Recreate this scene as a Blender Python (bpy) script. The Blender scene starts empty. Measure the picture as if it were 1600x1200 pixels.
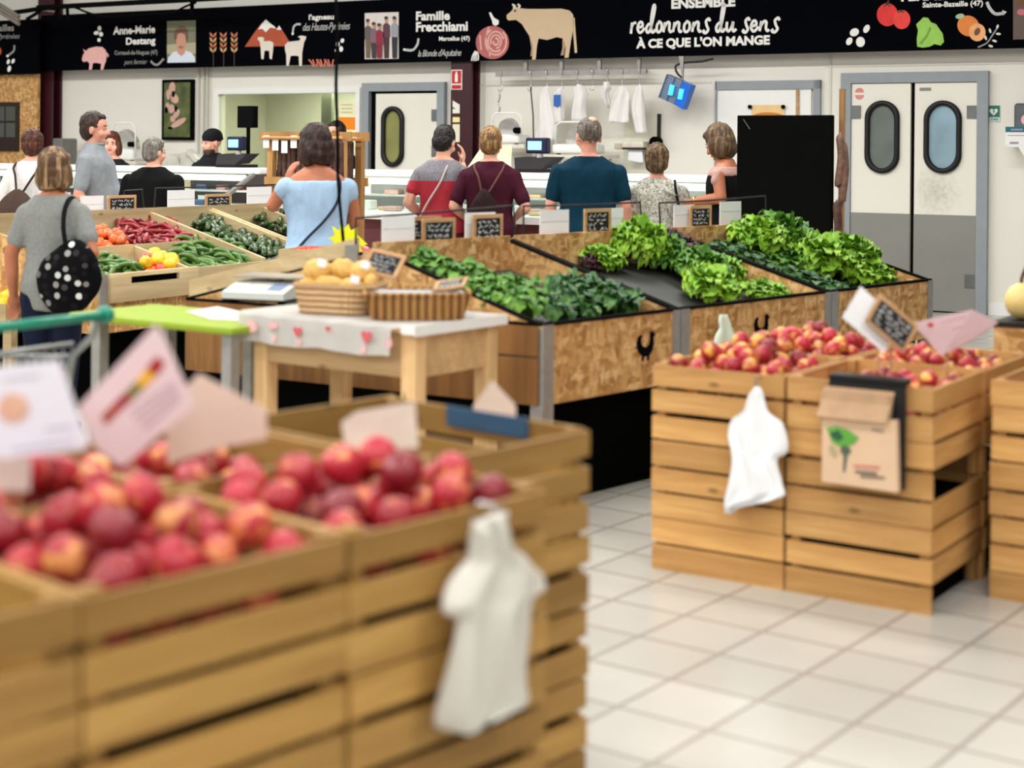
import bpy, bmesh, math, random
from math import sin, cos, pi, radians, sqrt, hypot, atan2
from mathutils import Vector, Matrix, noise, Euler
random.seed(7)
SC = bpy.context.scene
COL = SC.collection
# ------------------------------------------------------------------ camera
FPX, HORIZON, ROLL, CAMZ = 2450.0, 236.0, 0.009, 1.55     # focal length in px (1600 wide), horizon row, roll, eye height
cam_data = bpy.data.cameras.new('camera')
cam = bpy.data.objects.new('camera', cam_data); COL.objects.link(cam); SC.camera = cam
cam_data.sensor_fit = 'HORIZONTAL'; cam_data.sensor_width = 36.0
cam_data.lens = FPX / 1600 * 36.0
cam_data.shift_y = -(600 - HORIZON) / 1600
cam.matrix_world = Matrix.Translation((0, 0, CAMZ)) @ Euler((radians(90), 0, 0)).to_matrix().to_4x4() @ Matrix.Rotation(ROLL, 4, 'Z')
cam_data.clip_end = 200
cam_data.dof.use_dof = True; cam_data.dof.focus_distance = 12.5; cam_data.dof.aperture_fstop = 1.7
# ------------------------------------------------------------------ world, lamps, exposure
wd = bpy.data.worlds.new('world'); SC.world = wd; wd.use_nodes = True
wd.node_tree.nodes['Background'].inputs[0].default_value = (1.0, .985, .96, 1)
wd.node_tree.nodes['Background'].inputs[1].default_value = .42
SC.view_settings.view_transform = 'Standard'; SC.view_settings.look = 'None'
SC.view_settings.exposure = -0.5; SC.view_settings.gamma = 1.0; SC.view_settings.use_curve_mapping = False
def area_lamp(x, y, z, sx, sy, power, rz=0., tilt=0., col=(1, .985, .955)):
    l = bpy.data.lights.new('ceiling_tube_or_fill_light', 'AREA'); l.shape = 'RECTANGLE'; l.size = sx; l.size_y = sy
    l.energy = power; l.color = col
    o = bpy.data.objects.new('ceiling_tube_or_fill_light', l); COL.objects.link(o)
    o.location = (x, y, z); o.rotation_euler = (tilt, 0, rz)
    return o
WANG = radians(-29.25)
for k, (d, pw) in enumerate(((20.0, 190), (16.4, 150), (12.6, 150), (8.8, 180), (4.6, 235))):
    for s in (-6.5, -2.6, 1.3, 5.2, 9.1, 13.0):  # last two columns and the rows behind the camera are added fill
        if s > 6 and d < 12: continue
        x = s * cos(WANG) + d * sin(WANG); y = 17.84 + s * sin(WANG) - d * cos(WANG)
        area_lamp(x, y, 4.6, 3.2, .35, pw, WANG)
# ------------------------------------------------------------------ measuring: photograph pixel -> place in the hall
def ray(px, py):
    dx = (px - 800) / FPX; dy = (py - HORIZON) / FPX
    return (dx * cos(ROLL) + dy * sin(ROLL), dx * sin(ROLL) - dy * cos(ROLL))
def P(px, py, Y):
    a, b = ray(px, py); return Vector((a * Y, Y, CAMZ + b * Y))
def G(px, py, z=0.):
    a, b = ray(px, py); return P(px, py, (z - CAMZ) / b)
def frame(x, y, z, ang):
    return Matrix.Translation((x, y, z)) @ Matrix.Rotation(ang, 4, 'Z')
I4 = Matrix()
def hit(px, py, M, c, axis=1):
    """where the sight line of a pixel meets the plane local[axis] = c of frame M, in that frame's coordinates"""
    a, b = ray(px, py); inv = M.inverted()
    o = inv @ Vector((0, 0, CAMZ)); d = inv.to_3x3() @ Vector((a, 1, b))
    t = (c - o[axis]) / d[axis]; return o + d * t
def hitplane(px, py, M, p0, n):
    a, b = ray(px, py); inv = M.inverted()
    o = inv @ Vector((0, 0, CAMZ)); d = inv.to_3x3() @ Vector((a, 1, b)); n = Vector(n)
    t = (Vector(p0) - o).dot(n) / d.dot(n); return o + d * t
W = frame(0, 17.84, 0, WANG)                 # back wall: local x along the wall, -y into the hall
def wx(px, py, d): return hit(px, py, W, -d)
U48 = radians(48)
SR = frame(.13, 6.70, 0, U48)                # right vegetable stall, origin at its near corner
PF = frame(-2.40, 9.15, 0, radians(60.75))   # pepper stall
NF = frame(.08, 3.17, 0, U48)                # near crates, origin at the right end of their front
EF = frame(.53, 5.855, 0, radians(-33.5))    # crates on the right
# ------------------------------------------------------------------ materials
def S(r, g, b):
    f = lambda c: (c / 255 / 12.92) if c / 255 <= .04045 else ((c / 255 + .055) / 1.055) ** 2.4
    return (f(r), f(g), f(b), 1)
MATS = {}
class NT:
    def __init__(self, name):
        self.m = bpy.data.materials.new(name); self.m.use_nodes = True
        self.t = self.m.node_tree; self.n = self.t.nodes; self.b = self.n['Principled BSDF']
    def add(self, typ, **kw):
        x = self.n.new(typ)
        for k, v in kw.items(): setattr(x, k, v)
        return x
    def link(self, a, b): self.t.links.new(a, b)
    def coords(self, scale, out='Object', rot=(0, 0, 0)):
        tc = self.add('ShaderNodeTexCoord'); mp = self.add('ShaderNodeMapping')
        mp.inputs['Scale'].default_value = scale; mp.inputs['Rotation'].default_value = rot
        self.link(tc.outputs[out], mp.inputs['Vector']); return mp.outputs[0]
    def noise(self, vec, scale=5, detail=3, rough=.55, dist=0):
        x = self.add('ShaderNodeTexNoise'); x.inputs['Scale'].default_value = scale; x.inputs['Detail'].default_value = detail
        x.inputs['Roughness'].default_value = rough; x.inputs['Distortion'].default_value = dist
        if vec is not None: self.link(vec, x.inputs['Vector'])
        return x.outputs[0]
    def ramp(self, fac, stops):
        r = self.add('ShaderNodeValToRGB'); e = r.color_ramp.elements
        while len(e) < len(stops): e.new(.5)
        for i, (p, c) in enumerate(stops): e[i].position = p; e[i].color = c
        self.link(fac, r.inputs[0]); return r.outputs[0]
    def mix(self, fac, a, b, mode='MIX'):
        x = self.add('ShaderNodeMix', data_type='RGBA', blend_type=mode)
        for inp, v in ((x.inputs['Factor'], fac), (x.inputs['A'], a), (x.inputs['B'], b)):
            if hasattr(v, 'is_linked'): self.link(v, inp)
            else: inp.default_value = v
        return x.outputs['Result']
    def bump(self, h, strength=.2, dist=.01):
        x = self.add('ShaderNodeBump'); x.inputs['Strength'].default_value = strength; x.inputs['Distance'].default_value = dist
        self.link(h, x.inputs['Height']); self.link(x.outputs[0], self.b.inputs['Normal'])
    def done(self, col=None, rough=.6, metal=0, spec=.5):
        if col is not None:
            if hasattr(col, 'is_linked'): self.link(col, self.b.inputs['Base Color'])
            else: self.b.inputs['Base Color'].default_value = col
        self.b.inputs['Roughness'].default_value = rough; self.b.inputs['Metallic'].default_value = metal
        self.b.inputs['Specular IOR Level'].default_value = spec
        return self.m
def mul(c, k): return (min(c[0] * k, 1), min(c[1] * k, 1), min(c[2] * k, 1), 1)
def mat(name, c, rough=.6, metal=0, var=.12, scale=9, spec=.4, bump=0, stretch=(1, 1, 1)):
    """plain colour with gentle procedural variation"""
    if name in MATS: return MATS[name]
    t = NT(name); c = S(*c)
    f = t.noise(t.coords(stretch), scale, 4)
    col = t.ramp(f, [(.3, mul(c, 1 - var)), (.7, mul(c, 1 + var))])
    if bump: t.bump(f, bump)
    MATS[name] = t.done(col, rough, metal, spec); return MATS[name]
def wood(name, a, b, axis='x', rough=.55, grain=1.0, tint=.12):
    if name in MATS: return MATS[name]
    t = NT(name); st = {'x': (1.3, 16, 16), 'y': (16, 1.3, 16), 'z': (16, 16, 1.3)}[axis]
    v = t.coords(tuple(s * grain for s in st))
    f = t.noise(v, 2.2, 5, .6, .6); col = t.ramp(f, [(.28, S(*a)), (.72, S(*b))])
    big = t.noise(t.coords(tuple(s * .35 for s in st)), 1.7, 2)
    col = t.mix(t.ramp(big, [(.35, (0, 0, 0, 1)), (.75, (1, 1, 1, 1))]), col, mul(S(*a), .82))
    oi = t.add('ShaderNodeObjectInfo')
    rr = t.ramp(oi.outputs['Random'], [(0, (1 - tint, 1 - tint, 1 - tint, 1)), (1, (1 + tint, 1 + tint * .9, 1 + tint * .7, 1))])
    col = t.mix(1.0, col, rr, 'MULTIPLY')
    ge = t.add('ShaderNodeNewGeometry')
    col = t.mix(1.0, col, t.ramp(ge.outputs['Random Per Island'], [(0, (.70, .66, .60, 1)), (.35, (.92, .91, .88, 1)), (.7, (1, 1, 1, 1)), (1, (1.14, 1.13, 1.1, 1))]), 'MULTIPLY')
    vo = t.add('ShaderNodeTexVoronoi'); vo.inputs['Scale'].default_value = 1; t.link(t.coords(tuple({1.3: 4.5, 16: 11}[s] for s in st)), vo.inputs['Vector'])
    col = t.mix(t.ramp(vo.outputs['Distance'], [(.06, (.75, .75, .75, 1)), (.13, (0, 0, 0, 1))]), col, mul(S(*a), .32))
    t.bump(f, .15, .004)
    MATS[name] = t.done(col, rough, 0, .35); return MATS[name]
def osb(name='osb_board'):
    if name in MATS: return MATS[name]
    t = NT(name)
    cols = []
    for rot, sc in (((0, 0, .5), (34, 34, 15)), ((.6, .5, 0), (17, 17, 36))):
        vo = t.add('ShaderNodeTexVoronoi'); vo.inputs['Scale'].default_value = 1
        t.link(t.coords(sc, rot=rot), vo.inputs['Vector'])
        sep = t.add('ShaderNodeSeparateColor'); t.link(vo.outputs['Color'], sep.inputs[0])
        cols.append(t.ramp(sep.outputs[0], [(0, S(158, 112, 62)), (.45, S(192, 145, 88)), (.8, S(214, 170, 112)), (1, S(226, 188, 134))]))
    f = t.noise(t.coords((1, 1, 1)), 14, 2)
    col = t.mix(t.ramp(f, [(.42, (0, 0, 0, 1)), (.58, (1, 1, 1, 1))]), cols[0], cols[1])
    MATS[name] = t.done(col, .7, 0, .25); return MATS[name]
def glow(name, c, strength):
    if name in MATS: return MATS[name]
    t = NT(name); t.b.inputs['Emission Color'].default_value = S(*c); t.b.inputs['Emission Strength'].default_value = strength
    MATS[name] = t.done(S(*c), .4); return MATS[name]
def glass(name, c, alpha, rough=.04):
    if name in MATS: return MATS[name]
    t = NT(name); out = t.n['Material Output']
    tr = t.add('ShaderNodeBsdfTransparent'); tr.inputs[0].default_value = S(*c)
    gl = t.add('ShaderNodeBsdfGlossy'); gl.inputs['Roughness'].default_value = rough
    lw = t.add('ShaderNodeLayerWeight'); lw.inputs[0].default_value = .5
    pw = t.add('ShaderNodeMath', operation='POWER'); t.link(lw.outputs['Facing'], pw.inputs[0]); pw.inputs[1].default_value = 5
    ad = t.add('ShaderNodeMath', operation='MULTIPLY_ADD', use_clamp=True); t.link(pw.outputs[0], ad.inputs[0]); ad.inputs[1].default_value = .6; ad.inputs[2].default_value = alpha
    mx = t.add('ShaderNodeMixShader'); t.link(ad.outputs[0], mx.inputs[0]); t.link(tr.outputs[0], mx.inputs[1]); t.link(gl.outputs[0], mx.inputs[2])
    t.link(mx.outputs[0], out.inputs['Surface']); MATS[name] = t.m; return t.m
# ------------------------------------------------------------------ mesh helpers
def BM(): return bmesh.new()
def box(bm, x0, x1, y0, y1, z0, z1, M=None):
    vs = [bm.verts.new((x, y, z)) for z in (z0, z1) for y in (y0, y1) for x in (x0, x1)]
    if M is not None:
        for v in vs: v.co = M @ v.co
    for f in ((0, 2, 3, 1), (4, 5, 7, 6), (0, 1, 5, 4), (2, 6, 7, 3), (0, 4, 6, 2), (1, 3, 7, 5)):
        bm.faces.new([vs[i] for i in f])
    return vs
def bar(bm, a, b, w, h):
    """square bar from a to b"""
    a, b = Vector(a), Vector(b); d = b - a
    M = Matrix.Translation(a) @ d.to_track_quat('Y', 'Z').to_matrix().to_4x4()
    box(bm, -w / 2, w / 2, 0, d.length, -h / 2, h / 2, M)
def poly(bm, pts):
    return bm.faces.new([bm.verts.new(p) for p in pts])
def slab(bm, pts, n):
    """closed prism: polygon pts pushed by vector n"""
    a = [bm.verts.new(p) for p in pts]; b = [bm.verts.new(Vector(p) + Vector(n)) for p in pts]
    bm.faces.new(a); bm.faces.new(b[::-1]); k = len(a)
    for i in range(k): bm.faces.new((a[i], b[i], b[(i + 1) % k], a[(i + 1) % k]))
    bmesh.ops.recalc_face_normals(bm, faces=bm.faces[:])
def ring(bm, c, ax, ay, n):
    return [bm.verts.new(Vector(c) + Vector(ax) * cos(2 * pi * i / n) + Vector(ay) * sin(2 * pi * i / n)) for i in range(n)]
def bridge(bm, r):
    for a, b in zip(r, r[1:]):
        n = len(a)
        for i in range(n): bm.faces.new((a[i], a[(i + 1) % n], b[(i + 1) % n], b[i]))
def loft(bm, rings, cap=True):
    bridge(bm, rings)
    if cap: bm.faces.new(rings[0][::-1]); bm.faces.new(rings[-1])
def cyl(bm, a, b, r0, r1=None, n=12):
    a, b = Vector(a), Vector(b); r1 = r0 if r1 is None else r1
    q = (b - a).to_track_quat('Z', 'Y').to_matrix()
    loft(bm, [ring(bm, a, q.col[0] * r0, q.col[1] * r0, n), ring(bm, b, q.col[0] * r1, q.col[1] * r1, n)])
def ell(bm, c, r, n=12, m=8, R=None):
    """ellipsoid"""
    c = Vector(c); R = R or Matrix.Identity(3)
    top = bm.verts.new(c + R @ Vector((0, 0, r[2]))); bot = bm.verts.new(c + R @ Vector((0, 0, -r[2])))
    rs = []
    for j in range(1, m):
        t = pi * j / m
        rs.append([bm.verts.new(c + R @ Vector((r[0] * sin(t) * cos(2 * pi * i / n), r[1] * sin(t) * sin(2 * pi * i / n), -r[2] * cos(t)))) for i in range(n)])
    bridge(bm, rs)
    for i in range(n):
        bm.faces.new((bot, rs[0][(i + 1) % n], rs[0][i])); bm.faces.new((top, rs[-1][i], rs[-1][(i + 1) % n]))
def cap(bm, a, b, r0, r1, n=10):
    """tapered capsule"""
    a, b = Vector(a), Vector(b); ell(bm, a, (r0,) * 3, n, 6); ell(bm, b, (r1,) * 3, n, 6)
    if (b - a).length > 1e-5: cyl(bm, a, b, r0, r1, n)
def crom(pts, k=6):
    """smooth curve through points"""
    pts = [Vector(p) for p in pts]
    if len(pts) < 3: return pts
    q = [pts[0] * 2 - pts[1]] + pts + [pts[-1] * 2 - pts[-2]]; out = []
    for i in range(1, len(q) - 2):
        for j in range(k):
            t = j / k; a, b, c, d = q[i - 1], q[i], q[i + 1], q[i + 2]
            out.append(.5 * ((2 * b) + (c - a) * t + (2 * a - 5 * b + 4 * c - d) * t * t + (3 * b - a - 3 * c + d) * t ** 3))
    return out + [pts[-1]]
def tube(bm, pts, r, n=8, smooth=0):
    pts = crom(pts, smooth) if smooth else [Vector(p) for p in pts]
    rings = []; up = None
    for i, p in enumerate(pts):
        d = (pts[min(i + 1, len(pts) - 1)] - pts[max(i - 1, 0)])
        if d.length < 1e-9: d = Vector((0, 0, 1))
        d.normalize()
        if up is None: up = Vector((0, 0, 1)) if abs(d.z) < .9 else Vector((1, 0, 0))
        x = d.cross(up).normalized(); up = x.cross(d).normalized()
        rr = r(i / (len(pts) - 1)) if callable(r) else r
        rings.append(ring(bm, p, x * rr, up * rr, n))
    loft(bm, rings)
def ribbon(bm, pts, w, nrm, smooth=5, thick=.0015):
    """flat band along a line, lying in the plane with normal nrm"""
    pts = crom(pts, smooth) if smooth else [Vector(p) for p in pts]
    nrm = Vector(nrm).normalized(); L = []; R = []
    for i, p in enumerate(pts):
        d = (pts[min(i + 1, len(pts) - 1)] - pts[max(i - 1, 0)])
        if d.length < 1e-9: continue
        s = d.normalized().cross(nrm) * (w / 2); L.append(p + s); R.append(p - s)
    vl = [[bm.verts.new(v) for v in L], [bm.verts.new(v) for v in R], [bm.verts.new(v - nrm * thick) for v in R], [bm.verts.new(v - nrm * thick) for v in L]]
    for i in range(len(L) - 1):
        for a, b in ((0, 1), (1, 2), (2, 3), (3, 0)):
            bm.faces.new((vl[a][i], vl[a][i + 1], vl[b][i + 1], vl[b][i]))
    for i in (0, len(L) - 1): bm.faces.new([v[i] for v in vl])
def bevel(bm, w, seg=1):
    bmesh.ops.bevel(bm, geom=bm.edges[:], offset=w, segments=seg, affect='EDGES', profile=.6)
# ------------------------------------------------------------------ objects
def props(o, label=None, cat=None, group=None, kind=None):
    for k, v in (('label', label), ('category', cat), ('group', group), ('kind', kind)):
        if v: o[k] = v
    return o
def mesh_obj(name, bm, m, smooth=False, free=True):
    me = bpy.data.meshes.new(name)
    bmesh.ops.recalc_face_normals(bm, faces=bm.faces[:])
    if smooth:
        for f in bm.faces: f.smooth = True
    bm.to_mesh(me)
    if free: bm.free()
    for mm in (m if isinstance(m, (list, tuple)) else [m]): me.materials.append(mm)
    o = bpy.data.objects.new(name, me); COL.objects.link(o); return o
class Thing:
    """an Empty at the thing's base; its parts are authored in frame M's coordinates"""
    def __init__(self, name, label, cat, M=I4, base=(0, 0, 0), group=None):
        self.o = bpy.data.objects.new(name, None); COL.objects.link(self.o); self.o.empty_display_size = .1
        self.base = Vector(base); self.o.matrix_world = M @ Matrix.Translation(self.base)
        props(self.o, label, cat, group)
    def part(self, name, bm, m, parent=None, smooth=False, label=None, kind=None):
        for v in bm.verts: v.co -= self.base
        o = mesh_obj(name, bm, m, smooth); o.parent = parent or self.o
        return props(o, label, None, None, kind)
def single(name, bm, m, label=None, cat=None, M=I4, group=None, kind=None, smooth=False):
    xs = [v.co for v in bm.verts]
    b = Vector(((min(v.x for v in xs) + max(v.x for v in xs)) / 2, (min(v.y for v in xs) + max(v.y for v in xs)) / 2, min(v.z for v in xs)))
    for v in bm.verts: v.co -= b
    o = mesh_obj(name, bm, m, smooth); o.matrix_world = M @ Matrix.Translation(b)
    return props(o, label, cat, group, kind)
def dup(o, M, label=None, group=None):
    """copy of a thing with copies of its parts and sub-parts"""
    c = o.copy(); COL.objects.link(c); c.matrix_world = M
    if label: c['label'] = label
    if group: c['group'] = group
    for ch in list(o.children):
        d = ch.copy(); COL.objects.link(d); d.parent = c
        for g in list(ch.children):
            e = g.copy(); COL.objects.link(e); e.parent = d
    return c
def remesh(bm, voxel, it=5, displace=None):
    """fuse overlapping closed shapes into one continuous skin"""
    me = bpy.data.meshes.new('tmp'); bmesh.ops.recalc_face_normals(bm, faces=bm.faces[:]); bm.to_mesh(me); bm.free()
    o = bpy.data.objects.new('tmp', me); COL.objects.link(o)
    r = o.modifiers.new('r', 'REMESH'); r.mode = 'VOXEL'; r.voxel_size = voxel
    s = o.modifiers.new('s', 'SMOOTH'); s.factor = .5; s.iterations = it
    dg = bpy.context.evaluated_depsgraph_get(); m2 = bpy.data.meshes.new_from_object(o.evaluated_get(dg))
    bpy.data.objects.remove(o); bpy.data.meshes.remove(me)
    b = bmesh.new(); b.from_mesh(m2); bpy.data.meshes.remove(m2)
    if displace:
        b.normal_update()
        for v in b.verts: v.co += v.normal * displace(v.co)
    return b
def text_bm(s, bold=0., shear=0., spacing=1.0):
    cu = bpy.data.curves.new('tmp', 'FONT'); cu.body = s; cu.size = 1; cu.offset = bold; cu.shear = shear; cu.space_character = spacing
    cu.resolution_u = 3
    o = bpy.data.objects.new('tmp', cu); COL.objects.link(o)
    dg = bpy.context.evaluated_depsgraph_get(); me = bpy.data.meshes.new_from_object(o.evaluated_get(dg))
    bpy.data.objects.remove(o); bpy.data.curves.remove(cu)
    b = bmesh.new(); b.from_mesh(me); bpy.data.meshes.remove(me); return b
def text_fit(bm, s, o, ux, uz, bold=.012, shear=0., spacing=1.0):
    """append flat lettering filling the parallelogram o, o+ux, o+uz"""
    t = text_bm(s, bold, shear, spacing)
    xs = [v.co.x for v in t.verts]; ys = [v.co.y for v in t.verts]
    x0, x1, y0, y1 = min(xs), max(xs), min(ys), max(ys)
    o, ux, uz = Vector(o), Vector(ux), Vector(uz); mp = {}
    for v in t.verts: mp[v.index] = bm.verts.new(o + ux * ((v.co.x - x0) / (x1 - x0)) + uz * ((v.co.y - y0) / (y1 - y0)))
    for f in t.faces:
        try: bm.faces.new([mp[v.index] for v in f.verts])
        except ValueError: pass
    t.free()
# ------------------------------------------------------------------ shared materials
m_wall = mat('wall_cream', (231, 228, 217), .5, var=.02, scale=1.5, spec=.4)
m_grey = mat('frame_grey', (146, 152, 156), .5, var=.04)
m_door = mat('door_cream', (232, 228, 215), .4, var=.03, scale=2)
m_kick = mat('kick_plate_grey', (137, 136, 129), .45, var=.05, scale=3)
m_black = mat('black_matt', (8, 8, 8), .85, var=.1, spec=.04)
m_rubber = mat('black_rubber', (14, 14, 15), .5, var=.1)
m_white = mat('white_paint', (238, 238, 234), .4, var=.02)
m_paper = mat('white_card', (240, 242, 244), .6, var=.015)
m_pink = mat('pink_paper', (226, 202, 204), .7, var=.03)
m_tan = mat('tan_paper', (222, 200, 184), .7, var=.03)
m_steel = mat('galvanised_steel', (150, 148, 144), .42, .55, var=.12, scale=14)
m_chrome = mat('chrome', (190, 190, 188), .22, .9, var=.04)
m_wire = mat('dark_wire', (42, 38, 38), .45, .4, var=.1)
m_maroon = mat('maroon_paint', (58, 14, 24), .45, var=.08)
m_osb = osb()
m_board = mat('banner_black', (4, 5, 9), .9, var=.1, spec=.03)
m_ink = mat('print_white', (236, 234, 228), .6, var=.02)
m_chalk = mat('chalk_white', (205, 206, 206), .9, var=.05)
m_slate = mat('slate_black', (20, 22, 26), .7, var=.15)
m_frame = wood('pale_frame_wood', (186, 142, 100), (222, 184, 140), 'x', grain=2)
m_tray = mat('dark_tray', (58, 58, 56), .4, var=.2, scale=5)
m_screen = glow('lcd_blue', (140, 190, 250), .9)
m_green_rub = mat('green_plastic', (18, 128, 102), .35, var=.08)
# ------------------------------------------------------------------ floor, back wall, doors, window
def floor_mat():
    t = NT('floor_tiles'); tc = t.coords((1, 1, 1), rot=(0, 0, -radians(-36.5)))
    br = t.add('ShaderNodeTexBrick', offset=0.0); t.link(tc, br.inputs['Vector'])
    br.inputs['Scale'].default_value = 1.0; br.inputs['Brick Width'].default_value = .29; br.inputs['Row Height'].default_value = .29
    br.inputs['Mortar Size'].default_value = .0095; br.inputs['Mortar Smooth'].default_value = .3; br.inputs['Bias'].default_value = 0
    br.inputs['Color1'].default_value = S(190, 187, 179); br.inputs['Color2'].default_value = S(182, 179, 171); br.inputs['Mortar'].default_value = S(152, 144, 136)
    n = t.noise(t.coords((1, 1, 1)), 2.2, 3)
    col = t.mix(1.0, br.outputs[0], t.ramp(n, [(.3, (.94, .94, .93, 1)), (.7, (1.04, 1.03, 1.01, 1))]), 'MULTIPLY')
    return t.done(col, .27, 0, .5)
bm = BM(); box(bm, -16, 12, -3, 26, -.06, 0); o = single('floor', bm, floor_mat(), kind='structure')
w0 = wx(343, 148, 0); w1 = wx(557, 262, 0)            # the glazed opening in the back wall
WX0, WX1, WZ1, WZ0 = w0.x, w1.x, wx(450, 146, 0).z, .95
bm = BM(); TOPZ = 4.9
for x0, x1, z0, z1 in ((-14, WX0, 0, TOPZ), (WX1, 9, 0, TOPZ), (WX0, WX1, 0, WZ0), (WX0, WX1, WZ1, TOPZ)):
    box(bm, x0, x1, 0, .12, z0, z1)
single('wall_back', bm, m_wall, M=W, kind='structure')
# panel joints and conduits of the wall
bm = BM()
for px in (90, 329, 757, 1297):
    s = wx(px, 200, 0).x; box(bm, s - .012, s + .012, -.012, 0, 0, 2.56)
for px0, px1, y in ((80, 320, 122), (735, 1112, 134), (1290, 1600, 104)):
    a, b = wx(px0, y, 0), wx(px1, y - (px1 - px0) * .012, 0); box(bm, a.x, b.x, -.008, 0, a.z - .01, a.z + .01)
single('trim_1', bm, mat('joint_cover', (214, 210, 198), .5, var=.03), M=W, kind='structure')
bm = BM()
for px in (312, 320, 326): s = wx(px, 180, 0).x; cyl(bm, (s, -.03, .9), (s, -.03, 2.6), .013)
single('wall_conduit', bm, mat('conduit', (200, 196, 184), .4, var=.03), 'thin vertical conduits on the cream wall between pig picture and glazed window', 'pipe', M=W)
a, b = wx(1545, 480, 0), wx(1640, 480, 0); bm = BM(); box(bm, a.x, b.x + 3, -.015, 0, 0, .12); single('baseboard_right', bm, m_white, M=W, kind='structure')
# room behind the window
bm = BM(); box(bm, WX0 - .6, WX1 + .6, 1.7, 1.78, 0, 2.6); box(bm, WX0 - .68, WX0 - .6, .12, 1.78, 0, 2.6); box(bm, WX1 + .6, WX1 + .68, .12, 1.78, 0, 2.6); box(bm, WX0 - .6, WX1 + .6, .12, 1.7, 2.52, 2.6)
single('wall_far', bm, mat('olive_wall', (204, 202, 184), .5, var=.03, scale=2), M=W, kind='structure')
mid = W @ Vector(((WX0 + WX1) / 2, .9, 2.45)); area_lamp(mid.x, mid.y, mid.z, 1.2, .3, 75, WANG, col=(1, 1, .93))
T = Thing('window_1', None, None, W, (WX0, -.02, WZ0)); T.o['kind'] = 'structure'
bm = BM(); f = .06
for x0, x1, z0, z1 in ((WX0 - f, WX0, WZ0 - f, WZ1 + f), (WX1, WX1 + f, WZ0 - f, WZ1 + f), (WX0, WX1, WZ1, WZ1 + f), (WX0, WX1, WZ0 - f, WZ0)): box(bm, x0, x1, -.035, .02, z0, z1)
T.part('window_frame', bm, m_white)
bm = BM(); box(bm, WX0, WX1, .03, .036, WZ0, WZ1); T.part('pane', bm, glass('window_glass', (238, 242, 232), .05))
# things seen in and on the window
bm = BM(); a, b = wx(505, 148, -.9), wx(520, 262, -.9); box(bm, a.x, b.x, .86, .92, .02, 2.5); single('inner_post', bm, mat('olive_post', (108, 112, 92), .5), 'grey green upright post standing behind the glazed window', 'post', M=W)
def wall_sheet(name, px0, py0, px1, py1, d, m, label, cat, t=.004):
    a = wx(px0, (py0 + py1) / 2, d); b = wx(px1, (py0 + py1) / 2, d); c = wx((px0 + px1) / 2, py0, d); e = wx((px0 + px1) / 2, py1, d)
    bm = BM(); box(bm, a.x, b.x, -d, -d + t, e.z, c.z)
    return single(name, bm, m, label, cat, W), (a.x, b.x, e.z, c.z)
def wrect(px0, py0, px1, py1, d):
    return wx(px0, (py0 + py1) / 2, d).x, wx(px1, (py0 + py1) / 2, d).x, wx((px0 + px1) / 2, py1, d).z, wx((px0 + px1) / 2, py0, d).z
T = Thing('notice_sheet', 'pale yellow notice sheet above an orange one on the window glass', 'notice', W, (wx(543, 180, .0).x, -.01, 1.9), 'notices on the window')
x0, x1, z0, z1 = wrect(530, 160, 556, 181, .01); bm = BM(); box(bm, x0, x1, -.012, -.008, z0, z1); T.part('sheet', bm, mat('cream_paper', (240, 234, 190), .7, var=.02))
bm = BM()
for k in range(3):
    zz = z1 - .03 - k * .045; box(bm, x0 + .03, x1 - .05, -.0135, -.012, zz - .004, zz + .004)
T.part('text_lines', bm, mat('grey_print', (150, 146, 130), .7))
wall_sheet('notice_sheet', 528, 183, 557, 203, .02, mat('orange_paper', (246, 140, 30), .7, var=.03), 'orange notice sheet stuck below the pale yellow one on the glazed window', 'notice')[0]['group'] = 'notices on the window'

def oval_window(T, x0, x1, z0, z1, y, m_pane, parent=None, rim=.05):
    """stadium shaped window: rubber rim and pane, standing proud of the leaf"""
    r = (x1 - x0) / 2; cx = (x0 + x1) / 2; pts = []
    for k in range(17): a = pi * k / 16; pts.append((cx + r * cos(a), z1 - r + r * sin(a)))
    for k in range(17): a = pi + pi * k / 16; pts.append((cx + r * cos(a), z0 + r + r * sin(a)))
    cz = (z0 + z1) / 2
    def sc(k): return [(cx + (p[0] - cx) * (1 - k / r), cz + (p[1] - cz) * (1 - k / ((z1 - z0) / 2))) for p in pts]
    inn = sc(rim); bm = BM(); rings = []
    for q, yy in ((pts, y), (pts, y - .03), (sc(rim * .5), y - .045), (inn, y - .03), (inn, y)): rings.append([bm.verts.new((a, yy, b)) for a, b in q])
    bridge(bm, rings); e = T.part('rim', bm, m_rubber, parent, True)
    bm = BM(); slab(bm, [(a, y - .004, b) for a, b in inn], (0, .004, 0)); T.part('pane', bm, m_pane, parent)
def leaf_pane(name, c, r=.12):
    t = NT(name); n = t.noise(t.coords((1, 1, 1)), 2.6, 2)
    return t.done(t.ramp(n, [(.3, mul(S(*c), .8)), (.7, mul(S(*c), 1.15))]), r, 0, .6)
# single swing door
T = Thing('door_1', None, None, W, (wx(630, 250, 0).x, 0, 0)); T.o['kind'] = 'structure'
x0, x1, _, zt = wrect(566, 129, 695, 250, .05); bm = BM(); fw = .1
box(bm, x0, x0 + fw, -.07, 0, 0, zt); box(bm, x1 - fw, x1, -.07, 0, 0, zt); box(bm, x0 + fw, x1 - fw, -.07, 0, zt - fw, zt)
T.part('door_frame', bm, m_grey)
bm = BM(); box(bm, x0 + fw, x1 - fw, -.006, 0, 0, zt - fw); T.part('opening', bm, m_black, label='dark gap beside the door leaf')
lx0 = wx(587, 200, .05).x; bm = BM(); box(bm, lx0, x1 - fw, -.05, -.008, .02, zt - fw - .03); leaf = T.part('door_leaf', bm, m_door)
a0, a1, b0, b1 = wrect(597, 166, 632, 261, .05); oval_window(T, a0, a1, b0, b1, -.05, leaf_pane('olive_pane', (140, 140, 84)), leaf, .055)
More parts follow.
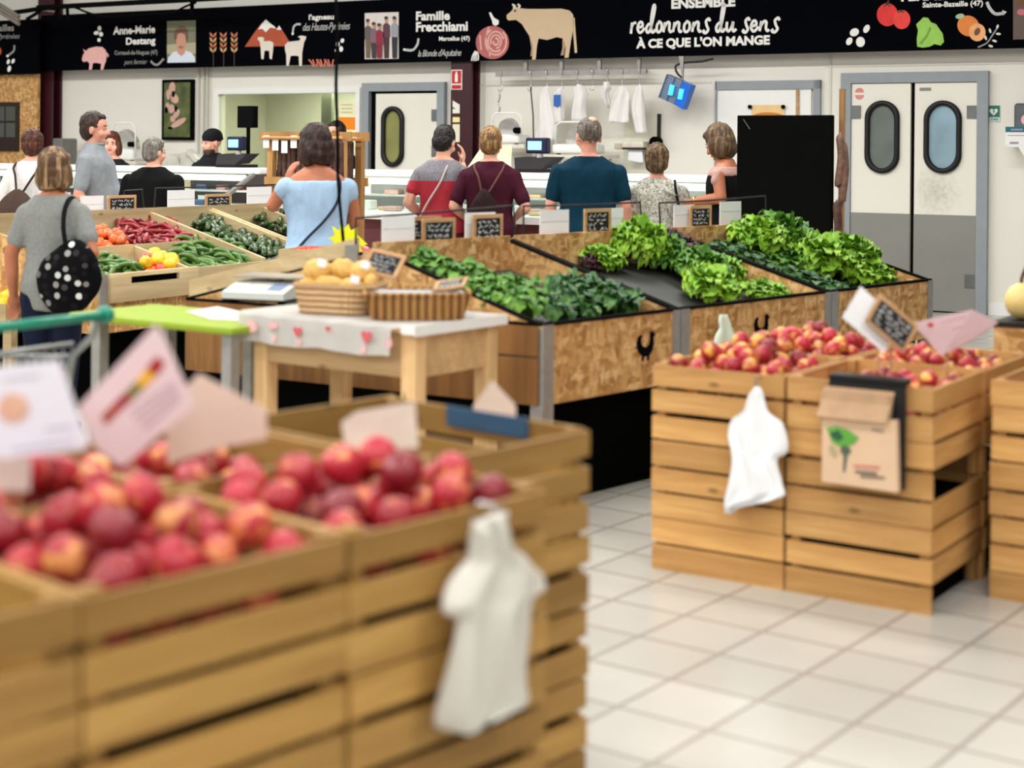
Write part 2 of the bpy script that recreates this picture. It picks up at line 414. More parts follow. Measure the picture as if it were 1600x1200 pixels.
for y in (180, 236):
    a, b, c, e = wrect(675, y - 9, 686, y + 9, .05); bm = BM(); box(bm, a, b, -.065, -.05, c, e); T.part('hinge', bm, mat('hinge_grey', (112, 114, 112), .4, .3), leaf)
# double swing door
T = Thing('door_2', None, None, W, (wx(1425, 300, 0).x, 0, 0)); T.o['kind'] = 'structure'
x0, x1 = wx(1313, 300, .05).x, wx(1543, 300, .05).x; zt = 2.37; bm = BM(); fw = .105
box(bm, x0, x0 + fw, -.07, 0, 0, zt); box(bm, x1 - fw, x1, -.07, 0, 0, zt); box(bm, x0 + fw, x1 - fw, -.07, 0, zt - fw, zt); T.part('door_frame', bm, m_grey)
bm = BM(); box(bm, x0 + fw, x1 - fw, -.006, 0, 0.0, zt - fw); T.part('opening', bm, m_black, label='dark gap between the two leaves')
xm = wx(1425, 300, .05).x
t = NT('scuffed_cream'); v = t.coords((1, 1, 1)); n = t.noise(v, 24, 4)
sm = t.add('ShaderNodeTexGradient', gradient_type='SPHERICAL'); mp = t.add('ShaderNodeMapping'); tc = t.add('ShaderNodeTexCoord')
t.link(tc.outputs['Object'], mp.inputs[0]); cc = wx(1462, 300, .05); mp.inputs['Location'].default_value = (-(cc.x - wx(1425, 300, 0).x) * 2.6, 0, -(cc.z) * 2.6); mp.inputs['Scale'].default_value = (2.6, .2, 2.6); t.link(mp.outputs[0], sm.inputs[0])
mm = t.add('ShaderNodeMath', operation='MULTIPLY'); t.link(sm.outputs['Fac'], mm.inputs[0]); t.link(n, mm.inputs[1])
m_scuff = t.done(t.mix(t.ramp(mm.outputs[0], [(.14, (0, 0, 0, 1)), (.6, (.42, .42, .42, 1))]), S(233, 229, 216), S(120, 118, 110)), .4)
for k, (a, b, pa, pb, pane) in enumerate(((x0 + fw + .004, xm - .022, 1352, 1406, leaf_pane('smoky_pane', (112, 120, 114))), (xm + .02, x1 - fw - .004, 1444, 1503, leaf_pane('blue_pane', (150, 178, 192))))):
    zk = wx((1378, 1480)[k], (333, 336)[k], .05).z
    bm = BM(); box(bm, a, b, -.05, -.008, .015, zt - fw - .006); leaf = T.part('door_leaf', bm, m_scuff)
    bm = BM(); box(bm, a, b, -.058, -.05, .015, zk); T.part('kick_plate', bm, m_kick, leaf)
    q0, q1, r0, r1 = wrect(pa, 157, pb, 271, .05); oval_window(T, q0, q1, r0, r1, -.05, pane, leaf, .05)
    px = (1337, 1519)[k]; q0, q1, r0, r1 = wrect(px - 8, 165, px + 8, 185, .05); bm = BM(); box(bm, q0, q1, -.066, -.05, r0, r1); T.part('hinge_plate', bm, MATS['hinge_grey'], leaf)
    if k: q0, q1, r0, r1 = wrect(1507, 429, 1524, 450, .06); bm = BM(); box(bm, q0, q1, -.066, -.058, r0, r1); T.part('hinge_plate', bm, MATS['hinge_grey'], leaf)
    q0, q1, r0, r1 = wrect((1336, 1437)[k], (139, 137)[k], (1350, 1455)[k], (154, 142)[k], .05); bm = BM()
    if k: box(bm, q0, q1, -.053, -.05, r0, r1); T.part('name_plate', bm, m_kick, leaf)
    else:
        for s in (1, -1):
            slab(bm, [((q0 + q1) / 2 + (q1 - q0) * .5 * cos(t_), -.05, (r0 + r1) / 2 + s * (.012 + (r1 - r0) * .5 * max(0, sin(t_)))) for t_ in [pi * i / 10 for i in range(11)]], (0, -.002, 0))
        T.part('round_sticker', bm, mat('pale_red', (222, 140, 132), .6), leaf)
# serving hatch with sliding white panel (right of the lamp)
T = Thing('door_3', None, None, W, (wx(1200, 170, 0).x, 0, .9)); T.o['kind'] = 'structure'
x0, x1, _, zt = wrect(1117, 126, 1281, 300, .04); bm = BM(); box(bm, x0, x0 + .02, -.05, 0, .95, zt); box(bm, x1 - .07, x1, -.05, 0, .95, zt); box(bm, x0, x1, -.05, 0, zt - .09, zt); T.part('door_frame', bm, m_grey)
bm = BM(); box(bm, x0 + .02, x1 - .1, -.03, 0, .95, zt - .09); lf = T.part('sliding_panel', bm, m_white)
a, b, _, _ = wrect(1243, 180, 1248, 190, .05); bm = BM(); box(bm, a, b, -.045, -.03, .95, zt - .1); T.part('wooden_strip', bm, m_frame, lf)
o, (x0, x1, z0, z1) = wall_sheet('pumpkin_poster', 1174, 164, 1226, 192, .04, mat('kraft_poster', (236, 200, 140), .7, var=.04), 'tan poster with an orange pumpkin, half hidden behind the black panel', 'poster')
bm = BM(); slab(bm, [((x0 + x1) / 2 + .19 * cos(a), -.041, z0 + .02 + .09 * abs(sin(a)) ** .7) for a in [pi * i / 14 for i in range(15)]], (0, -.002, 0)); p = mesh_obj('pumpkin_print', bm, mat('pumpkin_orange', (196, 120, 40), .7)); p.parent = o; p.matrix_parent_inverse = o.matrix_world.inverted() @ W
for px in (1172, 1224):
    c = wx(px, 167, .05); bm = BM(); cyl(bm, c, c - Vector((0, .015, 0)), .022); single('suction_hook', bm, m_black, 'small round black hook beside the top %s corner of the pumpkin poster' % ('left' if px < 1200 else 'right'), 'hook', W)
# columns
for name, a, b, lab in (('steel_column', 58, 80, 'dark maroon steel column rising at the left end of the long black banner'), ('steel_column', 704, 736, 'dark maroon steel column with a red fire sign, below the banner')):
    x0, x1 = wx(a, 180, .2).x, wx(b, 180, .2).x; bm = BM(); box(bm, x0, x1, -.2, -.16, 0, 3.9 if a < 100 else 2.58); box(bm, (x0 + x1) / 2 - .02, (x0 + x1) / 2 + .02, -.16, -.04, 0, 3.9 if a < 100 else 2.58); box(bm, x0, x1, -.04, 0, 0, 3.9 if a < 100 else 2.58)
    single(name, bm, m_maroon, lab, 'column', W)
T = Thing('fire_extinguisher_sign', 'red and white fire extinguisher sign on the maroon column', 'sign', W, (wx(713, 125, .2).x, -.2, 2.1))
x0, x1, z0, z1 = wrect(705, 109, 722, 140, .21); bm = BM(); box(bm, x0, x1, -.212, -.204, z0, z1); T.part('board', bm, m_white)
h = z1 - z0; w_ = x1 - x0; bm = BM(); box(bm, x0 + .01, x1 - .01, -.214, -.212, z0 + h * .3, z1 - .01); box(bm, x0 + .01, x1 - .01, -.214, -.212, z0 + .008, z0 + h * .23); T.part('red_field', bm, mat('sign_red', (190, 30, 30), .5))
bm = BM(); box(bm, x0 + w_ * .36, x0 + w_ * .62, -.216, -.214, z0 + h * .38, z0 + h * .78); box(bm, x0 + w_ * .42, x0 + w_ * .56, -.216, -.214, z0 + h * .78, z0 + h * .9); T.part('extinguisher_symbol', bm, m_ink)
for i, (y0, y1, c, rot) in enumerate(((161, 171, (236, 232, 222), 1), (170, 177, (236, 232, 222), 0), (183, 191, (238, 226, 160), 0), (194, 222, (230, 224, 200), 0))):
    x0, x1, z0, z1 = wrect(707, y0, 718, y1, .21); bm = BM(); q = [(x0, -.205, z0 + rot * .03), (x1, -.205, z0 - rot * .02), (x1, -.205, z1 - rot * .02), (x0, -.205, z1 + rot * .03)]; slab(bm, q, (0, -.002, 0))
    single('paper_note', bm, mat('note_%d' % i, c, .7, var=.02), ('crooked white note highest on the maroon column', 'small flat white note below the crooked one on the maroon column', 'small pale yellow note on the maroon column', 'long cream note lowest on the maroon column')[i], 'note', W, 'notes on the column')
# OSB partition with a small dark window at the far left
T = Thing('osb_partition', 'orange brown board partition with a small dark window at the far left', 'partition', W, (wx(20, 200, .35).x, -.35, 0))
x0, x1, _, zt = wrect(-130, 112, 58, 260, .35); bm = BM(); box(bm, x0, x1, -.35, -.3, 0, zt); pnl = T.part('panel', bm, m_osb)
x0, x1, z0, z1 = wrect(-60, 160, 30, 236, .36); bm = BM(); box(bm, x0, x1, -.375, -.35, z0, z1); fr = T.part('window_frame', bm, mat('dark_brown', (44, 30, 22), .5))
for k in range(5):
    for j in range(2):
        a = x0 + .04 + k * (x1 - x0 - .08) / 5; zz = z0 + .18 + j * (z1 - z0 - .22) / 2; bm = BM(); box(bm, a + .015, a + (x1 - x0 - .08) / 5 - .015, -.382, -.375, zz + .01, zz + (z1 - z0 - .22) / 2 - .02); T.part('pane', bm, leaf_pane('dim_pane', (78, 82, 74)) if 'dp' not in MATS else MATS['dp'], fr); MATS.setdefault('dp', bpy.data.materials['dim_pane'])
# ------------------------------------------------------------------ the long banner and its artwork
BD = .26
NB = Vector((0, -1, 0))
T = Thing('market_banner', 'long black banner with white lettering and farm animals above the meat counter', 'banner', W, (0, -BD, 2.57))
xb0 = wx(64, 70, BD).x; bm = BM(); box(bm, xb0, 8.2, -BD, -BD + .05, 2.57, 3.315); T.part('board', bm, m_board)
BASE_D = BD + .001
LAY = [0]
def bpt(px, py, k=0):
    p = wx(px, py, BD); p.y = -BD - .0015 - .0012 * k; return p
def zpts(s, ox, oy, sc):
    v = [float(x) for x in s.split()]
    return [(ox + v[i] / sc, oy + v[i + 1] / sc) for i in range(0, len(v), 2)]
def art(T, name, polys, m, k=0, parent=None):
    bm = BM()
    for q in polys:
        c = [bpt(x, y, k) for x, y in q]; slab(bm, c, (0, .0012, 0))
    return T.part(name, bm, m, parent)
def circ(cx, cy, rx, ry, n=18, rot=0):
    return [(cx + rx * cos(a) * cos(rot) - ry * sin(a) * sin(rot), cy + rx * cos(a) * sin(rot) + ry * sin(a) * cos(rot)) for a in [2 * pi * i / n for i in range(n)]]
def btext(T, s, x0, y0, x1, y1, m=None, rise=0., bold=.02, shear=0., name='lettering', sp=1.0):
    """lettering between pixel corners: baseline-left (x0,y1) .. top-right; rise = rows the line climbs along its length"""
    o = bpt(x0, y1); ux = bpt(x1, y1 - rise) - o; uz = bpt(x0, y0) - o; uz.x = 0; ux.y = uz.y = 0
    bm = BM(); text_fit(bm, s, o, ux, uz, bold, shear, sp); return T.part(name, bm, m or m_ink)
def strokes(T, lines, w, m=None, name='handwriting', k=0):
    bm = BM()
    for l in lines: ribbon(bm, [bpt(x, y, k) for x, y in l], w, NB)
    return T.part(name, bm, m or m_ink)
m_pig = mat('print_pig_pink', (232, 178, 170), .6, var=.03); m_sheep = mat('print_sheep', (224, 214, 200), .6, var=.03)
m_rust = mat('print_rust', (176, 78, 44), .6); m_cow = mat('print_cow', (206, 180, 146), .6, var=.03); m_meat = mat('print_meat', (176, 96, 92), .6); m_meatl = mat('print_meat_line', (222, 168, 158), .6)
m_wheat = mat('print_wheat', (198, 120, 84), .6); m_red = mat('print_tomato', (222, 44, 40), .6); m_leaf = mat('print_leaf', (150, 200, 84), .6); m_apr = mat('print_apricot', (226, 132, 52), .6)
# pig panel
art(T, 'pig_picture', [zpts('512 375 518 345 528 330 520 306 536 318 556 302 600 291 640 294 660 312 668 345 662 385 655 400 645 436 630 438 632 398 600 392 580 396 574 434 556 438 560 398 545 382 522 388', 0, 0, 4)], m_pig)
strokes(T, [zpts('664 330 676 345 672 355', 0, 0, 4)], .02, m_pig, 'pig_tail')
art(T, 'leaf_print', [circ(155.5, 44.5, 3, 4), circ(150.5, 51.5, 4, 3, rot=-.2), circ(158, 53.5, 3.2, 3.6), circ(154.8, 62.5, 2.6, 3)], m_ink)
btext(T, 'Anne-Marie', 177, 41.5, 242.5, 54.5, rise=2.5, bold=.03); btext(T, 'Destang', 197, 59, 243, 73.5, rise=1.6, bold=.03)
m_dim = mat('print_dim', (150, 148, 142), .6)
btext(T, 'Cornaud-de-Noguas (47)', 179, 79, 246, 88, m_dim, 1, .012); btext(T, 'porc fermier', 194, 93.5, 230, 103, m_dim, .8, .0, .3, 'handwriting')
strokes(T, [zpts('942 382 965 402 990 402 1018 372', 0, 0, 4)], .028, m_dim, 'arrow'); art(T, 'arrow_head', [circ(254.8, 93, 1.8, 2.2)], m_dim)
def photo(px0, py0, px1, py1, name, ground, shapes):
    fr = art(T, name, [[(px0, py0), (px1, py0 - (px1 - px0) * .03), (px1, py1 - (px1 - px0) * .01), (px0, py1)]], ground)
    for k, (nm, q, m) in enumerate(shapes): art(T, nm, q, m, k + 1, fr)
mk = lambda n, c: mat('print_' + n, c, .6, var=.04)
photo(261, 33, 306, 98.5, 'portrait_print', mk('garden', (122, 122, 98)), (('lawn_print', [[(261, 70), (306, 66), (306, 84), (261, 84)]], mk('lawn', (176, 166, 136))), ('blouse_print', [[(262, 98), (263, 90), (270, 82), (278, 79), (290, 79), (299, 82), (305, 90), (305, 97)]], mk('blouse', (214, 222, 234))),
      ('skin_print', [circ(283.5, 62, 8, 14), [(279, 72), (288, 72), (290, 82), (284, 88), (277, 82)]], mk('skin', (200, 146, 122))), ('hair_print', [zpts('1092 250 1088 215 1102 180 1130 160 1155 166 1172 192 1176 240 1166 262 1158 215 1130 205 1112 215 1104 250', 0, 0, 4)], mk('hair', (112, 84, 62)))))
# wheat, mountain, sheep
wl = []; wl2 = []
for c in (333, 349, 366):
    for j in range(4):
        y = 52 + j * 7.8
        for s in (-1, 1): (wl if j % 2 == 0 else wl2).append([(c, y + 7), (c + s * 1.2, y + 1.5), (c + s * 5.4, y - 2.2), (c + s * 4.6, y + 3.4)])
art(T, 'wheat_picture', wl, m_wheat); art(T, 'wheat_print', wl2, mat('print_straw', (206, 160, 110), .6)); strokes(T, [[(c, 82), (c, 104)] for c in (333.5, 349.5, 366)], .012, mat('print_stem', (64, 52, 48), .6), 'wheat_stalks')
art(T, 'mountain_picture', [zpts('330 292 400 190 440 140 470 150 540 180 565 190 606 255 606 288', 300, 0, 4)], m_rust)
art(T, 'snow_caps', [zpts('414 184 436 150 462 122 490 146 520 168 524 178 490 172 462 202 440 180', 300, 0, 4), zpts('528 186 545 160 562 186', 300, 0, 4)], m_ink, 1)
art(T, 'sheep_picture', [zpts('412 235 436 230 452 238 448 258 490 256 510 268 508 310 500 372 486 366 484 318 455 316 448 372 434 368 430 300 424 258 412 248', 300, 0, 4)], m_sheep, 2)
art(T, 'sheep_picture', [zpts('582 282 600 262 672 254 680 240 662 230 682 222 716 228 712 244 702 264 690 330 688 412 672 412 668 350 640 348 618 350 606 412 592 412 590 340 582 310', 300, 0, 4)], m_sheep, 3)
m_g = mat('print_grey', (190, 190, 188), .6)
btext(T, "l'agneau", 482.5, 22.5, 522, 34, rise=1.2, bold=.03); btext(T, 'des Hautes-Pyrénées', 473, 36.5, 547, 52, m_g, 2.2, .0, .35, 'handwriting', .9)
strokes(T, [zpts('680 152 655 152 636 168 630 205', 300, 0, 4)], .026, m_g, 'arrow'); art(T, 'arrow_head', [circ(457.4, 52.5, 1.8, 2.4)], m_ink)
art(T, 'leaf_print', [circ(535, 63.5, 2.8, 3.6, rot=.3), circ(528, 69, 3, 3.8), circ(532.8, 76.5, 3.4, 4.4), circ(524.5, 79, 1.2, 2)], m_ink)
strokes(T, [[(492 + 12 * i + a, 104), (490 + 12 * i + 2 * a, 97), (488.5 + 12 * i + 3 * a, 93)] for i in range(3) for a in (-2, 0, 3)], .02, mat('print_coral', (206, 112, 92), .6), 'grass_picture')
# family photograph and Blonde d'Aquitaine
sh = []
for i, (x, y, ht, c, l) in enumerate(((575, 32, 60, (96, 88, 84), (110, 92, 70)), (604, 28, 62, (92, 54, 64), (70, 40, 46)), (617, 28, 62, (150, 154, 164), (40, 42, 48)), (585, 37, 55, (128, 96, 112), (60, 50, 54)), (594, 39, 52, (142, 34, 60), (130, 30, 52)))):
    sh.append(('figure_print', [[(x - 5, y + 12), (x - 2, y + 8), (x + 2, y + 8), (x + 6, y + 12), (x + 6, y + 30), (x - 5, y + 30)]], mk('top%d' % i, c)))
    sh.append(('legs_print', [[(x - 4, y + 30), (x + 5, y + 30), (x + 4, 91), (x - 3, 91)]], mk('leg%d' % i, l)))
    sh.append(('head_print', [circ(x, y + 3, 2.6, 4.6)], mk('skin', (200, 146, 122)))); sh.append(('hair_print', [circ(x, y, 2.8, 2.6)], mk('darkhair', (50, 38, 34))))
photo(570, 20.5, 623, 92.5, 'family_photo_print', mk('sky_pale', (222, 214, 206)), sh)
btext(T, 'Famille', 650, 18, 703, 32.5, rise=1, bold=.035); btext(T, 'Frecchiami', 650, 34.5, 731, 50, rise=1.5, bold=.035); btext(T, 'Marcellus (47)', 686, 57, 734, 66, rise=.8, bold=.03)
btext(T, "la Blonde d'Aquitaine", 653, 78, 721, 92, m_g, 1.6, .0, .35, 'handwriting', .85)
strokes(T, [zpts('216 240 208 280 180 312 135 312', 600, 0, 4)], .028, m_g, 'arrow'); art(T, 'arrow_head', [circ(632, 77.5, 2.2, 1.8)], m_ink)
art(T, 'roast_picture', [circ(769.5, 66.5, 26, 26, 28)], m_meat)
strokes(T, [[(775 + r * cos(a) * .9, 65 + r * 1.15 * sin(a)) for a in [2 * pi * i / 16 + r for i in range(14)]] for r in (4.5, 9, 13.5, 18)] + [[(764, 42), (760, 60), (766, 88)], [(750, 55), (752, 78)]], .02, m_meatl, 'fat_lines', 1)
art(T, 'bone_print', [zpts('656 80 668 76 688 110 718 128 716 152 698 162 680 152 676 130', 600, 0, 4)], m_ink, 1)
strokes(T, [zpts(s, 600, 0, 4) for s in ('572 318 556 346 548 380', '576 320 566 350 562 382', '580 322 576 352 576 382', '584 322 590 350 588 378')], .016, m_ink, 'paper_frill', 1)
art(T, 'cow_picture', [zpts('766 95 800 66 808 50 826 44 852 52 900 56 1000 56 1110 54 1160 66 1182 90 1188 150 1178 210 1170 250 1164 290 1154 360 1128 362 1136 300 1118 240 1080 232 1020 250 966 240 956 290 948 372 926 374 928 300 912 230 880 180 862 150 826 124 780 128 768 118', 600, 0, 4)], m_cow)
art(T, 'cow_legs', [zpts('908 220 930 280 932 340 916 354 922 300', 600, 0, 4), zpts('1116 240 1134 280 1124 346 1104 346 1116 300', 600, 0, 4)], mat('print_cow_dark', (170, 144, 112), .6), 1)
strokes(T, [zpts('1184 110 1190 200 1200 330', 600, 0, 4)], .03, m_cow, 'cow_tail'); strokes(T, [zpts('808 50 820 38 802 28', 600, 0, 4), zpts('840 48 850 38 836 26', 600, 0, 4)], .022, m_sheep, 'cow_horns', 1)
art(T, 'cow_eye', [circ(805, 17, 2, 1.4)], m_black, 2)
# slogan
btext(T, 'ENSEMBLE', 1049, -2, 1149, 14.2, rise=4, bold=.045)
btext(T, "À CE QUE L'ON MANGE", 994, 58, 1203, 78.5, rise=6, bold=.045)
GL = {'r': ['.05 -.1 .22 .95', '.12 .4 .4 .85 .85 .95'], 'e': ['0 .42 .7 .62 .62 .98 .3 .92 .05 .42 .3 0 .65 .1 1 .45'], 'd': ['.62 .72 .35 .8 .05 .4 .15 .02 .4 .1 .72 .9 1.05 2.3 .95 2.62 .78 2.2 .6 1 .66 .1 .9 .05 1.1 .3'],
      'o': ['.5 .98 .15 .7 .1 .2 .4 0 .8 .3 .82 .8 .5 1.02 .45 .9'], 'n': ['0 0 .2 .95', '.08 .4 .45 .92 .7 .85 .66 .3 .8 .02 1 .15'], 's': ['.95 1.0 .8 1.25 .45 1.0 .55 .55 .72 .2 .4 -.12 .08 0 .28 .16'], 'u': ['.1 .92 .05 .3 .25 .02 .6 .4 .8 .95', '.8 .92 .72 .3 .85 .02 1.15 .25']}
ln = []
for ch, a, b in zip('redonnonsdusens', (135, 190, 262, 348, 408, 488, 575, 648, 735, 845, 932, 1065, 1135, 1210, 1305), (190, 252, 335, 402, 482, 562, 637, 725, 800, 915, 1005, 1130, 1200, 1290, 1380)):
    for st in GL[ch]:
        v = [float(x) for x in st.split()]
        ln.append([(960 + (a + (b - a) * v[i]) / 5.333, (272 - (a - 140) * .012 - 88 * v[i + 1]) / 5.333) for i in range(0, len(v), 2)])
strokes(T, ln, .028, name='slogan_handwriting')
# fruit and vegetables
art(T, 'leaf_print', [circ(1335, 50.5, 7.5, 6, rot=-.5), circ(1354, 45, 4.5, 7, rot=.5), circ(1327, 64.5, 4.6, 6.5, rot=.5), circ(1344.5, 65.5, 7, 8)], m_ink)
art(T, 'tomato_picture', [circ(1386.5, 23, 16.5, 18, 24)], m_red); art(T, 'tomato_picture', [circ(1409, 30.5, 13.5, 15, 24)], mat('print_tomato_light', (232, 62, 52), .6), 1)
strokes(T, [[(1386 + a * 5, 8 + abs(a) * 2), (1387, 5), (1389, 1)] for a in (-1, 0, 1)] + [[(1407 + a * 5, 18 + abs(a) * 2), (1409, 16)] for a in (-1, 0, 1)], .018, mat('print_stalk', (110, 60, 40), .6), 'tomato_stalks', 2)
art(T, 'lettuce_picture', [zpts('932 292 930 240 938 190 926 152 950 130 970 108 1000 112 1020 140 1050 150 1070 180 1092 210 1100 262 1080 284 1040 276 1010 292 970 298', 1200, 0, 4)], m_leaf)
art(T, 'lettuce_rib', [zpts('945 270 990 215 1010 165 1024 180 1000 230 960 280', 1200, 0, 4)], mat('print_leaf_dark', (112, 160, 58), .6), 1)
art(T, 'apricot_picture', [circ(1513, 40.5, 17.5, 16, 24, .5)], m_apr); art(T, 'apricot_half', [circ(1527, 50.5, 13, 14, 24)], mat('print_apricot_flesh', (238, 170, 112), .6), 1); art(T, 'apricot_stone', [circ(1527, 49.5, 4.4, 6.5, 16, .5)], mat('print_stone', (112, 70, 42), .6), 2)
art(T, 'apricot_leaf', [circ(1500, 25.5, 7, 4, rot=-.2)], mat('print_sage', (170, 196, 160), .6), 1)
art(T, 'twig_leaves', [circ(x, y, 4, 1.9, 10, r) for x, y, r in ((1547, 48, 1.3), (1558.5, 42, 1.9), (1540, 59, 1.2), (1560, 53, .1), (1554, 64, .3), (1548, 72, .3))], m_sheep); strokes(T, [[(1528, 74), (1542, 67), (1550, 56), (1558, 44)]], .014, m_dim, 'twig')
btext(T, 'Sainte-Bazeille (47)', 1441.5, 3.5, 1536, 14.5, rise=3, bold=.03); btext(T, 'FERME', 1408, -14, 1478, 2.5, rise=3, bold=.035)
strokes(T, [zpts('1368 12 1385 50 1420 86 1478 82', 1200, 0, 4)], .03, m_g, 'arrow'); art(T, 'arrow_head', [[(1566, 16), (1573, 18.5), (1567.5, 24)]], m_ink)
art(T, 'photo_print', [[(1583, -6), (1650, -8), (1650, 59), (1583, 62)]], mk('field', (98, 80, 72))); art(T, 'pink_print', [circ(1596, 19, 7, 5)], mk('rose', (200, 110, 120)), 1); art(T, 'wall_print', [[(1586, -4), (1650, -6), (1650, 8), (1588, 9)]], mk('stone', (176, 166, 150)), 1)
# neighbouring banner at the far left
T = Thing('side_banner', 'shorter black banner with cut off white lettering left of the maroon column', 'banner', W, (wx(20, 110, .45).x, -.45, 2.5))
BD = .45; x0, x1, z0, z1 = wrect(-90, 33, 60, 117, .45); bm = BM(); box(bm, x0, x1, -.45, -.4, z0, z1); T.part('board', bm, m_board)
btext(T, 'ailles', -2, 38.5, 22, 49, m_dim, .5, .02); btext(T, 'Pyrénées', -4, 53, 31, 63, m_dim, .5, 0, .35, 'handwriting'); strokes(T, [zpts('90 282 86 318 52 346', 0, 0, 4)], .028, m_dim, 'arrow')
art(T, 'leaf_print', [circ(13, 96.5, 2.3, 4, rot=.3), circ(20.5, 95.5, 2.4, 4, rot=.4), circ(14.5, 107.5, 2.8, 5, rot=.2), circ(12, 87.5, 2, 2)], m_ink); art(T, 'orange_print', [circ(-1, 80, 3.5, 6)], m_rust)
BD = .26
# brackets carrying the banner, wall top services
T = Thing('cable_tray', 'black beam and cable tray running above the left end of the banner', 'beam', W, (wx(190, 5, .9).x, -.9, 3.4))
a, b = wx(62, 12, .9), wx(362, -4, .9); bm = BM(); bar(bm, a, b, .12, .05); T.part('beam', bm, m_black)
bm = BM(); tube(bm, [wx(x, y, .9) for x, y in ((20, 20), (60, 14), (100, 10))], .03); bar(bm, wx(62, 18, .9), wx(42, 30, .9), .04, .03); T.part('bracket', bm, m_black)
bm = BM(); tube(bm, [wx(x, y, .75) for x, y in ((100, 8), (118, 12), (135, 19), (152, 24), (170, 26), (235, 22), (268, 20), (290, 10), (306, 4))], .014, smooth=4); tube(bm, [wx(x, y, .75) for x, y in ((92, 14), (88, 22), (96, 31))], .016, smooth=4); tube(bm, [wx(300, -2, .75), wx(300, 22, .75)], .025); tube(bm, [wx(105, 6, .75), wx(106, 32, .75)], .02); T.part('cable', bm, m_black)
bm = BM(); bar(bm, wx(60, 15, .8), wx(84, 18, .8), .03, .02); T.part('lamp_tube', bm, mat('dull_white', (206, 200, 190), .5))
bm = BM(); [tube(bm, [wx(x, y + 6 * k, 1.0) for x, y in ((-10, 2), (8, 12), (30, 26))], .025, smooth=3) for k in range(3)]; single('hanging_hoses', bm, mat('hose_grey', (120, 112, 100), .5), 'grey hoses hanging behind the beam in the top left corner', 'hose', W)
# ------------------------------------------------------------------ deli counters in front of the back wall
m_lamp = glow('counter_lamp', (255, 250, 240), 2.2)
m_cglass = glass('counter_glass', (240, 246, 244), .03)
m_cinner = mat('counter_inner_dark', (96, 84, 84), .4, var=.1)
def counter(label, pxa, pxb, m_back, m_front):
    xa, xb = wx(pxa, 262, 3.0).x, wx(pxb, 275, 3.0).x
    T = Thing('deli_counter', label, 'counter', W, ((xa + xb) / 2, -3.5, 0), 'glass fronted deli counters')
    bm = BM(); box(bm, xa, xb, -4.0, -3.0, .1, .94); T.part('body', bm, m_front)
    bm = BM(); box(bm, xa, xb, -3.95, -3.05, 0, .1); T.part('plinth_or_shade_box', bm, m_black)
    bm = BM(); box(bm, xa, xb, -4.12, -3.0, .94, 1.0); T.part('deck', bm, m_white)
    bm = BM(); box(bm, xa, xb, -3.08, -3.0, 1.0, 1.3); T.part('back_panel', bm, m_back)
    bm = BM(); box(bm, xa, xb, -3.36, -2.92, 1.3, 1.36); bevel(bm, .012); T.part('top_shelf', bm, m_white)
    bm = BM(); box(bm, xa, xb, -3.42, -3.09, 1.12, 1.135); T.part('tier_shelf', bm, m_white)
    bm = BM(); slab(bm, [(xa, -4.08, 1.0), (xb, -4.08, 1.0), (xb, -3.50, 1.32), (xa, -3.50, 1.32)], (0, .006, .008)); T.part('front_glass', bm, m_cglass)
    bm = BM(); n = max(2, int((xb - xa) / 1.25))
    for k in range(n):
        a = xa + (xb - xa) * (k + .08) / n; b = xa + (xb - xa) * (k + .92) / n
        tube(bm, [(a, -3.44, 1.262), (b, -3.44, 1.262)], .03)
    T.part('lamp_bar', bm, m_lamp)
    for k in range(n + 1):
        x = xa + (xb - xa) * k / n; bm = BM(); bar(bm, (x, -4.05, 1.0), (x, -3.45, 1.3), .045, .03); T.part('support_arm', bm, m_steel)
    return xa, xb
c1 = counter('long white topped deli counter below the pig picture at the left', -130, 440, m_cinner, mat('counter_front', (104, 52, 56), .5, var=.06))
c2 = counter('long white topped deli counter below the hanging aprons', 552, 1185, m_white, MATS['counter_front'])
# goods on the decks
kinds = [('meat_joint', 'dark red joint of meat on the deck of the left deli counter', 'meat', (104, 46, 40)), ('cheese_wedge', 'pale wedge of cheese on the deck of the left deli counter', 'cheese', (214, 194, 158)), ('ham_pack', 'pink pack of sliced ham on the deck of the left deli counter', 'ham', (206, 150, 148)), ('price_tag', 'small white price tag standing in the left deli counter', 'price tag', (236, 234, 230)), ('blue_tray', 'small blue tray on the deck of the left deli counter', 'tray', (62, 84, 122))]
rnd = random.Random(3)
for i in range(48):
    nm, lab, cat, c = kinds[i % 5]
    x = c1[0] + 1.4 + (c1[1] - c1[0] - 1.5) * (i + .5) / 48; tier = (i * 7) % 3 == 0; y = (-3.25 if tier else -3.58 - .2 * ((i * 7) % 3 - 1)) - .03 * rnd.random(); s = .055 + .03 * rnd.random(); ZG = 1.136 if tier else 1.001
    bm = BM()
    if i % 5 == 0: ell(bm, (x, y, ZG + s * .75), (s, s * .8, s * .75), 10, 6)
    elif i % 5 == 1: slab(bm, [(x - s, y - s, ZG), (x + s, y - s * .3, ZG), (x - s * .2, y + s, ZG)], (0, 0, s * 1.1))
    elif i % 5 == 3: box(bm, x - .04, x + .04, y - .08, y - .074, ZG, ZG + .09)
    else: box(bm, x - s, x + s, y - s * .7, y + s * .7, ZG, ZG + s * .8); bevel(bm, .01)
    single(nm, bm, mat('goods_' + nm, c, .5), lab, cat, W, 'goods in the left deli counter', smooth=i % 5 == 0)
kinds2 = [('cheese_board', 'tan wooden board on the deck of the right deli counter', 'board', (216, 178, 130)), ('white_tub', 'white tub on the deck of the right deli counter', 'tub', (232, 228, 222)), ('cold_cut_pack', 'pinkish pack of cold cuts on the deck of the right deli counter', 'meat', (210, 168, 156)), ('price_tag', 'small white price tag standing in the right deli counter', 'price tag', (240, 240, 236))]
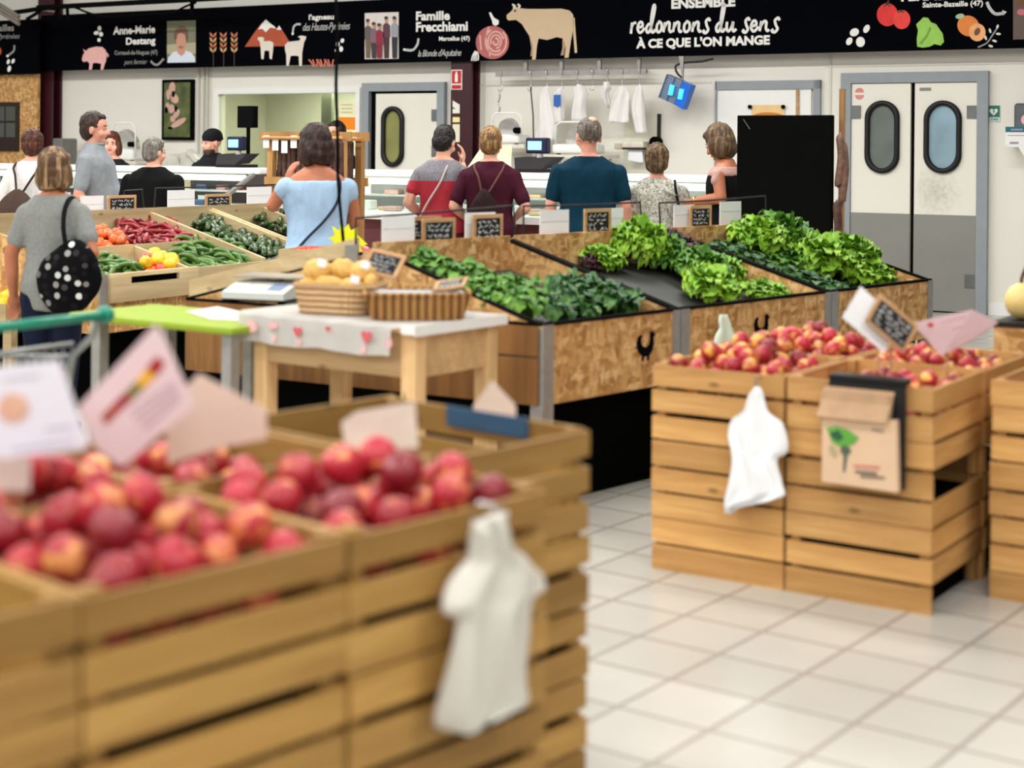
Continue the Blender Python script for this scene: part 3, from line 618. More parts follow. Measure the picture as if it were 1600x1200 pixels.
for i in range(40):
    nm, lab, cat, c = kinds2[i % 4]
    x = c2[0] + .1 + (c2[1] - c2[0] - .8) * (i + .5) / 40; tier = (i * 5) % 3 == 0; y = -3.25 if tier else -3.58 - .2 * ((i * 5) % 3 - 1); s = .06 + .03 * rnd.random(); ZG = 1.136 if tier else 1.001; bm = BM()
    if i % 4 == 3: box(bm, x - .04, x + .04, y - .08, y - .074, ZG, ZG + .09)
    else: box(bm, x - s, x + s, y - s * .8, y + s * .8, ZG, ZG + s * (.35, 1.1, .6)[i % 4]); bevel(bm, .008)
    single(nm, bm, mat('goods2_' + nm, c, .5), lab, cat, W, 'goods in the right deli counter')
# ------------------------------------------------------------------ machines and things along the wall
def slicer(px0, py0, px1, py1, d, label):
    x0, x1, z0, z1 = wrect(px0, py0, px1, py1, d); w = x1 - x0; h = z1 - z0; cx = (x0 + x1) / 2
    sh = BM(); box(sh, x0 - .05, x1 + .05, -d - .22, -d + .22 if d > .25 else -.001, z0 - .05, z0 - .012)
    for s in (x0, x1): bar(sh, (s, -d + .1, z0 - .05), (s, -d + .1, z0 - .35), .03, .03)
    single('machine_shelf', sh, mat('shelf_cream', (222, 216, 202), .4), 'cream shelf carrying the ' + label.split(' standing')[0], 'shelf', W, 'shelves under the slicers')
    T = Thing('meat_slicer', label, 'slicer', W, (cx, -d, z0), 'white meat slicers')
    bm = BM(); box(bm, x0 + w * .06, x1 - w * .12, -d - .16, -d + .12, z0, z0 + h * .3); bevel(bm, .03, 2); T.part('base', bm, m_white, smooth=True)
    bm = BM(); cyl(bm, (cx - w * .05, -d - .06, z0 + h * .45), (cx - w * .05, -d, z0 + h * .5), h * .36, h * .36, 24); T.part('blade_guard', bm, mat('slicer_steel', (206, 204, 198), .25, .5), smooth=False)
    bm = BM(); tube(bm, [(x0 + w * .12, -d - .14, z0 + h * .3), (x0 + w * .12, -d - .14, z0 + h * .88), (x0 + w * .22, -d - .14, z0 + h), (x1 - w * .2, -d - .14, z0 + h), (x1 - w * .06, -d - .14, z0 + h * .85), (x1 - w * .06, -d - .14, z0 + h * .1)], .011); T.part('guard_rail', bm, m_white, smooth=True)
    bm = BM(); cyl(bm, (x1 - w * .16, -d - .2, z0 + h * .42), (x1 - w * .16, -d - .1, z0 + h * .42), .035); T.part('knob', bm, m_black)
    for s in (.15, .75): bm = BM(); cyl(bm, (x0 + w * s, -d - .1, z0 - .012), (x0 + w * s, -d - .1, z0 + .004), .025); T.part('foot', bm, m_black)
slicer(773, 177, 828, 224, .35, 'white meat slicer standing against the wall left of the long apron')
slicer(868, 191, 948, 240, .35, 'white meat slicer standing behind the man in the teal shirt')
slicer(183, 192, 226, 250, .35, 'white meat slicer with raised guard rail standing near the pig picture')
def scale(px, pyb, d, label, s=1.0, tall=False):
    c = wx(px, pyb, d); c.z = 1.361; x, y, z = c
    T = Thing('counter_scale', label, 'scale', W, c, 'counter scales with lit screens')
    bm = BM(); slab(bm, [(x - .13 * s, y - .2, z), (x + .13 * s, y - .2, z), (x + .13 * s, y + .16, z), (x - .13 * s, y + .16, z)], (0, 0, .03)); T.part('base', bm, mat('scale_base', (30, 20, 24), .5, spec=.2))
    bm = BM(); slab(bm, [(x - .13 * s, y - .2, z + .03), (x + .13 * s, y - .2, z + .03), (x + .19 * s, y - .1, z + .13), (x - .19 * s, y - .1, z + .13)], (0, .22, .01)); T.part('weighing_plate', bm, mat('scale_dark', (20, 15, 18), .5, 0, spec=.2))
    bm = BM(); cyl(bm, (x + .02, y - .02, z + .13), (x + .02, y - .02, z + .18), .03); T.part('neck', bm, m_white)
    bm = BM(); box(bm, x - .1 * s, x + .11 * s, y - .07, y + .01, z + .17, z + .31); bevel(bm, .012); hd = T.part('display_head', bm, mat('scale_navy', (20, 26, 52), .35))
    bm = BM(); box(bm, x - .075 * s, x + .06 * s, y - .073, y - .0705, z + .2, z + .28); T.part('screen', bm, m_screen, hd)
    if tall:
        bm = BM(); cyl(bm, (x + .03, y + .12, z + .04), (x + .03, y + .12, z + .4), .02); box(bm, x - .08, x + .12, y + .08, y + .16, z + .4, z + .62); T.part('rear_display', bm, m_black)
scale(372, 262, 3.15, 'dark counter scale with lit blue screen beside the cashier in the black beanie', .95, True)
scale(842, 272, 3.15, 'dark counter scale with lit blue screen left of the man in teal', 1.05)
def wtube(name, pts, r, m, label, cat, d, smooth=0, group=None):
    bm = BM(); tube(bm, [wx(x, y, d) for x, y in pts], r, 8, smooth); return single(name, bm, m, label, cat, W, group, smooth=True)
# hook rail
a, b = wx(775, 117, .2), wx(1010, 107, .2); bm = BM(); box(bm, a.x, b.x, -.215, -.185, a.z - .02, a.z + .035); zr = a.z
T = Thing('hook_rail', 'grey steel hook rail fixed to the wall below the banner', 'rail', W, (a.x, -.2, a.z)); T.part('bar', bm, m_steel)
for px in (820, 876, 935, 997): s = wx(px, 110, .2).x; bm = BM(); box(bm, s - .025, s + .025, -.2, -.001, zr + .01, zr + .03); box(bm, s - .02, s + .02, -.19, -.15, zr + .02, 2.568); T.part('bracket', bm, m_steel)
HK = []
for i, (px, h) in enumerate(((783, 24), (829, 22), (854, 20), (878, 18), (902, 18), (926, 18), (949, 14), (972, 16), (999, 16))):
    s = wx(px, 120, .2).x; bm = BM(); tube(bm, [(s - .02, -.2, zr + .03), (s, -.225, zr + .045), (s + .012, -.23, zr), (s + .02, -.23, zr - .13), (s + .035, -.235, zr - .17), (s + .012, -.24, zr - .19), (s - .012, -.25, zr - .165)], .006, 6, 3)
    single('meat_hook', bm, m_chrome, 'steel s-shaped hook hanging on the rail below the banner', 'hook', W, 'steel hooks on the rail', smooth=True); HK.append((s, zr - .175))
bm = BM(); s, z = HK[0]; tube(bm, [(s, -.24, z), (s + .01, -.24, z - .08), (s - .01, -.24, z - .14), (s + .012, -.24, z - .2), (s - .006, -.24, z - .27)], .008, 6, 3); single('hook_chain', bm, m_chrome, 'thin chain hanging from the leftmost hook of the rail', 'chain', W, smooth=True)
def hanging(name, M, c, rows, depth, seed, folds=6, amp=.026, nv=3, nseg=28):
    """cloth or thin bag hanging in the plane y=c of frame M: rows of (py, px_left, px_right)"""
    pr = []
    for py, pl, prr in rows:
        a, b = hit(pl, py, M, c), hit(prr, py, M, c); pr.append((a.x, b.x, (a.z + b.z) / 2))
    xs = crom([Vector((p[0], p[1], p[2])) for p in pr], nv); bm = BM(); rings = []
    for j, p in enumerate(xs):
        x0, x1, z = p; cx, hw = (x0 + x1) / 2, max((x1 - x0) / 2, .004); rr = []
        dj = depth * min(1, .35 + 1.2 * j / len(xs))
        for i in range(nseg):
            a = 2 * pi * i / nseg; u = cos(a); v = sin(a)
            f = amp * sin(u * folds + seed + 1.3 * sin(j * .23 + seed)) + amp * .7 * noise.noise(Vector((u * 2.5 + seed * 3, v * .6, z * 9)))
            rr.append(bm.verts.new((cx + hw * u * (1 + .04 * noise.noise(Vector((z * 14, u, seed)))), c + dj * .5 * v * sqrt(max(0, 1 - .3 * u * u)) + f * (1 if v > 0 else .8) * min(1, j / 3), z + .012 * noise.noise(Vector((u * 3, seed, j * .3))))))
        rings.append(rr)
    loft(bm, rings); return bm
m_cloth = mat('white_cotton', (232, 230, 226), .85, var=.03)
def apron(rows, label, seed, name='hanging_apron', cat='apron', group=None, d=.27, dp=.06, m=None):
    return single(name, hanging(name, W, -d, rows, dp, seed), m or m_cloth, label, cat, W, group, smooth=True)
apron([(136, 851, 858), (144, 846, 862), (160, 841, 867), (190, 839, 872), (215, 836, 868), (228, 836, 852)], 'long white apron hanging on the hook rail behind the scale', 1.1)
apron([(138, 872, 880), (150, 866, 880), (178, 866, 881), (192, 870, 880)], 'short white cloth hanging with a blue tag right of the long apron', 2.2, 'hanging_cloth', 'cloth', d=.32)
wall_sheet('blue_tag', 865, 148, 876, 166, .37, mat('tag_blue', (44, 98, 178), .6), 'blue printed tag hanging in front of the white cloth on the rail', 'tag')
apron([(132, 902, 908), (138, 896, 914), (150, 896, 917), (172, 893, 914), (190, 893, 918)], 'plain white towel hanging on the rail above the grey-haired man', 3.1, 'hanging_towel', 'towel')
apron([(128, 943, 951), (138, 943, 953), (146, 940, 950), (168, 949, 954)], 'thin twisted white cloth strip hanging on the rail', 4.0, 'cloth_strip', 'cloth')
apron([(135, 968, 976), (146, 962, 983), (160, 957, 984), (186, 951, 984), (191, 953, 982)], 'wide white printed tunic hanging on the rail', 5.0, 'hanging_tunic', 'tunic')
apron([(134, 995, 1003), (145, 990, 1005), (165, 984, 1007), (195, 990, 1009), (208, 993, 1011)], 'narrow white tunic at the right end of the rail', 6.0, 'hanging_tunic', 'tunic')
wtube('sharpening_steel', ((829, 136), (833, 180), (834, 250)), .008, m_wire, 'thin dark rod hanging on the rail left of the long apron', 'rod', .25)
# insect lamp
c = [wx(x, y, .35) for x, y in ((1043, 116), (1082, 133), (1068, 171), (1030, 152))]
T = Thing('insect_lamp', 'blue glowing insect lamp hanging crooked on the wall', 'lamp', W, (c[3] + c[2]) / 2)
ux, uy = c[1] - c[0], c[3] - c[0]; bm = BM()
for t_ in [i / 9 for i in range(10)]: bar(bm, c[0] + uy * t_ + Vector((0, -.01, 0)), c[0] + uy * t_ + ux * .62 + Vector((0, -.01, 0)), .005, .005)
for t_ in (0, .31, .62): bar(bm, c[0] + ux * t_ + Vector((0, -.012, 0)), c[3] + ux * t_ + Vector((0, -.012, 0)), .01, .008)
T.part('grille', bm, mat('grille_grey', (96, 106, 124), .4, .4))
bm = BM(); slab(bm, [c[0], c[0] + ux * .66, c[3] + ux * .66, c[3]], (0, .1, 0)); T.part('housing', bm, mat('housing_grey', (120, 140, 166), .4, .2))
bm = BM(); slab(bm, [c[0] + ux * .66 + Vector((0, -.03, 0)), c[1] + Vector((0, -.03, 0)), c[2] + Vector((0, -.03, 0)), c[3] + ux * .66 + Vector((0, -.03, 0))], (0, .13, 0)); T.part('blue_cover', bm, mat('cover_blue', (20, 104, 214), .25, var=.1))
for a, b in ((.36, .3), (.74, .3)):
    bm = BM(); q = c[0] + ux * a + uy * b + Vector((0, -.04, 0)); tube(bm, [q, q + uy * .42 + ux * .05], .028); T.part('tube', bm, glow('lamp_cyan', (70, 200, 255), 1.6), smooth=True)
wtube('lamp_cable', ((1114, 92), (1096, 96), (1070, 98), (1056, 103), (1058, 114), (1066, 122)), .012, m_wire, 'dark cable looping from the banner to the insect lamp', 'cable', .28, 4)
s = wx(1071, 110, .2); bm = BM(); slab(bm, [(s.x - .035, -.3, 2.565), (s.x + .02, -.3, 2.565), (s.x + .01, -.3, s.z - .12)], (0, .03, 0)); single('lamp_bracket', bm, m_steel, 'pointed grey bracket above the insect lamp', 'bracket', W)
# towel dispenser, panel, smaller fittings
x0, x1, z0, z1 = wrect(975, 221, 1010, 231, .12); T = Thing('towel_dispenser', 'cream paper dispenser with a white sheet hanging below it', 'dispenser', W, ((x0 + x1) / 2, -.1, z0))
bm = BM(); box(bm, x0, x1, -.2, -.002, z0, z1); bevel(bm, .02, 2); T.part('body', bm, mat('dispenser_cream', (214, 206, 190), .4)); bm = BM(); box(bm, x0 + .01, x1 - .01, -.19, -.01, z0 - .02, z0); T.part('slot', bm, m_wire)
bm = BM(); q = [wx(x, y, .15) for x, y in ((983, 233), (1003, 233), (1005, 253), (1000, 254), (981, 250))]; slab(bm, q, (0, .004, 0)); T.part('paper_sheet', bm, m_paper)
x0, x1, z0, z1 = wrect(975, 178, 1031, 275, .03); bm = BM(); box(bm, x0, x1 - .03, -.03, -.002, z0, z1); T = Thing('splash_panel', 'pale upright panel with a dark right edge behind the paper dispenser', 'panel', W, ((x0 + x1) / 2, -.02, z0)); T.part('sheet', bm, mat('panel_olive', (222, 220, 202), .35, var=.03)); bm = BM(); box(bm, x1 - .03, x1, -.04, -.002, z0, z1); T.part('edge_strip', bm, m_wire)
bm = BM(); c = wx(1022, 222, .12); cyl(bm, c, c + Vector((0, .1, 0)), .06, .06, 16); single('round_fitting', bm, m_black, 'round black fitting beside the dark panel edge above the beige patterned shirt', 'fitting', W)
wall_sheet('socket_plate', 960, 224, 970, 232, .02, mat('socket_beige', (196, 184, 160), .5), 'small beige socket plate between the slicer and the paper dispenser', 'socket', .018)
# pig picture
x0, x1, z0, z1 = wrect(252, 124, 300, 219, .06); T = Thing('pig_picture_frame', 'tall black framed photograph of pink pigs on grass, on the cream wall', 'picture', W, ((x0 + x1) / 2, -.03, z0))
bm = BM(); box(bm, x0, x1, -.05, -.002, z0, z1); T.part('frame', bm, m_black)
t = NT('pasture_print'); n = t.noise(t.coords((1, 1, 1)), 7, 4); pm = t.done(t.ramp(n, [(.3, S(52, 62, 30)), (.55, S(86, 96, 48)), (.75, S(120, 124, 70))]), .5)
bm = BM(); box(bm, x0 + .04, x1 - .04, -.053, -.05, z0 + .04, z1 - .04); pr = T.part('print', bm, pm)
BD_ = BD; BD = .054
art(T, 'pig_print', [circ(269, 138, 5, 10, rot=.1), circ(273, 154, 6, 8, rot=-.4), circ(263, 148, 3, 8), circ(268, 170, 5, 7), circ(276, 178, 4, 8, rot=.5), circ(262, 166, 3, 6), circ(279, 192, 14, 4.5, rot=-.55), circ(270, 186, 4, 5)], mat('print_pig_body', (206, 164, 148), .6, var=.15, scale=30), 1, pr)
art(T, 'dark_patch', [circ(271, 147, 2.5, 5), circ(260, 172, 2.4, 5), circ(275, 170, 2, 5), circ(266, 200, 4, 2)], m_black, 2, pr)
BD = BD_
x0, x1, z0, z1 = wrect(81, 216, 96, 246, .5); bm = BM(); box(bm, x0, x1, -.5, -.2, z0 - .5, z1); bevel(bm, .02); single('grey_machine', bm, mat('machine_grey', (112, 112, 108), .45), 'dark grey upright machine case beside the left maroon column', 'machine', W)
T = Thing('steel_cutter', 'pale metal cutting machine with raised arm left of the beanie cashier', 'machine', W, wx(295, 256, 2.4))
bm = BM(); c = wx(270, 250, 2.4); slab(bm, [wx(x, y, 2.4) for x, y in ((258, 258), (262, 240), (276, 246), (280, 258))], (0, .25, 0)); T.part('body', bm, mat('pale_metal', (202, 200, 188), .35, .3)); bm = BM(); bar(bm, wx(296, 236, 2.4), wx(312, 252, 2.4), .1, .05); bar(bm, wx(285, 252, 2.4), wx(318, 257, 2.4), .06, .2); T.part('arm', bm, MATS['pale_metal'])
# defibrillator sign and box
x0, x1, z0, z1 = wrect(1546, 165, 1562, 190, .012); T = Thing('defibrillator_sign', 'small green sign with white heart on the wall right of the double door', 'sign', W, ((x0 + x1) / 2, -.01, z0)); h = z1 - z0; w_ = x1 - x0
bm = BM(); box(bm, x0, x1, -.012, -.002, z0, z1); T.part('board', bm, mat('pale_green', (206, 226, 218), .6)); bm = BM(); box(bm, x0, x1, -.014, -.012, z0 + h * .28, z1); T.part('field', bm, mat('safety_green', (14, 112, 92), .5))
bm = BM(); cx, cz = x0 + w_ * .42, z0 + h * .62; slab(bm, [(cx + .0026 * k * w_ * 16 * sin(t_) ** 3 / .13, -.014, cz + .0026 * k * w_ / .13 * (13 * cos(t_) - 5 * cos(2 * t_) - 2 * cos(3 * t_) - cos(4 * t_))) for k in (1.25,) for t_ in [2 * pi * i / 24 for i in range(24)]], (0, -.002, 0)); T.part('heart_symbol', bm, m_ink)
bm = BM(); slab(bm, [(cx + .012, -.016, cz + .03), (cx - .012, -.016, cz), (cx + .002, -.016, cz), (cx - .008, -.016, cz - .03), (cx + .016, -.016, cz + .006), (cx + .003, -.016, cz + .006)], (0, -.001, 0)); T.part('bolt_symbol', bm, MATS['safety_green'])
bm = BM(); text_fit(bm, 'DAE', (x0 + w_ * .15, -.0125, z0 + h * .06), (w_ * .7, 0, 0), (0, 0, h * .16), .03); T.part('lettering', bm, MATS['safety_green'])
x0, x1, z0, z1 = wrect(1584, 161, 1640, 206, .2); T = Thing('defibrillator_cabinet', 'dark grey wall cabinet cut by the right edge of the picture', 'cabinet', W, ((x0 + x1) / 2, -.1, z0)); bm = BM(); box(bm, x0, x1, -.2, -.002, z0, z1); bevel(bm, .02); T.part('case', bm, mat('case_grey', (92, 96, 100), .4))
bm = BM(); c = wx(1604, 187, .2); cyl(bm, c, c + Vector((0, -.01, 0)), .05, .05, 18); T.part('round_badge', bm, mat('badge_pink', (226, 180, 176), .5))
x0, x1, z0, z1 = wrect(1571, 198, 1640, 230, .3); T = Thing('leaflet_holder', 'white leaflet holder with a teal top strip below the grey cabinet', 'leaflet holder', W, ((x0 + x1) / 2, -.25, z0)); bm = BM(); slab(bm, [(x0, -.3, z0 + .02), (x0 + .04, -.3, z0), (x0 + .12, -.3, z0), (x0 + .18, -.3, z0 - .1), (x1, -.3, z0 - .1), (x1, -.3, z1), (x0, -.3, z1)], (0, .296, 0)); T.part('board', bm, m_white)
bm = BM(); box(bm, x0, x1, -.305, -.3, z1 - .05, z1); T.part('teal_strip', bm, mat('strip_teal', (18, 104, 118), .5))
bm = BM(); box(bm, x0 + .02, x0 + .3, -.303, -.3, z1 - .085, z1 - .078); box(bm, x0 + .04, x0 + .12, -.303, -.3, z0 + .03, z0 + .05); box(bm, x0 + .05, x0 + .16, -.3065, -.305, z1 - .035, z1 - .02); T.part('text_lines', bm, mat('print_violet', (160, 150, 170), .6))
# ------------------------------------------------------------------ sausage rack
RY = 12.35
RW = frame(*P(497, 300, RY).to_2d(), 0, WANG)
def rx(px, py, y=0): return hit(px, py, RW, y)
xa, xb = rx(418, 300).x, rx(543, 300).x; zt = rx(490, 206).z; m_rack = wood('rack_pine', (186, 138, 84), (216, 168, 108), 'z')
T = Thing('sausage_rack', 'pine rack hung with dry sausages behind the woman in the pale blue top', 'rack', RW, ((xa + xb) / 2, .15, 0))
for x, y in ((xa + .04, 0), (xa + .04, .24), (xb - .05, 0), (xb - .05, .24)):
    bm = BM(); box(bm, x - .028, x + .028, y - .028, y + .028, 0, zt); T.part('post', bm, m_rack)
for y in (0, .24): bm = BM(); box(bm, xa - .05, xb + .06, y - .045, y - .03, zt - .07, zt); T.part('top_rail', bm, m_rack)
for z in (rx(440, 280).z, .3):
    bm = BM(); box(bm, xa, xb, -.045, -.03, z - .05, z + .02); box(bm, xa, xb, .27, .285, z - .05, z + .02); T.part('shelf_rail', bm, m_rack)
bm = BM()
for y in (-.075, .04, .12, .20): cyl(bm, (xa, y, zt - .05), (xb, y, zt - .05), .012)
T.part('hanging_rods', bm, m_rack)
bm = BM()
for k in range(9):
    x = xa + .03 + (xb - xa - .02) * k / 8.4; z = zt - .13 - .02 * (k % 3); box(bm, x - .03, x + .03, -.062, -.058, z, z + .1)
T.part('price_tickets', bm, m_paper)
sau = None
for r, y in enumerate((.04, .12, .20, -.075)):
    for k in range(13):
        x = xa + .09 + (xb - xa - .18) * (k + .5 * (r % 2)) / 12.5 + (.08 if r == 3 else 0); L = .28 + .1 * rnd.random()
        if sau is None:
            bm = BM(); tube(bm, [(0, 0, 0), (.004, 0, -.03), (.012 * rnd.random(), 0, -.06), (.014, .004, -.5 * L), (.0, 0, -L), (0, 0, -L - .012)], lambda t_: .004 if t_ < .1 else .024 * min(1, (t_ - .06) * 8, (1.04 - t_) * 9), 8, 3)
            sau = single('dry_sausage', bm, mat('sausage_%d' % r, (84, 56, 46), .6, var=.55, scale=26), 'dark dry sausage hanging in the pine rack', 'sausage', RW @ Matrix.Translation((x, y, zt - .062)), 'dry sausages on the pine rack', smooth=True)
            sau.matrix_world = RW @ Matrix.Translation((x, y, zt - .062 - (L + .012))); sL = L
        elif r < 3 or k > 6: dup(sau, RW @ Matrix.Translation((x, y, zt - .062 - (sL + .012))) @ Matrix.Rotation(rnd.uniform(0, 6), 4, 'Z'))
# ------------------------------------------------------------------ black upright panel beside the double door
c = P(1225, 300, 11.3); BP = frame(c.x, c.y, 0, WANG); a, b = hit(1151, 280, BP, 0), hit(1299, 280, BP, 0); zt = hit(1225, 180, BP, 0).z
T = Thing('black_panel', 'tall matt black panel standing behind the lettuce stall', 'panel', BP, ((a.x + b.x) / 2, .03, 0))
bm = BM(); box(bm, a.x, b.x, 0, .06, 0, zt); bevel(bm, .004); T.part('board', bm, mat('panel_black', (13, 14, 13), .9, var=.08, spec=.03))
bm = BM(); box(bm, a.x - .05, b.x, -.06, .3, 0, .05); T.part('base', bm, m_black)
bm = BM(); bar(bm, (a.x + .05, -.004, zt - .03), (a.x + .1, -.004, zt - .1), .006, .003); T.part('scratch', bm, m_steel, label='pale scratch near the top left corner')
bm = BM(); box(bm, b.x + .02, b.x + .055, .1, .14, 0, zt + .19); T.part('wooden_post', bm, m_rack)
for i, (z, L) in enumerate(((zt - .14, .36), (zt - .2, .42), (zt - .62, .5))):
    bm = BM(); tube(bm, [(0, 0, .0), (0, 0, -.05), (.012, 0, -L * .5), (-.008, 0, -L), (0, 0, -L - .02)], lambda t_: .004 if t_ < .08 else .03 * min(1, (t_ - .04) * 6, (1.04 - t_) * 6), 8, 3)
    o = single('dry_sausage', bm, mat('sausage_pale', (124, 92, 76), .6, var=.4, scale=30) if i < 2 else MATS['sausage_0'], ('thick mottled dry sausage hanging at the right edge of the black panel', 'slim mottled dry sausage behind the thick one at the black panel', 'long brown dry sausage hanging lowest beside the black panel')[i], 'sausage', BP @ Matrix.Translation((b.x + .045 + .02 * (i % 2), .05 - .03 * i + .05 * (i == 1), z)), 'dry sausages beside the black panel', smooth=True); o.location.z = z - L - .02
# ------------------------------------------------------------------ right vegetable stall: three board bins and a corner bin
m_post = mat('post_zinc', (158, 156, 152), .4, .45, var=.1, scale=18)
m_void = mat('void_black', (4, 4, 4), .95, var=.05, spec=.03)  # near-black with the deep shade under stalls and in crates put in
m_pale = wood('pale_pine', (196, 172, 128), (226, 206, 166), 'x')
m_paley = wood('pale_pine_cross', (196, 172, 128), (226, 206, 166), 'y')
BINS = [(0.0, 1.0), (1.0, 2.38), (2.38, 3.55)]; ZF, ZB, ZL, DEP = .80, 1.08, .46, 1.08
ROOST = [[(-.55, .15), (-.6, .45), (-.5, .75), (-.32, .85), (-.22, .78), (-.3, .62), (-.28, .4), (-.15, .25), (.05, .2), (.2, .3), (.28, .55), (.26, .8), (.34, .98), (.44, .9), (.5, .95), (.54, .84), (.68, .74), (.54, .68), (.52, .55), (.55, .3), (.45, .0), (.25, -.22), (.22, -.45), (.08, -.45), (.1, -.25), (-.1, -.26), (-.12, -.45), (-.26, -.45), (-.24, -.2), (-.45, -.02)]]
for k, (xa, xb) in enumerate(BINS):
    T = Thing('vegetable_bin', ('board bin at the near corner of the stall, half empty with leafy greens', 'middle board bin of the stall with green and purple lettuces', 'far right board bin of the stall heaped with bright green lettuces')[k], 'vegetable bin', SR, ((xa + xb) / 2, .5, 0), 'board bins of the lettuce stall')
    a, b = xa + .004, xb - .004
    bm = BM(); box(bm, a, b, 0, .02, ZL, ZF); T.part('front_panel', bm, m_osb)
    for x in (a, b - .018):
        bm = BM(); slab(bm, [(x, .02, ZL), (x, DEP, ZL), (x, DEP, ZB), (x, .02, ZF)], (.018, 0, 0)); T.part('side_panel', bm, m_osb)
        bm = BM(); slab(bm, [(x - .004, .02, ZF + .001), (x - .004, DEP, ZB + .001), (x - .004, DEP, ZB + .013), (x - .004, .02, ZF + .013)], (.026, 0, 0)); T.part('edge_trim', bm, m_black)
    bm = BM(); box(bm, a + .018, b - .018, DEP - .02, DEP, ZL, ZB + .03); T.part('back_panel', bm, m_osb)
    bm = BM(); box(bm, a, b, -.006, .024, ZF, ZF + .013); T.part('edge_trim', bm, m_black)
    bm = BM(); slab(bm, [(a + .018, .02, .66), (a + .018, DEP - .02, .92), (b - .018, DEP - .02, .92), (b - .018, .02, .66)], (0, 0, .015)); T.part('tray_floor', bm, m_tray)
    bm = BM(); box(bm, a + .0, b - .0, .10, 1.0, 0, ZL); T.part('plinth_or_shade_box', bm, m_void)  # black box standing in for the shade under the bin
    for x in ((a, a + .07, -.008), (b - .05, b, -.008)):
        bm = BM(); box(bm, x[0], x[1], -.012, -.001, 0, ZF + .005); box(bm, x[0], x[0] + .01, -.001, .06, 0, ZF - .01); T.part('corner_post', bm, m_post)
    if k < 2:
        c = hit((1009, 1190)[k], (541, 512)[k], SR, -.002); s = .078; bm = BM()
        slab(bm, [(c.x + x * s * 1.5, -.0005, c.z + (z - .25) * s * 1.22) for x, z in ROOST[0]], (0, -.002, 0)); T.part('rooster_emblem', bm, m_black)
F0 = SR @ Vector((0, 0, 0)); Q = Vector((-1.60, 7.72, 0)); BK = SR @ Vector((-.012, 1.12, 0))
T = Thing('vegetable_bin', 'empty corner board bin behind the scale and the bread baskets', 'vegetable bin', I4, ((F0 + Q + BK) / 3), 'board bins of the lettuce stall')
F0 = F0 + Vector((-.012, .01, 0)); nrm = Vector((.5, .86, 0)) * .02
def wall_panel(a, b, za0, zb0, za1, zb1, n):
    bm = BM(); slab(bm, [(a.x, a.y, za0), (b.x, b.y, zb0), (b.x, b.y, zb1), (a.x, a.y, za1)], n); return bm
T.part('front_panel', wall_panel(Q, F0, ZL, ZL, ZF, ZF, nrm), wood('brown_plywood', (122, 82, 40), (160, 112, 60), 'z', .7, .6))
d1 = (BK - Q); n1 = Vector((-d1.y, d1.x, 0)).normalized() * .02
T.part('side_panel', wall_panel(Q, BK, ZL, ZL, ZF, 1.05, n1), m_osb)
bm = BM(); slab(bm, [(Q.x, Q.y, ZF), (BK.x, BK.y, 1.05), (BK.x, BK.y, 1.065), (Q.x, Q.y, ZF + .015)], n1); T.part('edge_trim', bm, m_black)
bm = BM(); slab(bm, [(F0.x, F0.y, ZF), (Q.x, Q.y, ZF), (Q.x, Q.y, ZF + .013), (F0.x, F0.y, ZF + .013)], nrm); T.part('edge_trim', bm, m_black)
bm = BM(); slab(bm, [tuple(F0.to_2d()) + (.66,), tuple(BK.to_2d()) + (.9,), tuple(Q.to_2d()) + (.66,)], (0, 0, .012)); T.part('tray_floor', bm, m_tray)
bm = BM(); i2 = lambda p: p * .86 + (F0 + Q + BK) / 3 * .14
slab(bm, [tuple(i2(p).to_2d()) + (0,) for p in (F0, BK, Q)], (0, 0, ZL - .001)); T.part('plinth_or_shade_box', bm, m_void)  # black wedge in place of the shadow below the corner bin
pl = Thing('ledge_board', 'pale pine board lying along the top of the empty corner bin', 'board', I4, (Q + BK) / 2 + Vector((0, 0, .85)))
bm = BM(); q0, q1 = Q + d1 * .02, Q + d1 * .97; slab(bm, [(q0.x, q0.y, ZF + .02), (q1.x, q1.y, 1.05), (q1.x, q1.y, 1.13), (q0.x, q0.y, ZF + .10)], n1 * 2); pl.part('board', bm, m_pale)
c = SR @ Vector((-.045, 1.15, 0)); bm = BM(); box(bm, c.x - .03, c.x + .03, c.y - .03, c.y + .03, 0, 1.10); single('steel_post', bm, m_post, 'grey steel post at the back corner of the empty bin, below the hanging cable', 'post')
# ------------------------------------------------------------------ leaves
def leaf_mat(name, a, b, c, rough=.5, sc=9):
    if name in MATS: return MATS[name]
    t = NT(name); n = t.noise(t.coords((1, 1, 1)), sc, 3); oi = t.add('ShaderNodeObjectInfo')
    col = t.ramp(n, [(.3, S(*a)), (.5, S(*b)), (.72, S(*c))])
    col = t.mix(1., col, t.ramp(oi.outputs['Random'], [(0, (.82, .86, .8, 1)), (1, (1.12, 1.08, 1.1, 1))]), 'MULTIPLY')
    t.b.inputs['Subsurface Weight'].default_value = .0
    t.b.inputs['Transmission Weight'].default_value = .0
    MATS[name] = t.done(col, rough, 0, .35); return MATS[name]
m_l1 = leaf_mat('leaf_lime', (96, 146, 30), (132, 178, 44), (172, 208, 76)); m_l2 = leaf_mat('leaf_mid', (52, 100, 26), (88, 138, 40), (134, 176, 74))
m_l3 = leaf_mat('leaf_dark', (28, 66, 26), (52, 98, 38), (104, 148, 72)); m_lp = leaf_mat('leaf_purple', (50, 24, 36), (74, 40, 46), (66, 74, 40))
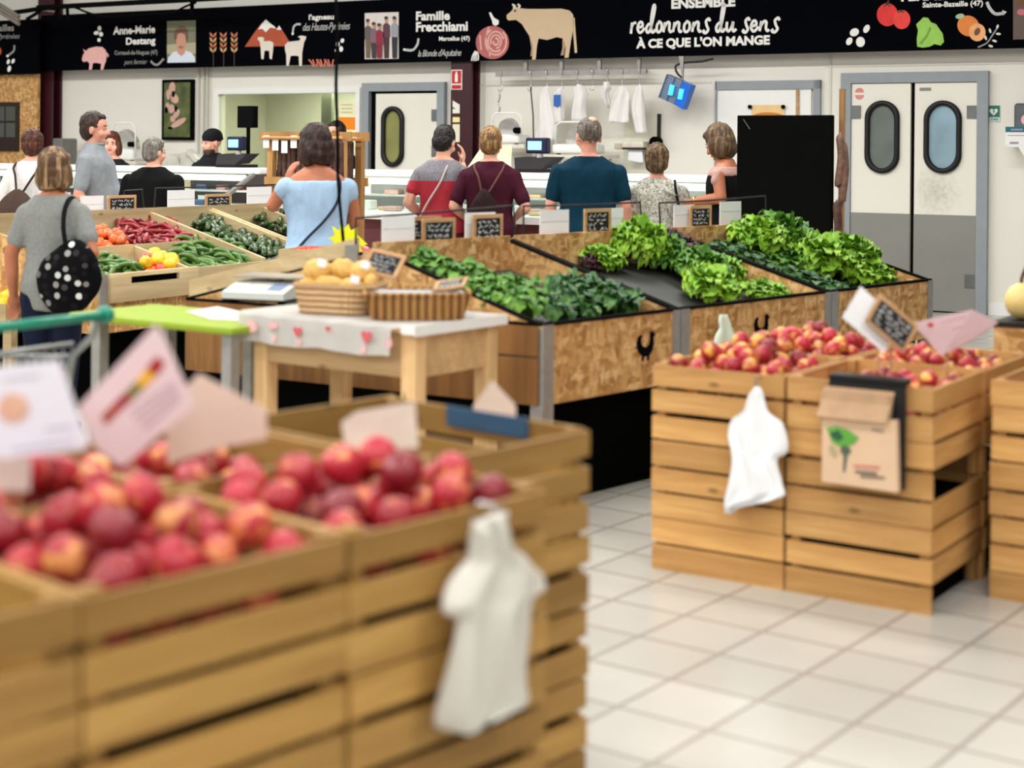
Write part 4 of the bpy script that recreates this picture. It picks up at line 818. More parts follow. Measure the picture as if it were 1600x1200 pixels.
def leaf(bm, rn, az, tilt, L, wid, ruf, droop, base=(0, 0, 0), nu=6, nv=6, spoon=0., fr=7.5):
    R = Matrix.Rotation(az, 3, 'Z'); ph = rn.uniform(0, 6); g = []
    for j in range(nv + 1):
        v = j / nv; row = []
        ang = tilt - droop * v; prof = (sin(pi * min(1, .12 + v * .80)) ** .7) if not spoon else (.16 if v < .35 else .16 + .84 * sin(pi * min(1, (v - .35) / .66 * .93 + .04)) ** .6)
        for i in range(nu + 1):
            u = i / nu * 2 - 1
            r = L * v * cos(ang); z = L * v * sin(ang)
            w = wid * prof * u
            rf = ruf * L * (v ** 1.4) * (abs(u) ** 1.2 + .18) * sin(u * fr + ph + v * 6) + ruf * .5 * L * v * sin(v * 11 + ph * 2 + u * 3)
            cup = .28 * wid * u * u * (1 - v * .4)
            p = Vector((r - rf * .55 * sin(ang), w, z + rf + cup * cos(ang)))
            row.append(bm.verts.new(R @ p + Vector(base)))
        g.append(row)
    for j in range(nv):
        for i in range(nu): bm.faces.new((g[j][i], g[j][i + 1], g[j + 1][i + 1], g[j + 1][i]))
def lettuce_mesh(seed, n=170, R=.145):
    rn = random.Random(seed); bm = BM()
    for i in range(n):
        t = (i + .5) / n; el = math.asin(max(0, 1 - t * 1.02)); az = i * 2.39996 + rn.uniform(-.3, .3); k = rn.uniform(.42, .66)
        b = Vector((cos(az) * cos(el), sin(az) * cos(el), .62 * sin(el))) * R * k
        leaf(bm, rn, az + rn.uniform(-.5, .5), max(.05, el * .9 + rn.uniform(-.25, .2)), R * rn.uniform(.34, .46), R * .27, .25, rn.uniform(.2, 1.2), (b.x, b.y, b.z + .02), 7, 4, fr=12)
    return bm
def greens_mesh(seed, n=64, R=.13):
    rn = random.Random(seed); bm = BM()
    for i in range(n):
        a = rn.uniform(0, 2 * pi); rr = R * .75 * sqrt(rn.random()); leaf(bm, rn, rn.uniform(0, 2 * pi), radians(rn.uniform(0, 52)), R * rn.uniform(.5, .85), R * .22, .14, radians(rn.uniform(20, 75)), (rr * cos(a), rr * sin(a), .015 + .07 * rn.random() * (1 - rr / R)), 4, 6, 1.)
    return bm
LP = [single('lettuce', lettuce_mesh(11 + i), m_l1, smooth=True) for i in range(3)]
GP = [single('leafy_greens', greens_mesh(31 + i), m_l3, smooth=True) for i in range(3)]
TFR = SR @ Matrix.Translation((0, .02, .675)) @ Matrix.Rotation(atan2(.26, 1.04), 4, 'X')
def place_leafy(protos, px, py, wpx, label, name, cat, group, m, rn, lift=0., flat=1., clampx=None):
    h = hit(px, py, TFR, .05 + lift, 2)
    if clampx: h.x = max(clampx[0], min(clampx[1], h.x))
    h.y = max(.10, min(.98, h.y)); Yw = (TFR @ h).y; s = wpx / FPX * Yw / .262
    src = protos[rn.randrange(len(protos))]; o = src.copy(); COL.objects.link(o)
    if src.data.materials[0] != m:
        o.data = src.data if (src.name, m.name) not in VAR else VAR[(src.name, m.name)]
        if (src.name, m.name) not in VAR: o.data = src.data.copy(); o.data.materials[0] = m; VAR[(src.name, m.name)] = o.data
    o.name = name; h.z = 0.004 + lift
    o.matrix_world = TFR @ Matrix.Translation(h) @ Matrix.Rotation(rn.uniform(0, 6), 4, 'Z') @ Matrix.Diagonal((s, s, s * flat, 1))
    return props(o, label, cat, group)
VAR = {}; rn = random.Random(5)
LG = 'lettuces on the board stall'
for px, py, w, lab, m, fl in ((905, 392, 68, 'small bright green lettuce at the upper left of the middle bin', m_l1, .8), (985, 398, 92, 'large frilly green lettuce rising at the back of the middle bin', m_l1, 1.25), (1034, 408, 80, 'deep green lettuce just right of the large frilly one in the middle bin', m_l2, 1.1), (1105, 396, 66, 'small mid green lettuce beside the back partition of the middle bin', m_l1, .7), (1095, 428, 92, 'flattened green lettuce in the centre of the middle bin', m_l2, .9), (1140, 424, 78, 'light lettuce touching the right partition of the middle bin', m_l1, .8), (1112, 456, 96, 'palest lettuce at the front edge of the middle bin', m_l1, .85), (1196, 456, 74, 'little lettuce in the front right corner of the middle bin', m_l1, .65)):
    place_leafy(LP, px, py, w, lab, 'lettuce', 'lettuce', LG, m, rn, 0, fl, (1.14, 2.26))
for px, py, w, lab in ((868, 383, 44, 'dark purple lettuce in the back left corner of the middle bin'), (1042, 372, 84, 'dark purple lettuce behind the green ones in the middle bin'), (1060, 392, 60, 'dark purple lettuce squeezed between two green heads in the middle bin')):
    place_leafy(LP, px, py, w, lab, 'lettuce', 'lettuce', LG, m_lp, rn, 0, .9, (1.12, 2.26))
for px, py, w, lab, m, fl, lf in ((1212, 394, 116, 'big round green lettuce at the back of the far right bin', m_l2, .95, .0), (1180, 384, 96, 'bright top lettuce heaped on the big round one in the far right bin', m_l1, .9, .05), (1286, 420, 104, 'broad lime lettuce in the middle of the far right bin', m_l1, .95, 0), (1330, 414, 100, 'lime lettuce right of the broad one in the far right bin', m_l1, .95, .02), (1352, 434, 84, 'lime lettuce near the front edge of the far right bin', m_l1, .8, 0), (1402, 430, 72, 'last small lettuce in the front right corner of the far right bin', m_l1, .75, 0), (1228, 410, 84, 'mid green lettuce low between the two heaps of the far right bin', m_l2, .7, 0)):
    place_leafy(LP, px, py, w, lab, 'lettuce', 'lettuce', LG, m, rn, lf, fl, (2.5, 3.44))
GG = 'bunches of leafy greens in the bins'
for px, py, w in ((1150, 402, 74), (1190, 428, 74), (1246, 444, 80), (1300, 456, 74), (1140, 392, 60)): place_leafy(GP, px, py, w, 'flat dark bunch of leafy greens along the left partition of the far right bin', 'leafy_greens', 'leafy greens', GG, m_l3, rn, 0, .8, (2.49, 3.45))
for i, (px, py, w) in enumerate(((650, 416, 72), (672, 426, 78), (700, 436, 80), (724, 446, 84), (752, 452, 80), (742, 466, 84), (776, 470, 90), (800, 462, 78), (806, 484, 90), (768, 486, 84), (836, 480, 84))): place_leafy(GP, px, py, w, 'fresh green bunch of leaves along the left edge of the half empty bin', 'leafy_greens', 'leafy greens', GG, m_l2, rn, .012 * (i % 3), 1.0, (.14, .88))
for i, (px, py, w) in enumerate(((888, 462, 84), (915, 470, 84), (948, 468, 78), (858, 492, 84), (905, 486, 84), (952, 482, 88), (990, 476, 84), (1030, 470, 74), (1006, 462, 70), (930, 456, 76), (972, 462, 66))): place_leafy(GP, px, py, w, 'dark bunch of leaves along the front edge of the half empty bin', 'leafy_greens', 'leafy greens', GG, m_l3, rn, .012 * (i % 3), 1.0, (.12, .88))
for o in LP + GP: bpy.data.objects.remove(o)
# ------------------------------------------------------------------ cards and slates along the back of the stalls
def card(M, y, px0, py0, px1, py1, label, group, m=None, tilt=0.):
    a, b = hit(px0, (py0 + py1) / 2, M, y), hit(px1, (py0 + py1) / 2, M, y); zt, zb = hit((px0 + px1) / 2, py0, M, y).z, hit((px0 + px1) / 2, py1, M, y).z
    bm = BM(); box(bm, a.x, b.x, y, y + .004, zb, zt); T = Thing('price_card', label, 'price card', M, ((a.x + b.x) / 2, y, zb), group); T.part('sheet', bm, m or m_paper)
    bm = BM(); box(bm, a.x + .01, b.x - .01, y - .0012, y, zb + (zt - zb) * .6, zb + (zt - zb) * .63); T.part('fold_line', bm, mat('fold_grey', (206, 214, 220), .7))
    return T
def chalk_lines(bm, o, ux, uz, rn, rows=4, k=.0018):
    n = ux.cross(uz).normalized(); h = uz.length / (rows + .6)
    for r in range(rows):
        y = 1 - (r + .75) / (rows + .5); x = .08
        while x < .86:
            w = rn.uniform(.1, .22); pts = []
            for j in range(7): pts.append(o + ux * min(.94, x + w * j / 6) + uz * (y + (.34 / rows) * rn.uniform(-1, 1)) + n * k)
            ribbon(bm, pts, min(h * .17, .006), n, 3, .0008); x += w + .06
            if rn.random() < .2: x += .1
def slate(M, c0, ux, uz, label, group, seed, t=.012, fw=.016, name='chalk_slate', thick_dir=None):
    """framed slate given its lower left corner and edge vectors in frame M"""
    c0, ux, uz = Vector(c0), Vector(ux), Vector(uz); n = ux.cross(uz).normalized(); T = Thing(name, label, 'slate', M, c0 + ux / 2, group)
    a, b = ux.normalized() * fw, uz.normalized() * fw; bm = BM()
    for q in ([c0, c0 + ux, c0 + ux + b, c0 + b], [c0 + uz - b, c0 + ux + uz - b, c0 + ux + uz, c0 + uz], [c0 + b, c0 + a + b, c0 + a + uz - b, c0 + uz - b], [c0 + ux - a + b, c0 + ux + b, c0 + ux + uz - b, c0 + ux - a + uz - b]): slab(bm, q, -n * t)
    T.part('frame', bm, m_frame)
    bm = BM(); slab(bm, [c0 + a + b - n * .003, c0 + ux - a + b - n * .003, c0 + ux - a + uz - b - n * .003, c0 + a + uz - b - n * .003], -n * (t - .004)); T.part('board', bm, m_slate)
    bm = BM(); chalk_lines(bm, c0 + a + b - n * .003, ux - a * 2, uz - b * 2, random.Random(seed)); T.part('chalk_writing', bm, m_chalk); return T
def slate_px(M, y, px0, py0, px1, py1, label, group, seed, t=.012, fw=.02):
    a, b = hit(px0, (py0 + py1) / 2, M, y), hit(px1, (py0 + py1) / 2, M, y); zt, zb = hit((px0 + px1) / 2, py0, M, y).z, hit((px0 + px1) / 2, py1, M, y).z
    return slate(M, (a.x, y, zb), (b.x - a.x, 0, 0), (0, 0, zt - zb), label, group, seed, t, fw)
CG = 'white price cards on the stalls'; SG = 'framed slates on the stalls'
YB = DEP + .04
card(SR, YB - .01, 597, 338, 648, 387, 'white price card directly right of the yellow star', CG)
slate_px(SR, YB + .03, 640, 338, 690, 380, 'slate half hidden behind the foremost slate right of the first white card', SG, 1)
slate_px(SR, YB - .055, 661, 341, 712, 388, 'foremost framed slate near the red trousers', SG, 2)
card(SR, YB + .012, 727, 332, 774, 380, 'white price card partly covered by a slate below the maroon shirt', CG)
slate_px(SR, YB - .03, 740, 335, 786, 381, 'framed slate covering a white card below the brown rucksack', SG, 3)
card(SR, YB, 844, 328, 889, 374, 'white price card standing alone left of the man in teal trousers', CG)
slate_px(SR, YB - .03, 914, 326, 955, 368, 'framed slate with dense writing behind the lettuces', SG, 4)
card(SR, YB + .004, 950, 325, 974, 366, 'narrow white card peeping out right of the densely written slate', CG)
card(SR, YB, 1053, 320, 1084, 359, 'white price card left of the slate below the brown-haired woman', CG)
slate_px(SR, YB - .03, 1079, 321, 1112, 358, 'framed slate between two white cards below the brown-haired woman', SG, 5)
card(SR, YB, 1125, 315, 1158, 353, 'rightmost white price card in front of the black panel', CG)
for i, pts in enumerate((((556, 392), (556, 341), (700, 330), (802, 321), (806, 380)), ((818, 378), (818, 322), (920, 320), (1000, 316), (1004, 366)), ((1032, 364), (1030, 317), (1100, 314), (1196, 306), (1197, 352)))):
    bm = BM(); tube(bm, [hit(x, y, SR, YB + .02) for x, y in pts], .006, 6); single('card_rail', bm, m_wire, ('thin dark wire rail above the half empty bin', 'thin dark wire rail above the middle lettuce bin', 'thin dark wire rail in front of the black panel')[i], 'rail', SR, 'wire rails on the stall')
# ------------------------------------------------------------------ pepper stall on the left
PD, PZF, PZB = 1.0, .80, 1.08; PL = 2.9
T = Thing('pepper_stall', 'pale pine stall with sloping trays of peppers behind the grey-shirted woman', 'stall', PF, (PL / 2, .5, 0))
bm = BM(); box(bm, 0, PL, -.02, 0, .69, PZF); T.part('front_plank', bm, m_pale)
bm = BM(); box(bm, 0, PL, -.016, 0, .46, .688); T.part('front_panel', bm, m_osb)
bm = BM(); slab(bm, [(-.02, -.02, .46), (-.02, PD + .02, .46), (-.02, PD + .02, PZB), (-.02, -.02, PZF)], (.018, 0, 0)); T.part('end_panel', bm, m_osb)
bm = BM(); box(bm, -.02, PL, PD, PD + .02, .46, PZB + .05); T.part('back_plank', bm, m_pale)
bm = BM(); slab(bm, [(0, 0, .66), (0, PD, .94), (PL, PD, .94), (PL, 0, .66)], (0, 0, .014)); T.part('tray_floor', bm, mat('tray_olive', (70, 74, 58), .5))
for x in (1.52, 2.14, 2.78):
    bm = BM(); slab(bm, [(x, 0, .68), (x, PD, .96), (x, PD, PZB + .02), (x, 0, PZF + .02)], (.03, 0, 0)); T.part('divider', bm, m_paley)
bm = BM(); slab(bm, [(1.56, 0, .68), (1.56, PD, .96), (1.56, PD, PZB), (1.56, 0, PZF)], (.02, 0, 0)); slab(bm, [(2.18, .1, .68 + .028), (2.18, PD, .96), (2.18, PD, PZB + .03), (2.18, .1, PZF + .055)], (.02, 0, 0)); T.part('slat', bm, m_paley)
bm = BM(); slab(bm, [(.78, .0, .68), (.78, .46, .80), (.78, .46, .92), (.78, 0, PZF)], (.02, 0, 0)); box(bm, 0.02, .78, .46, .475, .78, .93); slab(bm, [(.44, .475, .80), (.44, PD, .94), (.44, PD, PZB), (.44, .475, .93)], (.018, 0, 0)); box(bm, .78, 1.52, .5, .515, .80, .925); T.part('crate_wall', bm, m_pale)
bm = BM(); box(bm, .05, PL, .1, PD - .06, 0, .46); T.part('plinth_or_shade_box', bm, m_void)  # black fill where deep shade lies under the pepper stall
for x in (-.03, 1.5): bm = BM(); box(bm, x, x + .06, -.035, -.0205, 0, PZF + .01); T.part('post', bm, m_post)
TFP = PF @ Matrix.Translation((0, 0, .676)) @ Matrix.Rotation(atan2(.28, 1.0), 4, 'X')
bm = BM(); box(bm, .1, .62, -.034, -.021, .755, .8); T = Thing('slotted_crate', 'pale crate end with a dark hand slot on the near end of the pepper stall', 'crate', PF, (.35, -.03, .66)); bm.free()
bm = BM(); box(bm, .03, .80, -.062, -.036, .64, .745); box(bm, .03, .80, -.062, -.036, .785, .81); box(bm, .03, .2, -.062, -.036, .745, .785); box(bm, .62, .80, -.062, -.036, .745, .785); T.part('end_board', bm, m_pale); bm = BM(); box(bm, .2, .62, -.042, -.036, .745, .785); T.part('slot', bm, m_void)
def long_veg(L, r, curve, tip, seed, stem=True):
    rn = random.Random(seed); bm = BM(); pts = [(-L / 2 + L * t / 6, curve * sin(pi * t / 6) + .004 * rn.uniform(-1, 1), 0) for t in range(7)]
    tube(bm, pts, lambda t: r * (1 - tip * t) * min(1, .35 + t * 6, (1.02 - t) * 7), 8, 2)
    if stem: tube(bm, [(-L / 2 + .004, 0, 0), (-L / 2 - .012, .002, .004), (-L / 2 - .026, .008, .008)], .004, 5)
    return bm
def skin(name, a, b, rough=.3, sc=16, stretch=(1, 6, 6)):
    if name in MATS: return MATS[name]
    t = NT(name); n = t.noise(t.coords(stretch), sc, 3); oi = t.add('ShaderNodeObjectInfo')
    col = t.ramp(n, [(.3, S(*a)), (.7, S(*b))]); col = t.mix(1., col, t.ramp(oi.outputs['Random'], [(0, (.72, .76, .72, 1)), (1, (1.2, 1.16, 1.1, 1))]), 'MULTIPLY')
    MATS[name] = t.done(col, rough, 0, .5); return MATS[name]
def scatter_px(M, region, n, sep, rn, zl=(.07,)):
    """n spots spread over a pixel polygon, on the plane z=0 of M"""
    xs = [p[0] for p in region]; ys = [p[1] for p in region]; out = []; tries = 0
    def inside(x, y):
        c = False; j = len(region) - 1
        for i in range(len(region)):
            (xi, yi), (xj, yj) = region[i], region[j]
            if (yi > y) != (yj > y) and x < (xj - xi) * (y - yi) / (yj - yi) + xi: c = not c
            j = i
        return c
    while len(out) < n and tries < 6000:
        tries += 1
        if tries % 600 == 0: sep *= .88
        x, y = rn.uniform(min(xs), max(xs)), rn.uniform(min(ys), max(ys))
        if not inside(x, y): continue
        h = hit(x, y, M, zl[0], 2)
        if all((h - o).length > sep for o in out): out.append(h)
    return out
def veg_pile(name, protos, M, region, n, sep, label, cat, group, seed, ang=(0, pi), r=.02):
    rn = random.Random(seed)
    for i, h in enumerate(scatter_px(M, region, n, sep, rn)):
        h.z = .055 + (.0, r * 1.3, r * .6)[i % 3]
        o = protos[i % len(protos)]; c = o.copy(); COL.objects.link(c); c.name = name
        c.matrix_world = M @ Matrix.Translation(h) @ Matrix.Rotation(rn.uniform(*ang), 4, 'Z') @ Matrix.Rotation(rn.uniform(-.12, .12), 4, 'Y') @ Matrix.Rotation(rn.uniform(0, 6), 4, 'X')
        props(c, label, cat, group)
m_rp = skin('pepper_red', (104, 10, 20), (160, 30, 36)); m_gp = skin('pepper_green', (44, 84, 24), (98, 138, 52)); m_cz = skin('courgette_green', (24, 48, 22), (70, 96, 44)); m_or = skin('tomato_orange', (226, 76, 30), (240, 130, 60)); m_yp = skin('pepper_yellow', (240, 176, 10), (252, 208, 40)); m_rt = skin('tomato_red', (200, 44, 30), (226, 84, 60))
def protos(fn, m, k): return [mesh_obj('veg_source', fn(i), m, True) for i in range(k)]
pr = protos(lambda i: long_veg(.17, .02, .02 + .012 * i, .55, 50 + i), m_rp, 3)
veg_pile('red_pepper', pr, TFP, ((190, 347), (243, 343), (318, 372), (300, 378), (215, 378), (185, 364)), 110, .034, 'long dark red pepper in the upper tray of the pepper stall', 'pepper', 'long red peppers', 1)
pg = protos(lambda i: long_veg(.17, .02, .025 + .015 * i, .5, 60 + i), m_gp, 3)
veg_pile('green_pepper', pg, TFP, ((288, 378), (330, 372), (400, 408), (398, 418), (290, 418), (268, 396)), 110, .034, 'long light green pepper in the front tray of the pepper stall', 'pepper', 'long green peppers', 2)
pz = protos(lambda i: long_veg(.21, .023, .012 + .012 * i, .12, 70 + i), m_cz, 3)
veg_pile('courgette', pz, TFP, ((300, 348), (335, 340), (452, 392), (450, 402), (425, 402)), 120, .036, 'dark green courgette in the long tray between the pale dividers', 'courgette', 'courgettes', 3, (.2, .9), .023)
veg_pile('courgette', pz, TFP, ((404, 340), (440, 332), (474, 338), (474, 362), (450, 362)), 40, .036, 'dark green courgette in the farthest tray beside the woman in pale blue', 'courgette', 'courgettes in the farthest tray', 4, (.2, .9), .023)
def ballm(r, sq, seed):
    bm = BM(); ell(bm, (0, 0, 0), (r, r, r * sq), 12, 8)
    for v in bm.verts:
        d = v.co.xy.length / r
        if v.co.z > 0: v.co.z -= r * .35 * max(0, 1 - d * 2.2)
        v.co *= 1 + .05 * sin(atan2(v.co.y, v.co.x) * 4 + seed)
    tube(bm, [(0, 0, r * .4), (.003, 0, r * .85)], .004, 5); return bm
po = protos(lambda i: ballm(.034, .85, i), m_or, 1); pt = protos(lambda i: ballm(.036, .85, i), m_rt, 1); py_ = protos(lambda i: ballm(.045, 1.0, i), m_yp, 1)
veg_pile('orange_tomato', po, TFP, ((140, 362), (160, 360), (198, 378), (190, 384), (142, 384)), 30, .05, 'orange tomato in the small tray beside the long red peppers', 'tomato', 'orange tomatoes', 5, r=.034)
veg_pile('small_pepper', po + py_ + pt, TFP, ((222, 404), (252, 403), (284, 420), (226, 424)), 26, .055, 'round yellow or red pepper in the near crate of the pepper stall', 'pepper', 'round peppers in the near crate', 6, r=.034)
veg_pile('green_pepper', pg, TFP, ((158, 402), (205, 410), (224, 424), (160, 430)), 30, .036, 'green pepper in the near crate beside the black polka dot bag', 'pepper', 'green peppers in the near crate', 7)
# produce at the far left and behind the corner bin
LC = frame(*P(-14, 430, 9.35).to_2d(), .0, radians(-20)); c = hit(0, 474, LC, 0)
T = Thing('produce_crate', 'pale crate of big red and yellow peppers cut by the left edge', 'crate', LC, (0, .3, c.z - .1)); zc = c.z
bm = BM(); box(bm, -.5, .12, -.015, 0, zc - .12, zc); T.part('front_board', bm, m_pale); bm = BM(); box(bm, -.5, .12, .7, .715, zc - .12, zc + .34); T.part('back_board', bm, m_pale)
bm = BM(); slab(bm, [(-.5, 0, zc - .12), (.12, 0, zc - .12), (.12, .7, zc + .2), (-.5, .7, zc + .2)], (0, 0, .012)); T.part('floor_board', bm, m_pale); 
for q in ((-.5, -.44, .05, .11, 0, zc - .12), (.05, .11, .05, .11, 0, zc - .12), (.05, .11, .6, .66, 0, zc + .1)): bm = BM(); box(bm, *q); T.part('leg', bm, m_pale)
TLC = LC @ Matrix.Translation((0, 0, zc - .108)) @ Matrix.Rotation(atan2(.32, .7), 4, 'X')
rn2 = random.Random(9)
pbr = mesh_obj('veg_source', ballm(.055, 1.15, 2), m_rp, True); pby = mesh_obj('veg_source', ballm(.055, 1.1, 1), m_yp, True)
for r in range(7):
    for k in range(5):
        yel = r < 2; c = (pby if yel else pbr).copy(); COL.objects.link(c); c.name = 'bell_pepper'
        c.matrix_world = TLC @ Matrix.Translation((.05 - k * .112 - .02 * (r % 2), .07 + r * .098, .058 + .01 * rn2.random())) @ Matrix.Rotation(rn2.uniform(-.4, .4), 4, 'X') @ Matrix.Rotation(rn2.uniform(0, 6), 4, 'Z')
        props(c, 'plump yellow pepper in the crate at the left edge' if yel else 'plump red pepper in the crate at the left edge', 'pepper', 'yellow bell peppers' if yel else 'red bell peppers')
CB = frame(*P(520, 400, 8.75).to_2d(), 0, radians(-14))
a, b = hit(436, 396, CB, 0), hit(604, 396, CB, 0); zc = .985
T = Thing('produce_crate', 'low crate of red tomatoes carrying the yellow star, behind the corner bin', 'crate', CB, ((a.x + b.x) / 2, .2, 0))
for y in (-.012, .36): bm = BM(); box(bm, a.x, b.x, y, y + .012, zc - .12, zc); T.part('long_board', bm, m_pale)
for x in (a.x, b.x - .012): bm = BM(); box(bm, x, x + .012, 0, .36, zc - .12, zc); T.part('end_board', bm, m_pale)
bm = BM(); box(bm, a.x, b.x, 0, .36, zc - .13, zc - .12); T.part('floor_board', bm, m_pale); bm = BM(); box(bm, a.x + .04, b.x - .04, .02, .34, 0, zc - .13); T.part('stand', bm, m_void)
for k in range(2):
    for i in range(9):
        for j in range(4):
            x = a.x + .045 + i * (b.x - a.x - .09) / 8; c = pt[0].copy(); COL.objects.link(c); c.name = 'red_tomato'
            if k and (i in (3, 4, 5) or j in (0,)): COL.objects.unlink(c); bpy.data.objects.remove(c); continue
            c.matrix_world = CB @ Matrix.Translation((x + (.03 if k else 0) * (-1 if i > 4 else 1), .05 + j * .085, zc - .083 + .058 * k)) @ Matrix.Rotation(rn2.uniform(0, 6), 4, 'Z') @ Matrix.Rotation(rn2.uniform(-.5, .5), 4, 'X')
            props(c, 'red tomato in the low crate behind the corner bin', 'tomato', 'red tomatoes in the low crate')
for o in pr + pg + pz + po + pt + py_ + [pbr, pby]: bpy.data.objects.remove(o)
t = NT('star_yellow'); m_star = t.done(S(230, 240, 20), .5)
st = [(x, y) for x, y in ((513, 372), (523, 368), (519, 353), (530, 361), (532, 346), (538, 357), (544, 350), (548, 360), (558, 355), (558, 367), (574, 382), (562, 384), (566, 394), (548, 390), (530, 396), (528, 386), (516, 388), (522, 378))]
bm = BM(); slab(bm, [hit(x, y, CB, .1) for x, y in st], (0, .004, 0)); T = Thing('yellow_star_card', 'fluorescent yellow star shaped price card in front of the woman in pale blue', 'price card', CB, hit(543, 394, CB, .1)); T.part('card', bm, m_star); bm = BM(); tube(bm, [hit(556, 352, CB, .108), hit(556, 400, CB, .108)], .004); T.part('clip_rod', bm, m_wire)
bm = BM(); tube(bm, [P(x, y, 7.62) for x, y in ((524, -14), (526, 20), (527, 70), (525, 130), (527, 200), (528, 250), (528, 276), (531, 320), (535, 360), (538, 400), (541, 426))], .0085, 6, 3); single('hanging_cable', bm, m_black, 'long dark cable hanging from above down to the corner bin', 'cable', smooth=True)
# cards of the pepper stall
YP = PD + .045
card(PF, YP, 126, 306, 162, 340, 'white price card beside the shoulder of the grey-shirted woman', CG)
slate_px(PF, YP - .03, 169, 305, 213, 340, 'framed slate below the man in the black shirt', SG, 6)
slate_px(PF, YP + .03, 118, 308, 143, 340, 'slate mostly hidden behind the grey-shirted woman', SG, 8)
card(PF, YP, 262, 297, 304, 333, 'white price card above the red peppers', CG)
slate_px(PF, YP - .03, 322, 303, 361, 334, 'framed slate between two white cards above the courgettes', SG, 7)
card(PF, YP, 386, 292, 424, 326, 'white price card left of the pine sausage rack', CG)
for i, pts in enumerate((((192, 340), (194, 298), (222, 296), (226, 338)), ((240, 336), (243, 294), (330, 292), (440, 288), (444, 326)))):
    bm = BM(); tube(bm, [hit(x, y, PF, YP + .02) for x, y in pts], .006, 6); single('card_rail', bm, m_wire, ('short wire rail in front of the black shirt', 'long wire rail above the red peppers and courgettes')[i], 'rail', PF, 'wire rails on the pepper stall')
# ------------------------------------------------------------------ tables in front of the stall
def tb(bm, *a, w=.008): 
    b2 = BM(); box(b2, *a); bevel(b2, w, 2); me = bpy.data.meshes.new('t'); b2.to_mesh(me); b2.free(); bm.from_mesh(me); bpy.data.meshes.remove(me)
g0 = G(105, 488, .845); GT = frame(g0.x, g0.y, 0, radians(-34))
T = Thing('green_table', 'lime green table top on grey legs carrying the grey scale', 'table', GT, (.5, .35, 0)); GLN = .96
bm = BM(); tb(bm, 0, GLN, 0, .50, .815, .845, w=.012); T.part('table_top', bm, mat('lime_green', (142, 164, 48), .6, var=.05, spec=.2))
for x, y in ((.12, .03), (.62, .42), (GLN - .08, .03), (.12, .42)): bm = BM(); box(bm, x, x + .05, y, y + .05, 0, .815); T.part('leg', bm, m_post)
bm = BM(); q = [G(x, y, .846) for x, y in ((290, 488), (340, 480), (385, 490), (385, 502), (330, 500))]; slab(bm, q, (0, 0, .004)); single('paper_sheets', bm, mat('sheet_beige', (226, 206, 188), .7), 'loose beige sheets lying on the lime green table beside the scale', 'paper')
# price scale on the green table
c = G(418, 471, .847); GS = frame(c.x, c.y, .847, radians(-18)); T = Thing('kitchen_scale', 'grey countertop scale with white keypad on the lime green table', 'scale', GS)
m_sc = mat('scale_grey', (196, 200, 196), .4, var=.03)
bm = BM(); tb(bm, -.155, .155, -.15, .17, .012, .022, w=.003); T.part('base', bm, m_black)
bm = BM(); slab(bm, [(-.155, -.15, .022), (.155, -.15, .022), (.155, .17, .022), (-.155, .17, .022)], (0, 0, .03)); slab(bm, [(-.155, -.15, .052), (-.155, .0, .09), (-.155, .17, .09), (-.155, .17, .052)], (.31, 0, 0)); T.part('body', bm, m_sc)
nz = Vector((0, -.038, .15)).normalized(); bm = BM()
def onpanel(x0, x1, s0, s1): return [(x, -.15 + .15 * s, .052 + .038 * s) for x, s in ((x0, s0), (x1, s0), (x1, s1), (x0, s1))]
bm = BM(); slab(bm, onpanel(-.05, .03, .2, .8), nz * .002); T.part('keypad', bm, mat('keypad_pink', (214, 196, 190), .5)); bm = BM(); slab(bm, onpanel(.05, .12, .25, .85), nz * .002); T.part('label_plate', bm, mat('plate_blue', (120, 136, 160), .4)); bm = BM(); slab(bm, onpanel(-.14, -.065, .3, .8), nz * .002); T.part('display', bm, mat('display_pale', (222, 226, 220), .3))
bm = BM(); cyl(bm, (0, .08, .09), (0, .08, .108), .04); box(bm, -.17, .17, -.03, .19, .108, .116); bevel(bm, .002); T.part('weighing_plate', bm, mat('plate_steel', (172, 164, 152), .3, .6))
for x in (-.12, .12): bm = BM(); cyl(bm, (x, -.1, -.002), (x, -.1, .013), .018); T.part('foot', bm, m_black)
# wooden table
w0 = G(650, 510, .9); WT = frame(w0.x, w0.y, 0, radians(-36)); TL, TD = .88, .56
T = Thing('wooden_table', 'small pine table with a white cloth in front of the board stall', 'table', WT, (-TL / 2, TD / 2, 0)); m_tp = wood('table_pine', (198, 160, 112), (222, 188, 142), 'z'); m_tpx = wood('table_pine_x', (198, 160, 112), (222, 188, 142), 'x')
bm = BM(); tb(bm, -TL, 0, 0, TD, .87, .897, w=.006); T.part('table_top', bm, m_tpx)
for x, y in ((-TL + .02, .02), (-.09, .02), (-TL + .02, TD - .09), (-.09, TD - .09)): bm = BM(); tb(bm, x, x + .07, y, y + .07, 0, .87); T.part('leg', bm, m_tp)
for q in ((-TL + .09, -.09, .03, .05, .70, .87), (-TL + .09, -.09, TD - .05, TD - .03, .70, .87), (-TL + .03, -TL + .05, .09, TD - .09, .70, .87), (-.05, -.03, .09, TD - .09, .70, .87)): bm = BM(); box(bm, *q); T.part('apron_board', bm, m_tpx)
T = Thing('table_cloth', 'white runner printed with red hearts hanging over the front of the pine table', 'tablecloth', WT, (-TL / 2, .1, .897)); NXC = 40
bm = BM(); rows = []
for j, (y, z) in enumerate(((TD + .004, .90), (TD / 2, .9005), (.02, .9), (-.006, .899), (-.014, .885), (-.016, .84), (-.017, .78))):
    rows.append([bm.verts.new((-TL - .03 + (TL + (.035 if j < 4 else -.075)) * i / NXC, y + (0 if j < 4 else -.007 * (1 + sin(i * .8)) * (j - 3) / 3), z + (0 if j < 5 else .004 * sin(i * .35)))) for i in range(NXC + 1)])
